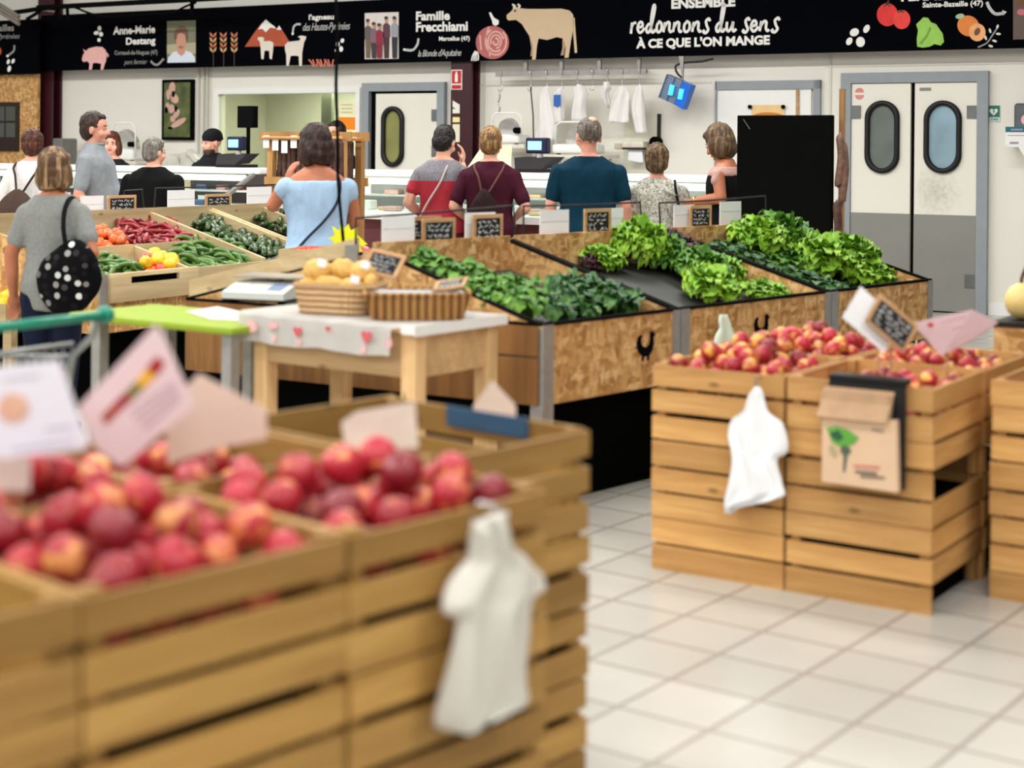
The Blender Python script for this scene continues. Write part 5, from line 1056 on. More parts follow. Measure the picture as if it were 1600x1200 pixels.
for a, b in zip(rows, rows[1:]):
    for i in range(NXC): bm.faces.new((a[i], a[i + 1], b[i + 1], b[i]))
bmesh.ops.solidify(bm, geom=bm.faces[:], thickness=-.003); T.part('cloth', bm, m_cloth, smooth=False)
bm = BM(); box(bm, .003, .008, -.012, TD + .004, .862, .9025); box(bm, -.06, .008, -.016, -.011, .868, .9025); T.part('folded_edge', bm, m_cloth)
m_mot = mat('motif_red', (204, 92, 96), .8); m_motp = mat('motif_pink', (226, 176, 176), .8)
for x, z, s in ((-.565, .842, .024), (-.21, .85, .028), (-.405, .864, .014)):
    bm = BM(); slab(bm, [(x + s * sin(t_) ** 3, -.0355, z + s * (13 * cos(t_) - 5 * cos(2 * t_) - 2 * cos(3 * t_) - cos(4 * t_)) / 16) for t_ in [2 * pi * i / 20 for i in range(20)]], (0, -.001, 0)); T.part('heart_print', bm, m_mot)
bm = BM()
for x, z, w, h in ((-.82, .842, .07, .05), (-.70, .856, .06, .03), (-.69, .805, .02, .03), (-.555, .80, .026, .03), (-.225, .80, .026, .035), (-.10, .835, .03, .045)): slab(bm, [(x + w * .5 * cos(t_), -.0355, z + h * .5 * sin(t_)) for t_ in [2 * pi * i / 10 for i in range(10)]], (0, -.001, 0))
T.part('cloth_print', bm, m_motp)
# baskets
def wicker(name, a, b, sc, d):
    if name in MATS: return MATS[name]
    t = NT(name); w1 = t.add('ShaderNodeTexWave', wave_type='BANDS', bands_direction=d); w1.inputs['Scale'].default_value = sc; w1.inputs['Distortion'].default_value = .8; t.link(t.coords((1, 1, 1)), w1.inputs['Vector'])
    t.bump(w1.outputs[1], .7, .01); MATS[name] = t.done(t.ramp(w1.outputs[1], [(.2, S(*a)), (.75, S(*b))]), .7, 0, .2); return MATS[name]
def rrect(cx, cy, z, hx, hy, r, n=40, ribs=0, amp=0.):
    out = []
    for i in range(n):
        a = 2 * pi * i / n; c, s = cos(a), sin(a); e = 2 / 4.2
        k = 1 + amp * (1 if (i % 2) else -1) * ribs
        out.append((cx + hx * k * math.copysign(abs(c) ** e, c), cy + hy * k * math.copysign(abs(s) ** e, s), z))
    return out
def basket(M, hx, hy, h, label, mt, n=72, flare=.86):
    T = Thing('wicker_basket', label, 'basket', M); bm = BM(); rings = []
    for z, k in ((0, flare), (h * .33, flare + (1 - flare) * .33), (h * .66, flare + (1 - flare) * .66), (h, 1), (h, .93), (h * .5, .89), (.012, .8)): rings.append([bm.verts.new(p) for p in rrect(0, 0, z, hx * k, hy * k, 0, n, 1, .022)])
    loft(bm, rings); T.part('body', bm, mt); bm = BM(); tube(bm, [Vector(p) for p in rrect(0, 0, h, hx * .98, hy * .98, 0, n)] + [Vector(rrect(0, 0, h, hx * .98, hy * .98, 0, n)[0])], .009, 6); T.part('rim', bm, mt); return T
c = G(531, 489, .902); B1 = frame(c.x, c.y + .03, .902, radians(-20)); basket(B1, .172, .125, .115, 'pale oblong basket holding small bags, left on the pine table', wicker('wicker_pale', (176, 136, 94), (220, 186, 142), 13, 'Z'))
c = G(650, 498, .902); B2 = frame(c.x, c.y + .05, .902, radians(6)); basket(B2, .205, .135, .098, 'wide brown ribbed basket lined with a white cloth on the pine table', wicker('wicker_brown', (120, 80, 42), (184, 138, 84), 10, 'X'))
bm = BM(); g = []
for j in range(9): g.append([bm.verts.new((-.185 + .37 * i / 14, -.12 + .24 * j / 8, .086 + .012 * noise.noise(Vector((i * .5, j * .6, 3))) + .012 * ((abs(i - 7) / 7) ** 4 + (abs(j - 4) / 4) ** 4))) for i in range(15)])
for j in range(8):
    for i in range(14): bm.faces.new((g[j][i], g[j][i + 1], g[j + 1][i + 1], g[j + 1][i]))
bmesh.ops.solidify(bm, geom=bm.faces[:], thickness=.004); single('basket_cloth', bm, m_cloth, 'white cloth lining the wide brown basket', 'cloth', B2, smooth=True)
slate(B2, (.06, .03, .104), (.125, .045, .012), (.03, .085, .03), 'small framed slate lying on the white cloth of the brown basket', SG, 12)
m_bag = mat('beige_grain', (214, 170, 92), .6, var=.22, scale=60)
for i, (x, y, z, rx_, ry_, rz_, az) in enumerate(((-.085, -.03, .16, .062, .045, .05, .5), (.01, .0, .168, .06, .048, .048, -.3), (.09, .0, .16, .056, .045, .045, .2), (-.02, -.07, .115, .065, .04, .035, .1), (.075, -.065, .112, .055, .038, .032, -.2), (-.11, -.06, .11, .045, .04, .03, 0), (.14, -.02, .12, .03, .04, .04, .3))):
    T = Thing('grain_bag', ('plump beige bag rising at the left of the pale basket', 'largest beige bag in the middle of the pale basket', 'beige bag at the right of the middle one in the pale basket', 'flat beige bag at the front of the pale basket', 'small beige bag at the front right of the pale basket', 'beige bag tucked in the left end of the pale basket', 'beige bag tucked in the right end of the pale basket')[i], 'bag', B1, (x, y, z - rz_), 'beige bags in the pale basket')
    bm = BM(); ell(bm, (x, y, z), (rx_, ry_, rz_), 20, 12, Matrix.Rotation(az, 3, 'Z'))
    for v in bm.verts: v.co += (v.co - Vector((x, y, z))) * (.1 * noise.noise(v.co * 30) + .06 * noise.noise(v.co * 70))
    T.part('filled_bag', bm, m_bag, smooth=True)
    if i in (0, 2, 4): bm = BM(); slab(bm, [(x + .01 + u, y - ry_ * .75, z + rz_ * .55 + w_) for u, w_ in ((0, 0), (.035, -.01), (.045, .02), (.008, .028))], (0, -.003, .002)); T.part('white_tag', bm, m_paper)
slate(B1, (.045, .075, .16), (.15, .012, -.03), (.035, .04, .095), 'framed slate leaning behind the beige bags in the pale basket', SG, 13)
# ------------------------------------------------------------------ shopping trolley
hL, hR = G(-22, 514, 1.0), G(176, 491, 1.0); ax = (hR - hL); CT = frame(hL.x, hL.y, 0, atan2(ax.y, ax.x)); HW = ax.length
T = Thing('shopping_trolley', 'wire shopping trolley with a green handle, cut by the left edge', 'trolley', CT, (HW / 2, .3, 0))
bm = BM(); tube(bm, [(-.02, 0, 1.0), (HW - .02, 0, 1.0)], .016, 10); T.part('handle_bar', bm, m_green_rub, smooth=True)
bm = BM(); ell(bm, (HW - .025, .01, 1.0), (.03, .035, .03)); T.part('handle_end', bm, m_green_rub, smooth=True)
m_cw = mat('trolley_wire', (150, 154, 150), .35, .6)
bm = BM()
for x in (.0, HW - .06): tube(bm, [(x, .01, .99), (x, .03, .93), (x, .12, .86), (x + (.02 if x else -.02), .30, .12)], .013, 8)
for x in (0, HW - .06): tube(bm, [(x, .12, .86), (x, .95, .80)], .007, 6); tube(bm, [(x, .25, .2), (x, 1.0, .16)], .011, 8)
tube(bm, [(0, .12, .9), (HW - .06, .12, .9)], .009, 6); tube(bm, [(0, .28, .2), (HW - .06, .28, .2)], .01, 6)
T.part('frame', bm, m_cw, smooth=True); bm = BM()
for k in range(13): x = (HW - .06) * k / 12; tube(bm, [(x, .12, .9), (x, .16, .50)], .0028, 5); tube(bm, [(x, .16, .50), (x, .95, .56)], .0028, 5)
for k in range(5): z = .5 + .08 * k; tube(bm, [(0, .155 - .008 * k, z), (HW - .06, .155 - .008 * k, z)], .003, 5)
for x in (0, HW - .06):
    for k in range(12): y = .15 + .8 * k / 11; tube(bm, [(x, y, .85 - .05 * k / 11), (x, y, .5 + .06 * k / 11)], .0028, 5)
    for k in range(4): tube(bm, [(x, .15, .55 + .08 * k), (x, .95, .60 + .06 * k)], .0028, 5)
T.part('basket_wires', bm, m_cw)
for x, y in ((0, .3), (HW - .06, .3), (.02, .95), (HW - .08, .95)): bm = BM(); cyl(bm, (x - .012, y, .06), (x + .012, y, .06), .058, .058, 16); bar(bm, (x, y, .06), (x, y, .17), .03, .02); T.part('caster', bm, m_black)
bm = BM(); ell(bm, (HW * .3, .30, .83), (.11, .13, .12), 20, 12)
for v in bm.verts: v.co += Vector((.02 * noise.noise(v.co * 9), .02 * noise.noise(v.co * 8 + Vector((3, 0, 0))), .02 * noise.noise(v.co * 10)))
single('blue_bag', bm, mat('bag_blue', (44, 110, 206), .5, var=.15), 'bright blue bag lying in the shopping trolley', 'bag', CT, smooth=True)
# ------------------------------------------------------------------ slatted crates
cw = {}
for k, (a, b) in {'near': ((160, 120, 60), (196, 156, 88)), 'far': ((184, 134, 76), (222, 176, 112))}.items():
    cw[k] = (wood('crate_wood_%s_x' % k, a, b, 'x', .6), wood('crate_wood_%s_y' % k, a, b, 'y', .6), wood('crate_wood_%s_z' % k, a, b, 'z', .6))
def crate(M, x0, y0, z0, L, Wd, H, rows, tone, label, group, seed, fruit=False, opening=True):
    rn = random.Random(seed); mx, my, mz = cw[tone]; T = Thing('wooden_crate', label, 'crate', M, (x0 + L / 2, y0 + Wd / 2, z0), group)
    gap = .012; sh = (H - .002) / rows; th = .013
    for y, nm in ((y0, 'front_panel'), (y0 + Wd - th, 'back_panel')):
        bm = BM(); gp = [.001] * (rows + 1) if nm == 'back_panel' else [rn.choice((.002, .005, .008, .010) if tone == 'far' else (.004, .008, .012, .014)) for _ in range(rows + 1)]
        if tone == 'near' and nm == 'front_panel': gp[rows - 1] = .013
        for r in range(rows):
            e = .004 * rn.uniform(-1, 1); j = .0025 * rn.random(); box(bm, x0 + .003 + e, x0 + L - .003 + e, y + (j if y == y0 else -j), y + th + (j if y == y0 else -j), z0 + r * sh + gp[r] * (r > 0), z0 + (r + 1) * sh - gp[r + 1])
        T.part(nm, bm, mx)
    for x in (x0 + .004, x0 + L - th - .004):
        bm = BM()
        for r in range(1 if opening else 0, rows): box(bm, x, x + th, y0 + th + .004, y0 + Wd - th - .004, z0 + r * sh + gap * .5 * (r > 0), z0 + (r + 1) * sh - gap * .5 + .003 * rn.uniform(-1, 0))
        T.part('side_panel', bm, my)
    for x in (x0 + .018, x0 + L - .05):
        for y in (y0 + .017, y0 + Wd - .05): bm = BM(); box(bm, x, x + .032, y, y + .032, z0 + .002, z0 + H - .006); T.part('corner_post', bm, mz)
    bm = BM()
    for r in range(5): w = (Wd - .04) / 5; box(bm, x0 + .02, x0 + L - .02, y0 + .02 + r * w, y0 + .02 + (r + 1) * w - .012, z0 + sh * .95, z0 + sh * .95 + .012)
    T.part('base_boards', bm, mx)
    zb = z0 + sh * .95 + .014; zt = zb + .05 if fruit else z0 + H - .03
    bm = BM(); box(bm, x0 + .056, x0 + L - .056, y0 + .056, y0 + Wd - .056, zb, max(zb + .02, zt)); T.part('inner_shade_box', bm, m_void)  # solid black box added so slat gaps and side openings look dark
    if z0 == 0: bm = BM(); box(bm, x0 + .056, x0 + L - .056, y0 + .056, y0 + Wd - .056, 0, sh * .93); T.part('plinth_or_shade_box', bm, m_void)  # black block added to darken the hollow below the base boards
    return T
fruit_id = [0]
def nectarine(seed):
    rn = random.Random(seed); bm = BM(); ell(bm, (0, 0, 0), (1, 1, .93), 16, 10)
    for v in bm.verts:
        d = v.co.xy.length; a = atan2(v.co.y, v.co.x)
        if v.co.z > 0: v.co.z -= .34 * max(0, 1 - d * 2.6)
        v.co *= 1 - .07 * max(0, cos(a)) ** 14 * (1 if v.co.z > -.3 else .3) + .02 * sin(a * 2 + seed)
    tube(bm, [(0, 0, .56), (.02, 0, .72), (.06, .02, .86)], .05, 5); return bm
def fruit_mat(name, reds, yel, thr):
    t = NT(name); oi = t.add('ShaderNodeObjectInfo'); v = t.coords((1, 1, 1))
    ad = t.add('ShaderNodeVectorMath', operation='MULTIPLY_ADD'); t.link(v, ad.inputs[0]); ad.inputs[1].default_value = (.75, .75, .75)
    cx = t.add('ShaderNodeCombineXYZ'); m3 = t.add('ShaderNodeMath', operation='MULTIPLY'); t.link(oi.outputs['Random'], m3.inputs[0]); m3.inputs[1].default_value = 60; t.link(m3.outputs[0], cx.inputs[0]); t.link(m3.outputs[0], cx.inputs[2]); t.link(cx.outputs[0], ad.inputs[2])
    n = t.noise(ad.outputs[0], 1.0, 3, .55, .4); fine = t.noise(v, 9, 3)
    red = t.ramp(fine, [(.3, S(*reds[0])), (.7, S(*reds[1]))]); col = t.mix(t.ramp(n, [(thr, (0, 0, 0, 1)), (thr + .13, (1, 1, 1, 1))]), red, S(*yel))
    col = t.mix(1., col, t.ramp(oi.outputs['Random'], [(0, (.5, .42, .55, 1)), (.5, (1, 1, 1, 1)), (1, (1.22, 1.25, 1.3, 1))]), 'MULTIPLY')
    return t.done(col, .34, 0, .45)
m_apple = fruit_mat('apple_red', ((128, 12, 28), (196, 44, 58)), (236, 164, 92), .545)
m_nect = fruit_mat('nectarine_red', ((140, 16, 34), (204, 54, 66)), (244, 184, 92), .50)
m_pear = fruit_mat('pear_yellow', ((214, 186, 70), (230, 206, 96)), (190, 190, 70), .6)
FR = {k: [mesh_obj('fruit_source', nectarine(80 + i), m, True) for i in range(3)] for k, m in (('apple', m_apple), ('nect', m_nect), ('pear', m_pear))}
def fill(M, x0, x1, y0, y1, zb, mound, r, n, kind, name, label, group, seed, topz):
    """heap: fruit after fruit dropped to the lowest free spot, never through one another"""
    rn = random.Random(seed); placed = []
    for _ in range(n):
        best = None
        for t_ in range(26):
            x, y = rn.uniform(x0 + r, x1 - r), rn.uniform(y0 + r, y1 - r); z = zb + r
            for p in placed:
                d2 = (p[0] - x) ** 2 + (p[1] - y) ** 2; s = p[3] + r + .001
                if d2 < s * s: z = max(z, p[2] + sqrt(s * s - d2))
            u, v = (x - (x0 + x1) / 2) / ((x1 - x0) / 2), (y - (y0 + y1) / 2) / ((y1 - y0) / 2)
            if z + r > topz + mound * (1 - max(abs(u), abs(v)) ** 2): continue
            if best is None or z < best[2]: best = (x, y, z)
        if best is None: continue
        rr = r * rn.uniform(.93, 1.0); placed.append(best + (rr,))
        o = FR[kind][rn.randrange(3)].copy(); COL.objects.link(o); o.name = name
        o.matrix_world = M @ Matrix.Translation(best) @ Euler((rn.uniform(-.9, .9), rn.uniform(-.9, .9), rn.uniform(0, 6.28))).to_matrix().to_4x4() @ Matrix.Scale(rr, 4)
        props(o, label, 'fruit', group)
# near crates: A (left), B, C in front, B2 and C2 behind them, D set back at the right
HN = .44; LN = .54
near = [('A', -1.62, 0, 'wooden crate at the bottom left corner holding a few yellow pears'), ('B', -1.08, 0, 'wooden crate of red apples in front of the pink paper sign'), ('C', -.54, 0, 'wooden crate of red apples with a white bag hanging on its front'), ('B2', -1.08, .56, 'wooden crate of apples under the pink and tan paper signs'), ('C2', -.54, .56, 'half filled wooden crate behind the apple crate with the white bag')]
for i, (nm, x, y, lab) in enumerate(near):
    d = .54 if y == 0 else .50
    crate(NF, x, y, 0, LN, d, HN, 5, 'near', 'lower crate under the ' + lab.replace('wooden ', '', 1), 'crates of the near apple display', 100 + i)
    crate(NF, x, y, HN + .001, LN, d, HN - .001, 5, 'near', lab, 'crates of the near apple display', 120 + i, True)
crate(NF, .012, .366, 0, .573, .70, HN, 5, 'near', 'lower crate of the stack with the dark blue label', 'crates of the near apple display', 140)
crate(NF, .012, .366, HN + .001, .573, .70, HN - .001, 5, 'near', 'wide empty wooden crate with a dark blue label inside, right of the red apples', 'crates of the near apple display', 141, True, False)
q0, q1 = hit(700, 652, NF, .585 - .022, 0), hit(826, 655, NF, .585 - .022, 0); bm = BM(); box(bm, .556, .562, q1.y, q0.y, .825, .876); T = Thing('crate_label', 'dark blue label strip on the inside of the wide empty crate', 'label', NF, (.56, (q0.y + q1.y) / 2, .825)); T.part('strip', bm, mat('label_blue', (52, 84, 112), .5, var=.1))
for x0, x1, y0, y1, lab in ((-1.08, -.54, 0, .54, 'red apple in the near crate below the pink paper sign'), (-.54, 0, 0, .54, 'red apple in the near crate with the white bag'), (-1.08, -.54, .56, 1.06, 'red apple in the rear crate under the paper signs')):
    fill(NF, x0 + .02, x1 - .02, y0 + .02, y1 - .02, .74, .09 + .03 * (y0 > 0), .045, 96, 'apple', 'apple', lab, lab.replace('red apple', 'red apples'), int(1000 * (x0 + 3) + y0 * 10), .885 + .03 * (y0 > 0))
fill(NF, -.52, -.12, .58, 1.03, .70, .05, .044, 40, 'apple', 'apple', 'red apple in the half filled crate behind the white bag crate', 'red apples in the half filled crate', 77, .86)
fill(NF, -1.60, -1.1, .02, .52, .62, 0, .037, 44, 'pear', 'pear', 'yellow pear in the crate at the bottom left corner', 'yellow pears in the corner crate', 78, .80)
m_plastic = mat('thin_plastic', (204, 200, 189), .32, var=.02, spec=.4)
single('plastic_bag', hanging('plastic_bag', NF, -.055, [(808, 738, 794), (824, 737, 797), (850, 739, 798), (868, 738, 804), (884, 722, 824), (905, 703, 842), (924, 693, 851), (940, 706, 850), (958, 712, 826), (1000, 703, 825), (1050, 695, 828), (1095, 690, 828), (1116, 696, 822), (1130, 704, 760)], .06, 2.4, 6, .014, 3, 36), m_plastic, 'translucent white plastic bag hanging on the near apple crates', 'bag', NF, smooth=True)
c = hit(766, 806, NF, -.03); bm = BM(); tube(bm, [(c.x, .0, c.z + .02), (c.x, -.05, c.z + .02), (c.x, -.06, c.z - .03)], .005, 6); single('bag_hook', bm, m_chrome, 'small wire hook holding the white bag on the near apple crate', 'hook', NF)
# paper signs above the near crates
def sheet(name, Y, pts, m, label, t=.003, yaw=None, cat='sign'):
    c = [P(x, y, Y + (dy[0] if dy else 0)) for x, y, *dy in pts]; T = Thing(name, label, cat, I4, sum(c, Vector()) / len(c)); bm = BM(); slab(bm, c, (0, t, 0)); T.part('sheet', bm, m); T.Y = Y; return T
def onsheet(T, name, pts, m, k=1, Y=None):
    bm = BM(); slab(bm, [P(x, y, (Y or T.Y) - .0016 * k) for x, y in pts], (0, .0012, 0)); T.part(name, bm, m)
def stick(T, px0, py0, px1, py1, w=.012):
    bm = BM(); bar(bm, P(px0, py0, T.Y + .009), P(px1, py1, T.Y + .009), w, w * .6); T.part('stick', bm, m_frame)
m_lilac = mat('lilac_white_paper', (232, 230, 242), .6, var=.02)
T = sheet('price_sign', 2.82, ((-40, 578), (92, 562), (138, 694), (132, 702), (-40, 722)), m_lilac, 'white paper sign with a round peach picture at the left edge')
onsheet(T, 'peach_picture', circ(20, 638, 25, 24), mat('peach_print', (226, 176, 158), .7, var=.1, scale=30)); onsheet(T, 'peach_blush', circ(27, 634, 14, 14), mat('peach_blush', (232, 186, 160), .7), 2)
for i, (x0, y0, x1, y1) in enumerate(((5, 590, 62, 584), (70, 668, 112, 664), (20, 700, 116, 686))): onsheet(T, 'text_line', ((x0, y0), (x1, y1), (x1, y1 + 5), (x0, y0 + 5)), mat('print_lilac', (200, 198, 214), .7))
stick(T, 30, 700, 30, 800)
T = sheet('price_sign', 2.76, ((-30, 716), (48, 716), (46, 768), (-30, 766)), mat('rose_beige_paper', (206, 184, 176), .7), 'lower rose beige paper below the white peach sign'); stick(T, 10, 760, 10, 810)
T = sheet('price_sign', 3.02, ((122, 636), (244, 506), (262, 540), (304, 634), (190, 730), (150, 700)), m_pink, 'pink paper sign turned on its corner with a strip of red and yellow vegetables')
sp = [((157, 652), (166, 664)), ((178, 630), (188, 641)), ((196, 612), (207, 624)), ((212, 596), (224, 608)), ((228, 576), (244, 588)), ((245, 556), (258, 568))]
for i, c in enumerate(((170, 62, 30), (160, 30, 36), (122, 120, 52), (226, 172, 40), (168, 30, 34))):
    (a, b), (c2, d) = (sp[i], sp[i + 1]); onsheet(T, 'vegetable_picture', (a, c2, d, b), mat('strip_%d' % i, c, .7, var=.25, scale=60))
for i in range(4): o_ = 16 * i; onsheet(T, 'text_line', ((200 + o_ * .5, 662 + o_ * .55 - 20), (272 + o_ * .2, 596 + o_ * .5), (274 + o_ * .2, 599 + o_ * .5), (202 + o_ * .5, 666 + o_ * .55 - 20)), mat('print_mauve', (196, 168, 178), .7))
stick(T, 200, 700, 214, 760)
T = sheet('price_sign', 3.20, ((258, 640), (310, 584), (416, 640), (417, 686), (340, 700), (262, 726)), m_tan, 'blank tan paper sign just right of the pink one'); stick(T, 330, 680, 330, 735)
T = sheet('price_sign', 3.52, ((533, 660), (556, 644), (648, 628), (654, 700), (560, 702), (538, 694)), mat('cream_sheet', (228, 216, 202), .7), 'cream paper lying in the wide crate left of the blue label'); stick(T, 600, 690, 600, 745)
T = sheet('price_sign', 4.22, ((740, 634), (769, 594), (806, 634), (806, 652), (740, 650)), m_tan, 'pointed tan paper sticking up behind the blue label'); stick(T, 772, 640, 772, 690)
bm = BM(); c = hit(668, 694, NF, .45); ell(bm, (c.x, .46, .83), (.03, .03, .02)); single('green_fruit', bm, mat('fruit_green', (150, 190, 100), .5), 'pale green fruit against the front board of the wide empty crate', 'fruit', NF, smooth=True)
# ------------------------------------------------------------------ crates on the right
HE = .385; LE = .533; WE = .575
CGR = 'crates of the right nectarine display'
ex = [('E', 0, 0, 'nectarine crate with a white bag hanging on its front'), ('F', LE + .006, 0, 'nectarine crate with kraft paper bags hanging on its front'), ('E2', 0, WE + .01, 'nectarine crate behind the one with the white bag'), ('F2', LE + .006, WE + .01, 'nectarine crate under the slate and the pink paper'), ('G', 1.160, .34, 'nectarine crate cut by the right edge of the picture'), ('G2', 1.160, .34 + WE + .01, 'nectarine crate behind the one at the right edge')]
for i, (nm, x, y, lab) in enumerate(ex):
    crate(EF, x, y, 0, LE, WE, HE, 4, 'far', 'bottom crate under the ' + lab, CGR, 200 + i)
    crate(EF, x, y, HE + .001, LE, WE, HE - .001, 4, 'far', 'upper ' + lab, CGR, 220 + i, True)
    fill(EF, x + .02, x + LE - .02, y + .02, y + WE - .02, .64 if nm != 'F' else .60, (.10, .03, .10, .06, .0, .05)[i], .036, (100, 80, 96, 80, 60, 70)[i], 'nect', 'nectarine', 'red nectarine in the ' + lab, 'nectarines in the ' + lab, 300 + i, (.775, .755, .775, .765, .75, .775)[i])
bg = hanging('plastic_bag', EF, -.05, [(606, 1178, 1188), (620, 1170, 1196), (644, 1163, 1202), (660, 1144, 1222), (680, 1138, 1229), (700, 1141, 1230), (712, 1144, 1216), (735, 1144, 1221), (752, 1140, 1224), (768, 1137, 1228), (779, 1135, 1204), (792, 1135, 1156), (800, 1136, 1146)], .06, 5.2, 7, .012, 3, 36)
single('plastic_bag', bg, mat('white_plastic', (232, 234, 236), .3, var=.015), 'bright white plastic bag hanging on the right nectarine crate', 'bag', EF, smooth=True)
c = hit(1184, 604, EF, -.03); bm = BM(); tube(bm, [(c.x, .0, c.z + .03), (c.x, -.045, c.z + .03), (c.x, -.05, c.z - .02)], .004, 6); single('bag_hook', bm, m_chrome, 'small wire hook holding the bright white bag', 'hook', EF)
single('plastic_bag', hanging('plastic_bag', SR, -.045, [(492, 1124, 1136), (500, 1121, 1139), (512, 1122, 1142), (524, 1116, 1146), (542, 1113, 1152), (560, 1114, 1156)], .05, 3.3, 5, .012, 2, 24), mat('pale_green_plastic', (222, 234, 214), .35, var=.03), 'small pale green bag hanging on the middle bin, behind the nectarines', 'bag', SR, smooth=True)
# kraft bag dispenser
def ex_(px, py, y=-.03): return hit(px, py, EF, y)
a, b = ex_(1296, 600), ex_(1414, 606); T = Thing('bag_holder', 'black metal holder hooked on the crate, holding kraft paper bags', 'holder', EF, ((a.x + b.x) / 2, -.03, ex_(1400, 765).z))
bm = BM(); box(bm, a.x, b.x, -.035, .03, .765, .788); box(bm, a.x + .0, b.x, -.035, -.025, .70, .775); T.part('hook_bar', bm, m_rubber); q = ex_(1400, 764); bm = BM(); box(bm, ex_(1392, 700).x, b.x, -.03, -.016, q.z, .77); T.part('back_plate', bm, m_rubber)
m_kraft = mat('kraft_paper', (196, 160, 124), .75, var=.06, scale=20)
T = Thing('kraft_bags', 'bundle of kraft paper bags printed with a green tree on the right crate', 'paper bags', EF, (ex_(1340, 700).x, -.08, ex_(1340, 764).z))
x0, x1 = ex_(1286, 640).x, ex_(1394, 640).x; z1, z2 = ex_(1340, 607).z, ex_(1340, 652).z
bm = BM(); slab(bm, [(x0 + .01, -.036, z1), (x0, -.09, z2), (x0, -.04, z2)], (x1 - x0, 0, 0)); box(bm, x0 + .004, x1, -.06, -.037, z2 - .04, z1 - .01); T.part('folded_tops', bm, mat('kraft_shade', (180, 146, 112), .75, var=.1, scale=14))
x0, x1 = ex_(1284, 700, -.07).x, ex_(1403, 705, -.07).x; zt, zb = ex_(1340, 652, -.07).z, ex_(1340, 762, -.07).z
bm = BM(); slab(bm, [(x0, -.068, zt), (x1 - .008, -.068, zt), (x1, -.068, zb), (x0, -.068, zb + .004)], (0, .03, 0)); T.part('front_bag', bm, mat('kraft_light', (212, 180, 148), .75, var=.04))
def kp(pts, nm, m, k=1):
    bm = BM(); slab(bm, [ex_(x, y, -.0695 - .001 * k) for x, y in pts], (0, .001, 0)); T.part(nm, bm, m)
kp([(1291, 669), (1306, 666), (1326, 672), (1342, 684), (1334, 694), (1318, 699), (1308, 696), (1299, 690), (1296, 680)], 'tree_crown', mat('print_green', (92, 160, 62), .7)); kp([(1296, 676), (1310, 672), (1318, 684), (1310, 690), (1300, 684)], 'crown_shadow_print', mat('print_dark_green', (38, 84, 52), .7), 2)
kp([(1316, 696), (1326, 698), (1330, 706), (1324, 712), (1320, 738), (1317, 738), (1318, 712), (1312, 704)], 'tree_trunk', mat('print_trunk', (80, 92, 76), .7)); kp([(1294, 700), (1300, 694), (1308, 706), (1306, 716), (1298, 710)], 'small_leaves', mat('print_sage2', (168, 160, 120), .7))
for i, (x, y, w, c) in enumerate(((1334, 726, 40, (200, 120, 110)), (1336, 735, 34, (96, 86, 74)), (1344, 742, 38, (120, 106, 90)), (1362, 669, 18, (150, 126, 110)))): kp([(x + 4 * k + (0 if j in (0, 3) else 3), y + (0 if j < 2 else 4) + .08 * 4 * k) for k in (0,) for j in range(4)] if False else [(x, y), (x + w, y + 3), (x + w, y + 7), (x, y + 4)], 'printed_words', mat('word_%d' % i, c, .7))
# signs in the right fruit
Y0 = 5.62
T = sheet('price_sign', Y0 + .03, ((1345, 447), (1405, 503), (1382, 552), (1316, 496)), m_paper, 'blank white card turned on its corner left of the slanted slate'); stick(T, 1372, 530, 1372, 580)
c = [P(x, y, Y0) for x, y in ((1352, 502), (1412, 553), (1376, 459))]
Ts = slate(I4, c[0], c[1] - c[0], c[2] - c[0], 'slanted framed slate standing in the right nectarine crates', SG, 21, .014, .014)
bm = BM(); bar(bm, P(1392, 540, Y0 + .02), P(1392, 590, Y0 + .02), .012, .008); Ts.part('stick', bm, m_frame)
T = sheet('price_sign', 5.8, ((1425, 505, -.05), (1520, 484, .05), (1560, 504, .1), (1520, 532, .04), (1471, 556, -.04)), mat('rose_paper', (222, 190, 194), .7, var=.02), 'rose paper sheet right of the slanted slate in the nectarines'); stick(T, 1480, 540, 1480, 590)
onsheet(T, 'red_mark', circ(1454, 508, 5, 4), mat('mark_red', (196, 70, 76), .7), 1, 5.72)
for x0, y0, x1, y1 in ((1470, 503, 1510, 494), (1488, 514, 1506, 508), (1500, 528, 1530, 514)): onsheet(T, 'text_line', ((x0, y0), (x1, y1), (x1, y1 + 3), (x0, y0 + 3)), mat('print_mauve2', (200, 160, 166), .7), 1, 5.72)
# melon stand at the right edge
c = G(1596, 505, .82); MF = frame(c.x, c.y, 0, radians(-33)); T = Thing('display_stand', 'board stand with a black top edge behind the crates at the right edge', 'stand', MF, (.3, .3, 0)); bm = BM(); box(bm, -.12, .9, 0, .6, 0, .80); T.part('body', bm, m_osb); bm = BM(); box(bm, -.13, .91, -.01, .61, .80, .82); T.part('top', bm, m_rubber)
c = MF.inverted() @ P(1598, 478, (MF @ Vector((.06, .12, 0))).y); c = hit(1599, 480, MF, .16); r = .082; bm = BM(); ell(bm, (c.x, .16, .82 + r), (r, r, r), 24, 14)
for v in bm.verts: d_ = v.co - Vector((c.x, .16, .82 + r)); v.co += d_ * .02 * sin(atan2(d_.y, d_.x) * 9)
T = Thing('melon', 'pale yellow melon on the black topped stand at the right edge', 'melon', MF, (c.x, .16, .82)); T.part('body', bm, mat('melon_skin', (226, 200, 128), .5, var=.08, scale=20), smooth=True); bm = BM(); tube(bm, [(c.x - .01, .16, .82 + 2 * r - .004), (c.x - .005, .16, .82 + 2 * r + .03), (c.x + .03, .16, .82 + 2 * r + .12)], .008, 6, 3); T.part('stem', bm, mat('stem_brown', (92, 62, 52), .6))
c = G(986, 709, 0); bm = BM(); box(bm, c.x - .14, c.x + .3, c.y - .02, c.y + .25, 0, .012); single('floor_mat', bm, m_green_rub, 'green mat edge on the floor beside the right nectarine crates', 'mat')
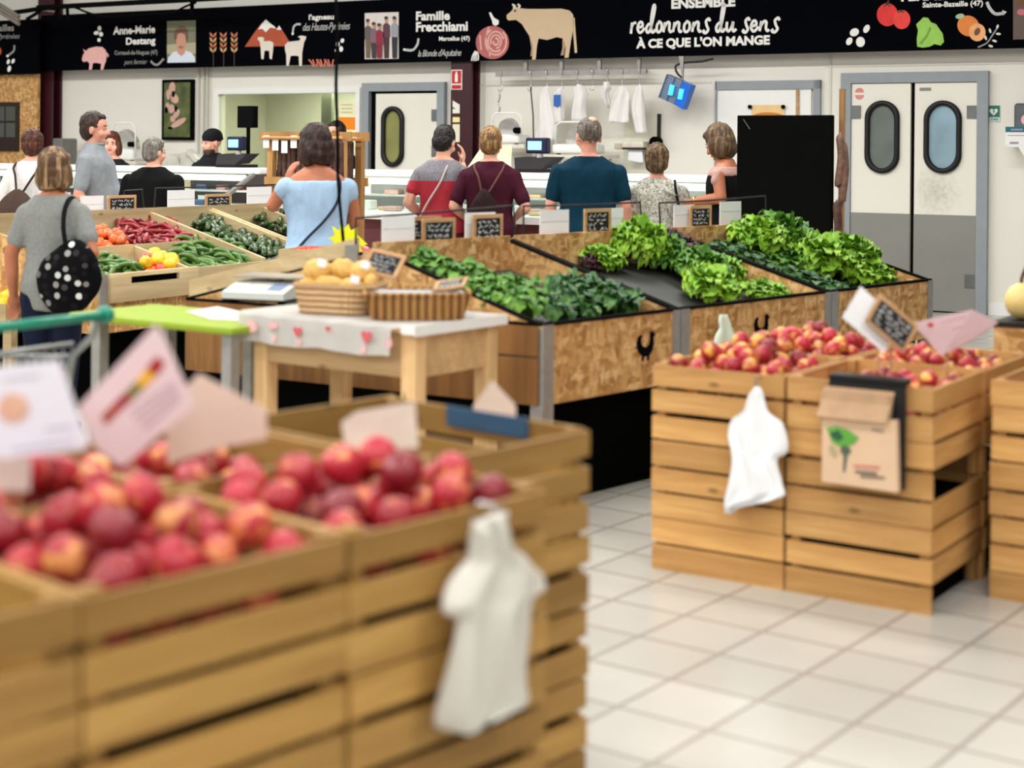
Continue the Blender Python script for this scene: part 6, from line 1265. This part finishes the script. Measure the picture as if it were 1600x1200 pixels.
for l in FR.values():
    for o in l: bpy.data.objects.remove(o)
# ------------------------------------------------------------------ people
PROF = [(.455, .070, .062, -.004), (.50, .100, .074, -.008), (.54, .104, .078, -.010), (.60, .090, .066, 0), (.66, .092, .066, .004), (.72, .102, .072, .004), (.77, .110, .068, 0), (.80, .108, .058, -.004), (.822, .090, .046, -.007), (.842, .064, .040, -.008), (.860, .040, .034, -.008)]
def prof(z):
    z = max(PROF[0][0], min(PROF[-1][0], z))
    for a, b in zip(PROF, PROF[1:]):
        if a[0] <= z <= b[0]:
            t = (z - a[0]) / (b[0] - a[0]); return tuple(a[i] + (b[i] - a[i]) * t for i in range(1, 4))
def torso(bm, H, z0, z1, inf, wide, lean, belly=0., n=20, steps=12, flare=0.):
    rs = []
    for i in range(steps + 1):
        z = z0 + (z1 - z0) * i / steps; x, y, o = prof(z); k = wide if z < .80 else wide + (1 - wide) * min(1, (z - .80) / .06)
        e = inf + flare * max(0, (.62 - z)) * H
        b = belly * math.exp(-((z - .59) / .075) ** 2)
        rs.append(ring(bm, (0, H * (o + b * .5) + lean * H * max(0, z - .52), H * z), (H * x * k + e, 0, 0), (0, H * (y * (.5 + .5 * k) + b * .5) + e, 0), n))
    loft(bm, rs)
def hand(bm, H, w, d, curl, side):
    """palm, four unequal bent fingers and a thumb leaving the side of the palm"""
    d = d.normalized(); s = d.cross(Vector((0, 0, 1)));
    if s.length < .2: s = Vector((0, 1, 0))
    s.normalize(); nn = s.cross(d).normalized(); L = H * .108; pc = w + d * L * .26
    ell(bm, pc, (L * .24, L * .30, L * .13), 10, 6, Matrix((s, d, nn)).transposed())
    for i, (o, ln) in enumerate(((-.17, .40), (-.06, .46), (.055, .43), (.165, .33))):
        a = w + d * L * .48 + s * L * o; q = (d * cos(curl) - nn * sin(curl)); b = a + q * L * ln * .55; q2 = (d * cos(curl * 2) - nn * sin(curl * 2)); cap(bm, a, b, .0088, .0082, 8); cap(bm, b, b + q2 * L * ln * .45, .0082, .0072, 8)
    a = w + d * L * .16 + s * side * L * .2; b = a + (d * .6 + s * side * .7 - nn * .3).normalized() * L * .24; cap(bm, a, b, .011, .0095, 8); cap(bm, b, b + (d * .9 + s * side * .2 - nn * .3).normalized() * L * .2, .0095, .0078, 8)
def skin_mat(name, a, b):
    t = NT(name); n = t.noise(t.coords((1, 1, 1)), 7, 3); t.b.inputs['Subsurface Weight'].default_value = .08; t.b.inputs['Subsurface Radius'].default_value = (.02, .008, .004)
    MATS[name] = t.done(t.ramp(n, [(.3, S(*a)), (.7, S(*b))]), .5, 0, .3); return MATS[name]
def hair_mat(name, a, b):
    t = NT(name); n = t.noise(t.coords((60, 60, 5)), 1.0, 3, .6, .3); big = t.noise(t.coords((38, 38, 3)), 1.0, 2)
    col = t.mix(t.ramp(big, [(.43, (0, 0, 0, 1)), (.60, (1, 1, 1, 1))]), t.ramp(n, [(.3, mul(S(*a), .7)), (.7, S(*a))]), t.ramp(n, [(.3, S(*a)), (.7, S(*b))]))
    t.bump(n, .6, .01); MATS[name] = t.done(col, .5, 0, .3); return MATS[name]
def cloth_mat(name, c, var=.1, sc=30, stretch=(1, 1, 1)):
    if name in MATS: return MATS[name]
    t = NT(name); v = t.coords(stretch); n = t.noise(v, sc, 3); w = t.noise(t.coords((6, 6, 2.2)), 1.0, 3, .5, .8)
    t.bump(w, .55, .06); MATS[name] = t.done(t.ramp(n, [(.3, mul(S(*c), 1 - var)), (.7, mul(S(*c), 1 + var))]), .85, 0, .15); return MATS[name]
m_iris = mat('eye_dark', (30, 22, 18), .2); m_lip = mat('lip', (150, 76, 70), .5); m_eyew = mat('eye_white', (176, 166, 158), .4)
m_shoe = mat('shoe_dark', (30, 28, 28), .6)
def person(label, px, topy, Y, yaw, skin, hair, hairstyle, top, topspec, bottom, arms, wide=1., lean=0., headyaw=0., headpitch=0., headroll=0., belly=0., extra=None, hscale=1., face=False, short=1.):
    """yaw 0 faces the back wall. topspec = (hem z, sleeve fraction of the upper arm, top z). arms = ((elbow), (wrist), curl) per side, in body heights"""
    base = P(px, topy, Y); H = base.z - .008; M = frame(base.x, base.y, 0, WANG + yaw); T = Thing('person', label, 'person', M); T.M = M; T.H = H
    hd = lambda p: Vector((p[0] * H, p[1] * H + lean * H * max(0, p[2] - .52), p[2] * H))
    NP = hd((0, -.004, .865)); R = (Matrix.Rotation(headyaw, 3, 'Z') @ Matrix.Rotation(-headpitch, 3, 'X') @ Matrix.Rotation(headroll, 3, 'Y'))
    def hp(x, y, z): return NP + R @ (Vector((x, y, z)) * H * hscale)       # head coordinates around the neck pivot
    rr = lambda *a: tuple(k * H * hscale for k in a)
    bm = BM(); torso(bm, H, .455, .858, 0, wide, lean, belly)
    cap(bm, hd((0, -.010, .81)), hp(0, -.004, .035), .034 * H, .032 * H, 14)
    ell(bm, hp(0, -.006, .078), rr(.0445, .054, .054), 18, 12, R); ell(bm, hp(0, .014, .040), rr(.034, .036, .040), 16, 10, R); ell(bm, hp(0, .034, .012), rr(.018, .014, .012), 10, 6, R)
    cap(bm, hp(0, .049, .066), hp(0, .058, .046), .0055 * H, .009 * H, 8)
    for s in (-1, 1):
        ell(bm, hp(s * .0455, -.004, .055), rr(.006, .012, .019), 8, 6, R); cap(bm, hp(s * .008, .048, .043), hp(s * .012, .046, .043), .006 * H, .004 * H, 6)
        ell(bm, hp(s * .026, .033, .042), rr(.014, .014, .014), 8, 6, R)
        sh = hd((s * (.106 + .100 * (wide - 1)), -.006, .784)); el, wr, curl = arms[0 if s < 0 else 1][:3]; e, w = hd(el), hd(wr)
        cap(bm, sh, e, (.029 * H) * (.7 + .3 * wide), .0245 * H, 12); cap(bm, e, e + (w - e) * .4, .0250 * H, .0245 * H, 12); cap(bm, e + (w - e) * .4, w, .0245 * H, .0165 * H, 12)
        hand(bm, H, w, (w - e) if len(arms[0 if s < 0 else 1]) < 4 else Vector(arms[0 if s < 0 else 1][3]), curl, -s)
        hip = Vector((s * .052 * H, -.006 * H, .49 * H)); kn = Vector((s * .054 * H, .006 * H, .28 * H)); an = Vector((s * .052 * H, -.012 * H, .045 * H))
        cap(bm, hip, kn, .056 * H, .036 * H, 12); cap(bm, kn, Vector((s * .054 * H, -.012 * H, .2 * H)), .036 * H, .036 * H, 12); cap(bm, Vector((s * .054 * H, -.012 * H, .2 * H)), an, .036 * H, .023 * H, 12); cap(bm, an, Vector((s * .06 * H, .07 * H, .022 * H)), .024 * H, .018 * H, 10)
    b = T.part('body', remesh(bm, .0085, 3), skin, smooth=True)
    # clothes
    hem, sl, tz = topspec; bm = BM(); torso(bm, H, hem, tz, .014, wide, lean, belly, flare=.02)
    for s in (-1, 1):
        el = hd(arms[0 if s < 0 else 1][0]); sh = hd((s * (.103 + .100 * (wide - 1)), -.006, .782)); k = min(1, sl)
        if sl > 0: cap(bm, sh, sh + (el - sh) * k, .029 * H * (.7 + .3 * wide) + .011, .0245 * H + .017 + .003 * (1 - k), 12)
        if sl > 1: w = hd(arms[0 if s < 0 else 1][1]); cap(bm, el, el + (w - el) * (sl - 1), .0245 * H + .015, .021 * H + .010, 12)
    nz = lambda c: .004 * noise.noise(Vector((c.x * 7, c.y * 7, c.z * 4 + px))) + .005 * noise.noise(Vector((c.x * 16, c.y * 16, c.z * 9 + px)))
    T.shirt = T.part('top', remesh(bm, .011, 4, nz), top, smooth=True)
    bm = BM(); torso(bm, H, .455, max(.56, hem + .03), .008, wide, 0, belly * .6); 
    for s in (-1, 1): cap(bm, (s * .052 * H, -.006 * H, .49 * H), (s * .054 * H, .004 * H, .28 * H), .058 * H + .008, .040 * H + .008, 12); cap(bm, (s * .054 * H, .004 * H, .28 * H), (s * .053 * H, -.012 * H, .07 * H * short), .040 * H + .008, .034 * H, 12)
    T.part('trousers', remesh(bm, .012, 3), bottom, smooth=True)
    for s in (-1, 1):
        bm = BM(); cap(bm, (s * .052 * H, -.03 * H, .024 * H), (s * .062 * H, .078 * H, .020 * H), .026 * H, .021 * H, 10)
        for v in bm.verts: v.co.z = max(.0, v.co.z)
        T.part('shoe', bm, m_shoe, smooth=True)
    # hair
    bm = BM(); st = hairstyle
    if st in ('short', 'bob', 'crop', 'curl', 'long'):
        e = {'short': .005, 'crop': .002, 'bob': .008, 'curl': .010, 'long': .008}[st]
        ell(bm, hp(0, -.014, .084), rr(.0445 + e, .050 + e, .052 + e), 20, 12, R)
        ell(bm, hp(0, -.026, .058 if st != 'crop' else .072), rr(.043 + e, .036 + e, (.046 if st != 'crop' else .034) + e), 18, 10, R)
        if st in ('short', 'curl'): ell(bm, hp(0, -.034, .036), rr(.034, .022, .026), 14, 8, R)
        if st in ('bob', 'long'):
            for s in (-1, 1): ell(bm, hp(s * .041, -.008, .042), rr(.021, .040, .050), 14, 8, R)
            ell(bm, hp(0, -.030, .030), rr(.054, .034, .040 if st == 'bob' else .05), 16, 10, R); ell(bm, hp(0, .020, .110), rr(.036, .028, .018), 14, 8, R)
        else: ell(bm, hp(0, .016, .112), rr(.034, .026, .016), 14, 8, R)
        if st in ('bob', 'long'): dsp = lambda c: .006 * noise.noise(Vector((c.x * 55, c.y * 55, c.z * 7))) + .003 * noise.noise(Vector((c.x * 120, c.y * 120, c.z * 14))) + .003 * noise.noise(c * 22)
        else: dsp = lambda c: (.008 if st == 'curl' else .005) * noise.noise(Vector((c.x * 48, c.y * 48, c.z * 26))) + .004 * noise.noise(c * 90)
        T.part('hair', remesh(bm, .0062, 1, dsp), hair, smooth=True)
    if st == 'beanie':
        ell(bm, hp(0, -.008, .092), rr(.051, .059, .048), 20, 12, R); ell(bm, hp(0, -.012, .076), rr(.051, .058, .018), 18, 8, R); T.part('beanie', remesh(bm, .008, 2), cloth_mat('beanie_black', (18, 18, 20)), smooth=True)
        bm = BM(); ell(bm, hp(0, .020, .014), rr(.0365, .036, .027), 14, 8, R); T.part('beard', remesh(bm, .007, 2, lambda c: .003 * noise.noise(c * 60)), hair, smooth=True)
    for s in (-1, 1):
        bm = BM(); ell(bm, hp(s * .0175, .0435, .066), rr(.0062, .0045, .0042), 8, 6, R); ey = T.part('eye', bm, m_eyew, smooth=True); bm = BM(); ell(bm, hp(s * .0175, .0474, .066), rr(.0042, .0022, .0040), 8, 6, R); T.part('iris', bm, m_iris, ey, smooth=True)
        bm = BM(); cap(bm, hp(s * .010, .0485, .0775), hp(s * .026, .042, .0775), .0022 * H, .0016 * H, 6); T.part('eyebrow', bm, hair, smooth=True)
    bm = BM(); ell(bm, hp(0, .046, .0275), rr(.013, .006, .0042), 10, 6, R); T.part('mouth', bm, m_lip, smooth=True)
    T.hp, T.hd = hp, hd; return T
REL = lambda s: ((s * .150, -.008, .635), (s * .155, .05, .49), .35)
FWD = lambda s: ((s * .150, -.012, .63), (s * .105, .125, .60), .5)
BENT = lambda s: ((s * .158, -.03, .625), (s * .07, .10, .585), .6)
sk1, sk2, sk3 = skin_mat('skin_fair', (206, 150, 126), (226, 174, 150)), skin_mat('skin_tanned', (162, 98, 68), (190, 122, 90)), skin_mat('skin_rosy', (204, 140, 118), (222, 164, 142))
h_bob = hair_mat('hair_streaked', (88, 60, 38), (188, 156, 112)); h_brown = hair_mat('hair_brown', (58, 34, 24), (98, 62, 42)); h_dark = hair_mat('hair_dark', (20, 14, 14), (40, 28, 26)); h_aub = hair_mat('hair_auburn', (62, 30, 18), (110, 58, 32)); h_grey = hair_mat('hair_grey', (104, 98, 90), (160, 152, 142)); h_blond = hair_mat('hair_blond', (112, 80, 44), (190, 150, 94)); h_lb = hair_mat('hair_light_brown', (78, 58, 38), (136, 108, 74)); h_salt = hair_mat('hair_salt', (84, 74, 66), (142, 130, 120))
navy = cloth_mat('trousers_navy', (18, 24, 44)); blk = cloth_mat('cloth_black', (9, 9, 10), .15)
def strap(T, pts, w, m, name='strap', r=None):
    bm = BM(); tube(bm, [Vector(p) * T.H for p in pts], r or w, 8, 5)
    for v in bm.verts: pass
    return bm
# 1 woman in grey with the polka dot bag
T = person('woman with a streaked bob and short sleeved grey top at the left, back turned', 84, 234, 8.45, radians(24), sk2, h_bob, 'bob', cloth_mat('top_grey', (132, 134, 130), .12, 60), (.44, .62, .846), navy, (((-.150, -.01, .63), (-.155, .03, .49), .35), ((.160, -.05, .645), (.10, .08, .60), .6)), .95, .04, radians(-14), radians(6), hscale=1.06)
H = T.H; B = Thing('shoulder_bag', 'black shoulder bag with white polka dots carried by the woman in grey', 'bag', T.M, (.1 * H, -.1 * H, .46 * H))
bm = BM(); ell(bm, (.105 * H, -.118 * H, .565 * H), (.118 * H, .048 * H, .13 * H), 28, 18)
for v in bm.verts:
    k = (v.co.z - .565 * H) / (.13 * H); v.co.x = .105 * H + (v.co.x - .105 * H) * (1 - .28 * max(0, k)) + .02 * k; v.co += Vector((.02 * noise.noise(v.co * 8), .012 * noise.noise(v.co * 9), .022 * noise.noise(v.co * 7)))
t = NT('polka_black'); vo = t.add('ShaderNodeTexVoronoi'); vo.inputs['Scale'].default_value = 19; vo.inputs['Randomness'].default_value = .6; t.link(t.coords((1, .4, 1)), vo.inputs['Vector']); sp = t.add('ShaderNodeSeparateColor'); t.link(vo.outputs['Color'], sp.inputs[0])
dots = t.ramp(sp.outputs[0], [(.3, S(22, 20, 24)), (.4, S(120, 112, 112)), (.75, S(176, 178, 170)), (1, S(222, 222, 222))]); m_polka = t.done(t.mix(t.ramp(vo.outputs['Distance'], [(.30, (1, 1, 1, 1)), (.36, (0, 0, 0, 1))]), S(5, 5, 7), dots), .8, 0, .1)
B.part('pouch', bm, m_polka, smooth=True)
bm = BM(); tube(bm, [Vector(p) * H for p in ((.10, -.135, .67), (.082, -.115, .74), (.072, -.075, .80), (.07, -.01, .836), (.08, .05, .80), (.10, .03, .72))], .013, 8, 5); B.part('strap', bm, blk, smooth=True)
# 2 woman with brown rucksack at the far left
T = person('woman in a white top with auburn hair and a brown rucksack at the far left', 50, 202, 13.0, radians(24), sk1, h_aub, 'curl', cloth_mat('top_white', (226, 222, 218)), (.46, .9, .848), blk, (BENT(-1), BENT(1)), 1.0, .03, radians(20), radians(8))
def rucksack(T, label, m, mp, w=.085, zc=.655, hh=.12, yo=-.13, dx=0.):
    H = T.H; B = Thing('rucksack', label, 'rucksack', T.M, (dx * H, yo * H, (zc - hh) * H)); bm = BM(); ell(bm, (dx * H, yo * H, zc * H), (w * H, .042 * H, hh * H), 20, 14)
    for v in bm.verts:
        k = (v.co.z / H - zc) / hh
        if k > 0: v.co.x = dx * H + (v.co.x - dx * H) * (1 - .45 * k * k)
        v.co += Vector((.008 * noise.noise(v.co * 14), .008 * noise.noise(v.co * 12), 0))
    B.part('pouch', bm, m, smooth=True); bm = BM(); ell(bm, (dx * H, (yo - .032) * H, (zc - .035) * H), (w * .62 * H, .022 * H, hh * .42 * H), 16, 10); B.part('front_pocket', bm, mp, smooth=True)
    for s in (-1, 1): bm = BM(); tube(bm, [Vector(p) * H for p in ((dx + s * .012, yo + .02, zc + hh * .75), (s * .045, -.090, .775), (s * .066, -.062, .815), (s * .072, -.005, .836), (s * .078, .06, .79), (s * .088, .085, .70), (s * .10, .06, .62))], .0095, 8, 5); B.part('shoulder_strap', bm, mp, smooth=True)
    return B
rucksack(T, 'brown rucksack on the back of the woman in white', cloth_mat('sack_brown', (74, 58, 50)), cloth_mat('sack_brown2', (60, 46, 40)), .105, .60, .115, -.125, -.02)
# 3 man in grey polo
T = person('big man in a grey polo shirt standing sideways at the left', 150, 177, 13.2, radians(-62), sk3, hair_mat('hair_darkbrown', (42, 28, 22), (72, 50, 38)), 'short', cloth_mat('polo_grey', (138, 142, 146), .06), (.475, .75, .868), cloth_mat('trousers_plum', (46, 34, 44)), (((-.158, -.02, .64), (-.15, .07, .52), .4), ((.160, -.03, .63), (.150, .07, .495), .4)), 1.22, .0, radians(0), radians(2), belly=.07, hscale=1.08)
bm = BM(); tube(bm, [T.hd((.048 * cos(a), .042 * sin(a) - .004, .858 + .006 * sin(a * 1.0))) for a in [2 * pi * i / 16 for i in range(17)]], .012, 8); T.part('collar', bm, MATS['polo_grey'], smooth=True)
# 4 man in black
person('man in a black shirt with short grey hair, seen from behind at the counter', 238, 214, 12.9, radians(14), sk1, h_grey, 'short', blk, (.45, .95, .855), blk, (((-.165, -.01, .64), (-.16, .09, .535), .5), BENT(1)), 1.3, .06, radians(-28), radians(6))
# 5 cashier
T = person('bearded cashier in a black beanie and black jacket behind the counter', 333, 204, 16.35, radians(180 + 24), sk3, hair_mat('beard_brown', (48, 32, 24), (78, 54, 40)), 'beanie', cloth_mat('jacket_black', (18, 18, 20), .15), (.46, 1.9, .872), blk, (FWD(-1), FWD(1)), 1.0, .0, radians(-48), radians(8), hscale=1.1)
bm = BM(); ell(bm, T.hp(.055, -.02, .045), (.03, .02, .03)); T.part('earphone', bm, m_black, smooth=True)
# 6 assistant
person('woman assistant with brown hair facing the camera behind the man in grey', 174, 207, 16.7, radians(180 + 20), sk3, h_aub, 'long', cloth_mat('apron_black', (20, 20, 22)), (.46, 1.0, .84), blk, (FWD(-1), FWD(1)), .9, 0, radians(12), radians(0), hscale=1.05)
# 7 assistant hidden behind rack
person('dark haired assistant mostly hidden behind the sausage rack', 524, 188, 16.2, radians(180), sk1, h_dark, 'short', cloth_mat('apron_black2', (24, 22, 24)), (.46, 1.0, .84), blk, (FWD(-1), FWD(1)), 1., 0, 0, 0)
# 8 woman in pale blue
T = person('woman in pale blue top and white trousers with one hand at her face', 497, 197, 9.6, radians(50), sk2, hair_mat('hair_chestnut', (40, 24, 20), (78, 52, 42)), 'bob', cloth_mat('top_pale_blue', (160, 190, 218), .05), (.47, .2, .806), cloth_mat('trousers_white', (222, 216, 212), .04), (((-.155, .03, .715), (-.084, .10, .792), .4, (.25, .1, 1)), ((.150, .03, .65), (.06, .12, .62), .6)), 1.12, .05, radians(22), radians(14), hscale=1.08)
H = T.H; bm = BM(); wr = T.hd((-.086, .098, .785)); 
tube(bm, [wr + Vector((.022 * cos(a), .020 * sin(a), .004 * cos(a))) * H / 1.3 for a in [2 * pi * i / 12 for i in range(13)]], .007, 6); single('wrist_watch', bm, m_white, 'white wrist watch of the woman in pale blue', 'watch', T.M)
B = Thing('shoulder_bag', 'thin dark strap and small bag across the back of the woman in pale blue', 'bag', T.M, (-.12 * H, 0, .45 * H)); bm = BM(); tube(bm, [Vector(p) * H for p in ((.075, .02, .828), (.07, -.055, .80), (.055, -.080, .735), (.01, -.086, .67), (-.06, -.088, .60), (-.115, -.075, .535), (-.14, -.03, .50))], .0085, 8, 5); B.part('strap', bm, cloth_mat('strap_navy', (42, 46, 62)), smooth=True); bm = BM(); ell(bm, (-.155 * H, .01 * H, .47 * H), (.025 * H, .06 * H, .06 * H), 14, 10); B.part('pouch', bm, MATS['strap_navy'], smooth=True)
# 9 woman in red and grey
t = NT('top_red_grey'); tc = t.add('ShaderNodeTexCoord'); sx = t.add('ShaderNodeSeparateXYZ'); t.link(tc.outputs['Object'], sx.inputs[0]); n = t.noise(t.coords((1, 1, 1)), 90, 2)
gt = t.add('ShaderNodeMath', operation='GREATER_THAN'); t.link(sx.outputs[2], gt.inputs[0]); gt.inputs[1].default_value = 1.30
t.bump(t.noise(t.coords((6, 6, 2)), 1, 3, .5, .8), .5, .05)
m_rg = t.done(t.mix(gt.outputs[0], t.ramp(n, [(.3, S(150, 26, 42)), (.7, S(172, 38, 54))]), t.ramp(n, [(.3, S(104, 102, 108)), (.7, S(136, 134, 140))])), .85)
T = person('woman with short dark hair in a grey and red top and dark red trousers', 691, 197, 12.9, radians(20), sk1, h_dark, 'short', m_rg, (.50, .55, .846), cloth_mat('trousers_dark_red', (92, 18, 30)), (((-.160, -.02, .64), (-.105, .09, .575), .6), ((.150, .0, .66), (.075, .09, .83), .5, (.1, .1, 1))), 1.04, .05, radians(-16), radians(20), hscale=1.07)
H = T.H; B = Thing('shoulder_bag', 'thin beige strap and small bag of the woman in grey and red', 'bag', T.M, (-.1 * H, .05 * H, .5 * H)); bm = BM(); tube(bm, [Vector(p) * H for p in ((.04, .03, .842), (.035, -.045, .815), (.01, -.082, .74), (-.045, -.088, .65), (-.085, -.078, .58), (-.115, -.02, .54))], .009, 8, 5); B.part('strap', bm, mat('strap_beige', (176, 160, 158), .7), smooth=True); bm = BM(); ell(bm, (-.125 * H, .05 * H, .535 * H), (.022 * H, .05 * H, .04 * H), 12, 8); B.part('pouch', bm, MATS['strap_beige'], smooth=True)
# 10 woman in maroon with rucksack
T = person('woman with short blond brown hair in a maroon shirt wearing a dark brown rucksack', 766, 201, 12.7, radians(25), sk1, h_blond, 'short', cloth_mat('shirt_maroon', (62, 18, 34), .12), (.48, .75, .852), cloth_mat('trousers_cream', (220, 212, 200), .05), (((-.168, -.02, .64), (-.11, .09, .57), .6), ((.172, -.03, .635), (.12, .09, .59), .6)), 1.1, .05, 0, radians(14), hscale=1.1)
rucksack(T, 'dark brown rucksack with crossed straps on the maroon shirt', cloth_mat('sack_dark', (36, 20, 22)), cloth_mat('sack_tan', (96, 62, 58)), .072, .60, .125, -.12, -.015)
# 11 man in teal
T = person('tall grey haired man in a dark teal t-shirt and navy trousers, seen from behind', 920, 188, 11.9, radians(30), sk3, h_salt, 'crop', cloth_mat('shirt_teal', (3, 44, 62), .08), (.50, .72, .853), cloth_mat('trousers_teal', (6, 26, 42)), (((-.160, -.012, .64), (-.145, .05, .50), .35), ((.160, -.012, .64), (.175, .05, .50), .35)), 1.24, .0, radians(12), radians(4), hscale=1.12)
bm = BM(); ell(bm, T.hp(.004, -.032, .117), tuple(k * T.H * 1.12 for k in (.022, .020, .019)), 14, 8); T.part('bald_patch', bm, sk1, smooth=True)
# 12 woman in beige pattern
t = NT('pattern_beige'); vo = t.noise(t.coords((1, 1, 1)), 42, 3, .6, 1.2); t.bump(t.noise(t.coords((6, 6, 2)), 1, 3, .5, .8), .5, .05); m_pat = t.done(t.ramp(vo, [(.36, S(118, 116, 104)), (.5, S(168, 168, 156)), (.62, S(206, 204, 192))]), .85)
T = person('woman with short brown hair in a beige patterned top', 1027, 228, 12.0, radians(24), sk3, h_lb, 'curl', m_pat, (.42, .62, .85), cloth_mat('trousers_beige', (170, 160, 146)), (((-.165, -.012, .635), (-.155, .06, .50), .4), ((.165, -.02, .64), (.14, .11, .585), .5)), 1.14, .0, radians(-8), radians(4), hscale=1.08)
H = T.H; B = Thing('shoulder_bag', 'black shoulder bag strap on the beige patterned top', 'bag', T.M, (.15 * H, .0, .5 * H)); bm = BM(); tube(bm, [Vector(p) * H for p in ((.085, .05, .81), (.085, .0, .838), (.088, -.055, .805), (.105, -.092, .72), (.125, -.092, .65), (.15, -.06, .58))], .010, 8, 5); B.part('strap', bm, blk, smooth=True); bm = BM(); ell(bm, (.165 * H, -.01 * H, .535 * H), (.03 * H, .07 * H, .06 * H), 14, 10); B.part('pouch', bm, blk, smooth=True)
# 13 woman at the right, half hidden by the black panel
T = person('tanned woman with brown hair holding a paper beside the black panel', 1140, 195, 11.75, radians(92), sk2, h_lb, 'bob', blk, (.44, .0, .815), blk, (((-.135, -.025, .695), (-.055, .125, .675), .6), ((.135, .0, .69), (.03, .13, .67), .6)), .98, .07, radians(-6), radians(26), hscale=1.08)
H = T.H; bm = BM(); torso(bm, H, .785, .825, .015, .98, .07); cap(bm, T.hd((-.11, -.006, .79)), T.hd((-.125, .0, .765)), .040, .036); cap(bm, T.hd((.11, -.006, .79)), T.hd((.125, .0, .765)), .040, .036); T.part('lace_shoulder', remesh(bm, .01, 3), mat('lace_pink', (176, 138, 128), .8, var=.15, scale=60), smooth=True)
c = T.hd((-.01, .215, .69)); bm = BM(); slab(bm, [c + Vector(v) for v in ((-.10, -.02, .02), (.06, .0, .0), (.07, .14, .05), (-.09, .12, .07))], (0, 0, .002)); single('paper_sheet', bm, m_paper, 'white paper held by the tanned woman beside the black panel', 'paper', T.M)
wr = T.hd((-.058, .118, .676)); bm = BM(); tube(bm, [wr + Vector((.034 * cos(a), .008 * sin(a), .034 * sin(a))) for a in [2 * pi * i / 12 for i in range(13)]], .006, 6); single('bracelet', bm, mat('gold', (206, 160, 80), .3, .8), 'gold bracelet on the wrist of the tanned woman', 'bracelet', T.M)
# cream cardboard standing on the counter behind the two women
c_ = [wx(x, y, 3.0) for x, y in ((727, 262), (752, 230), (800, 226), (798, 262))]; z_ = 1.362; c_[0].z = c_[3].z = z_
bm = BM(); slab(bm, c_, (0, .006, 0)); single('cardboard_sheet', bm, mat('leaf_cream', (224, 210, 170), .7), 'cream cardboard sheet standing on the counter behind the blond brown head', 'cardboard', W)
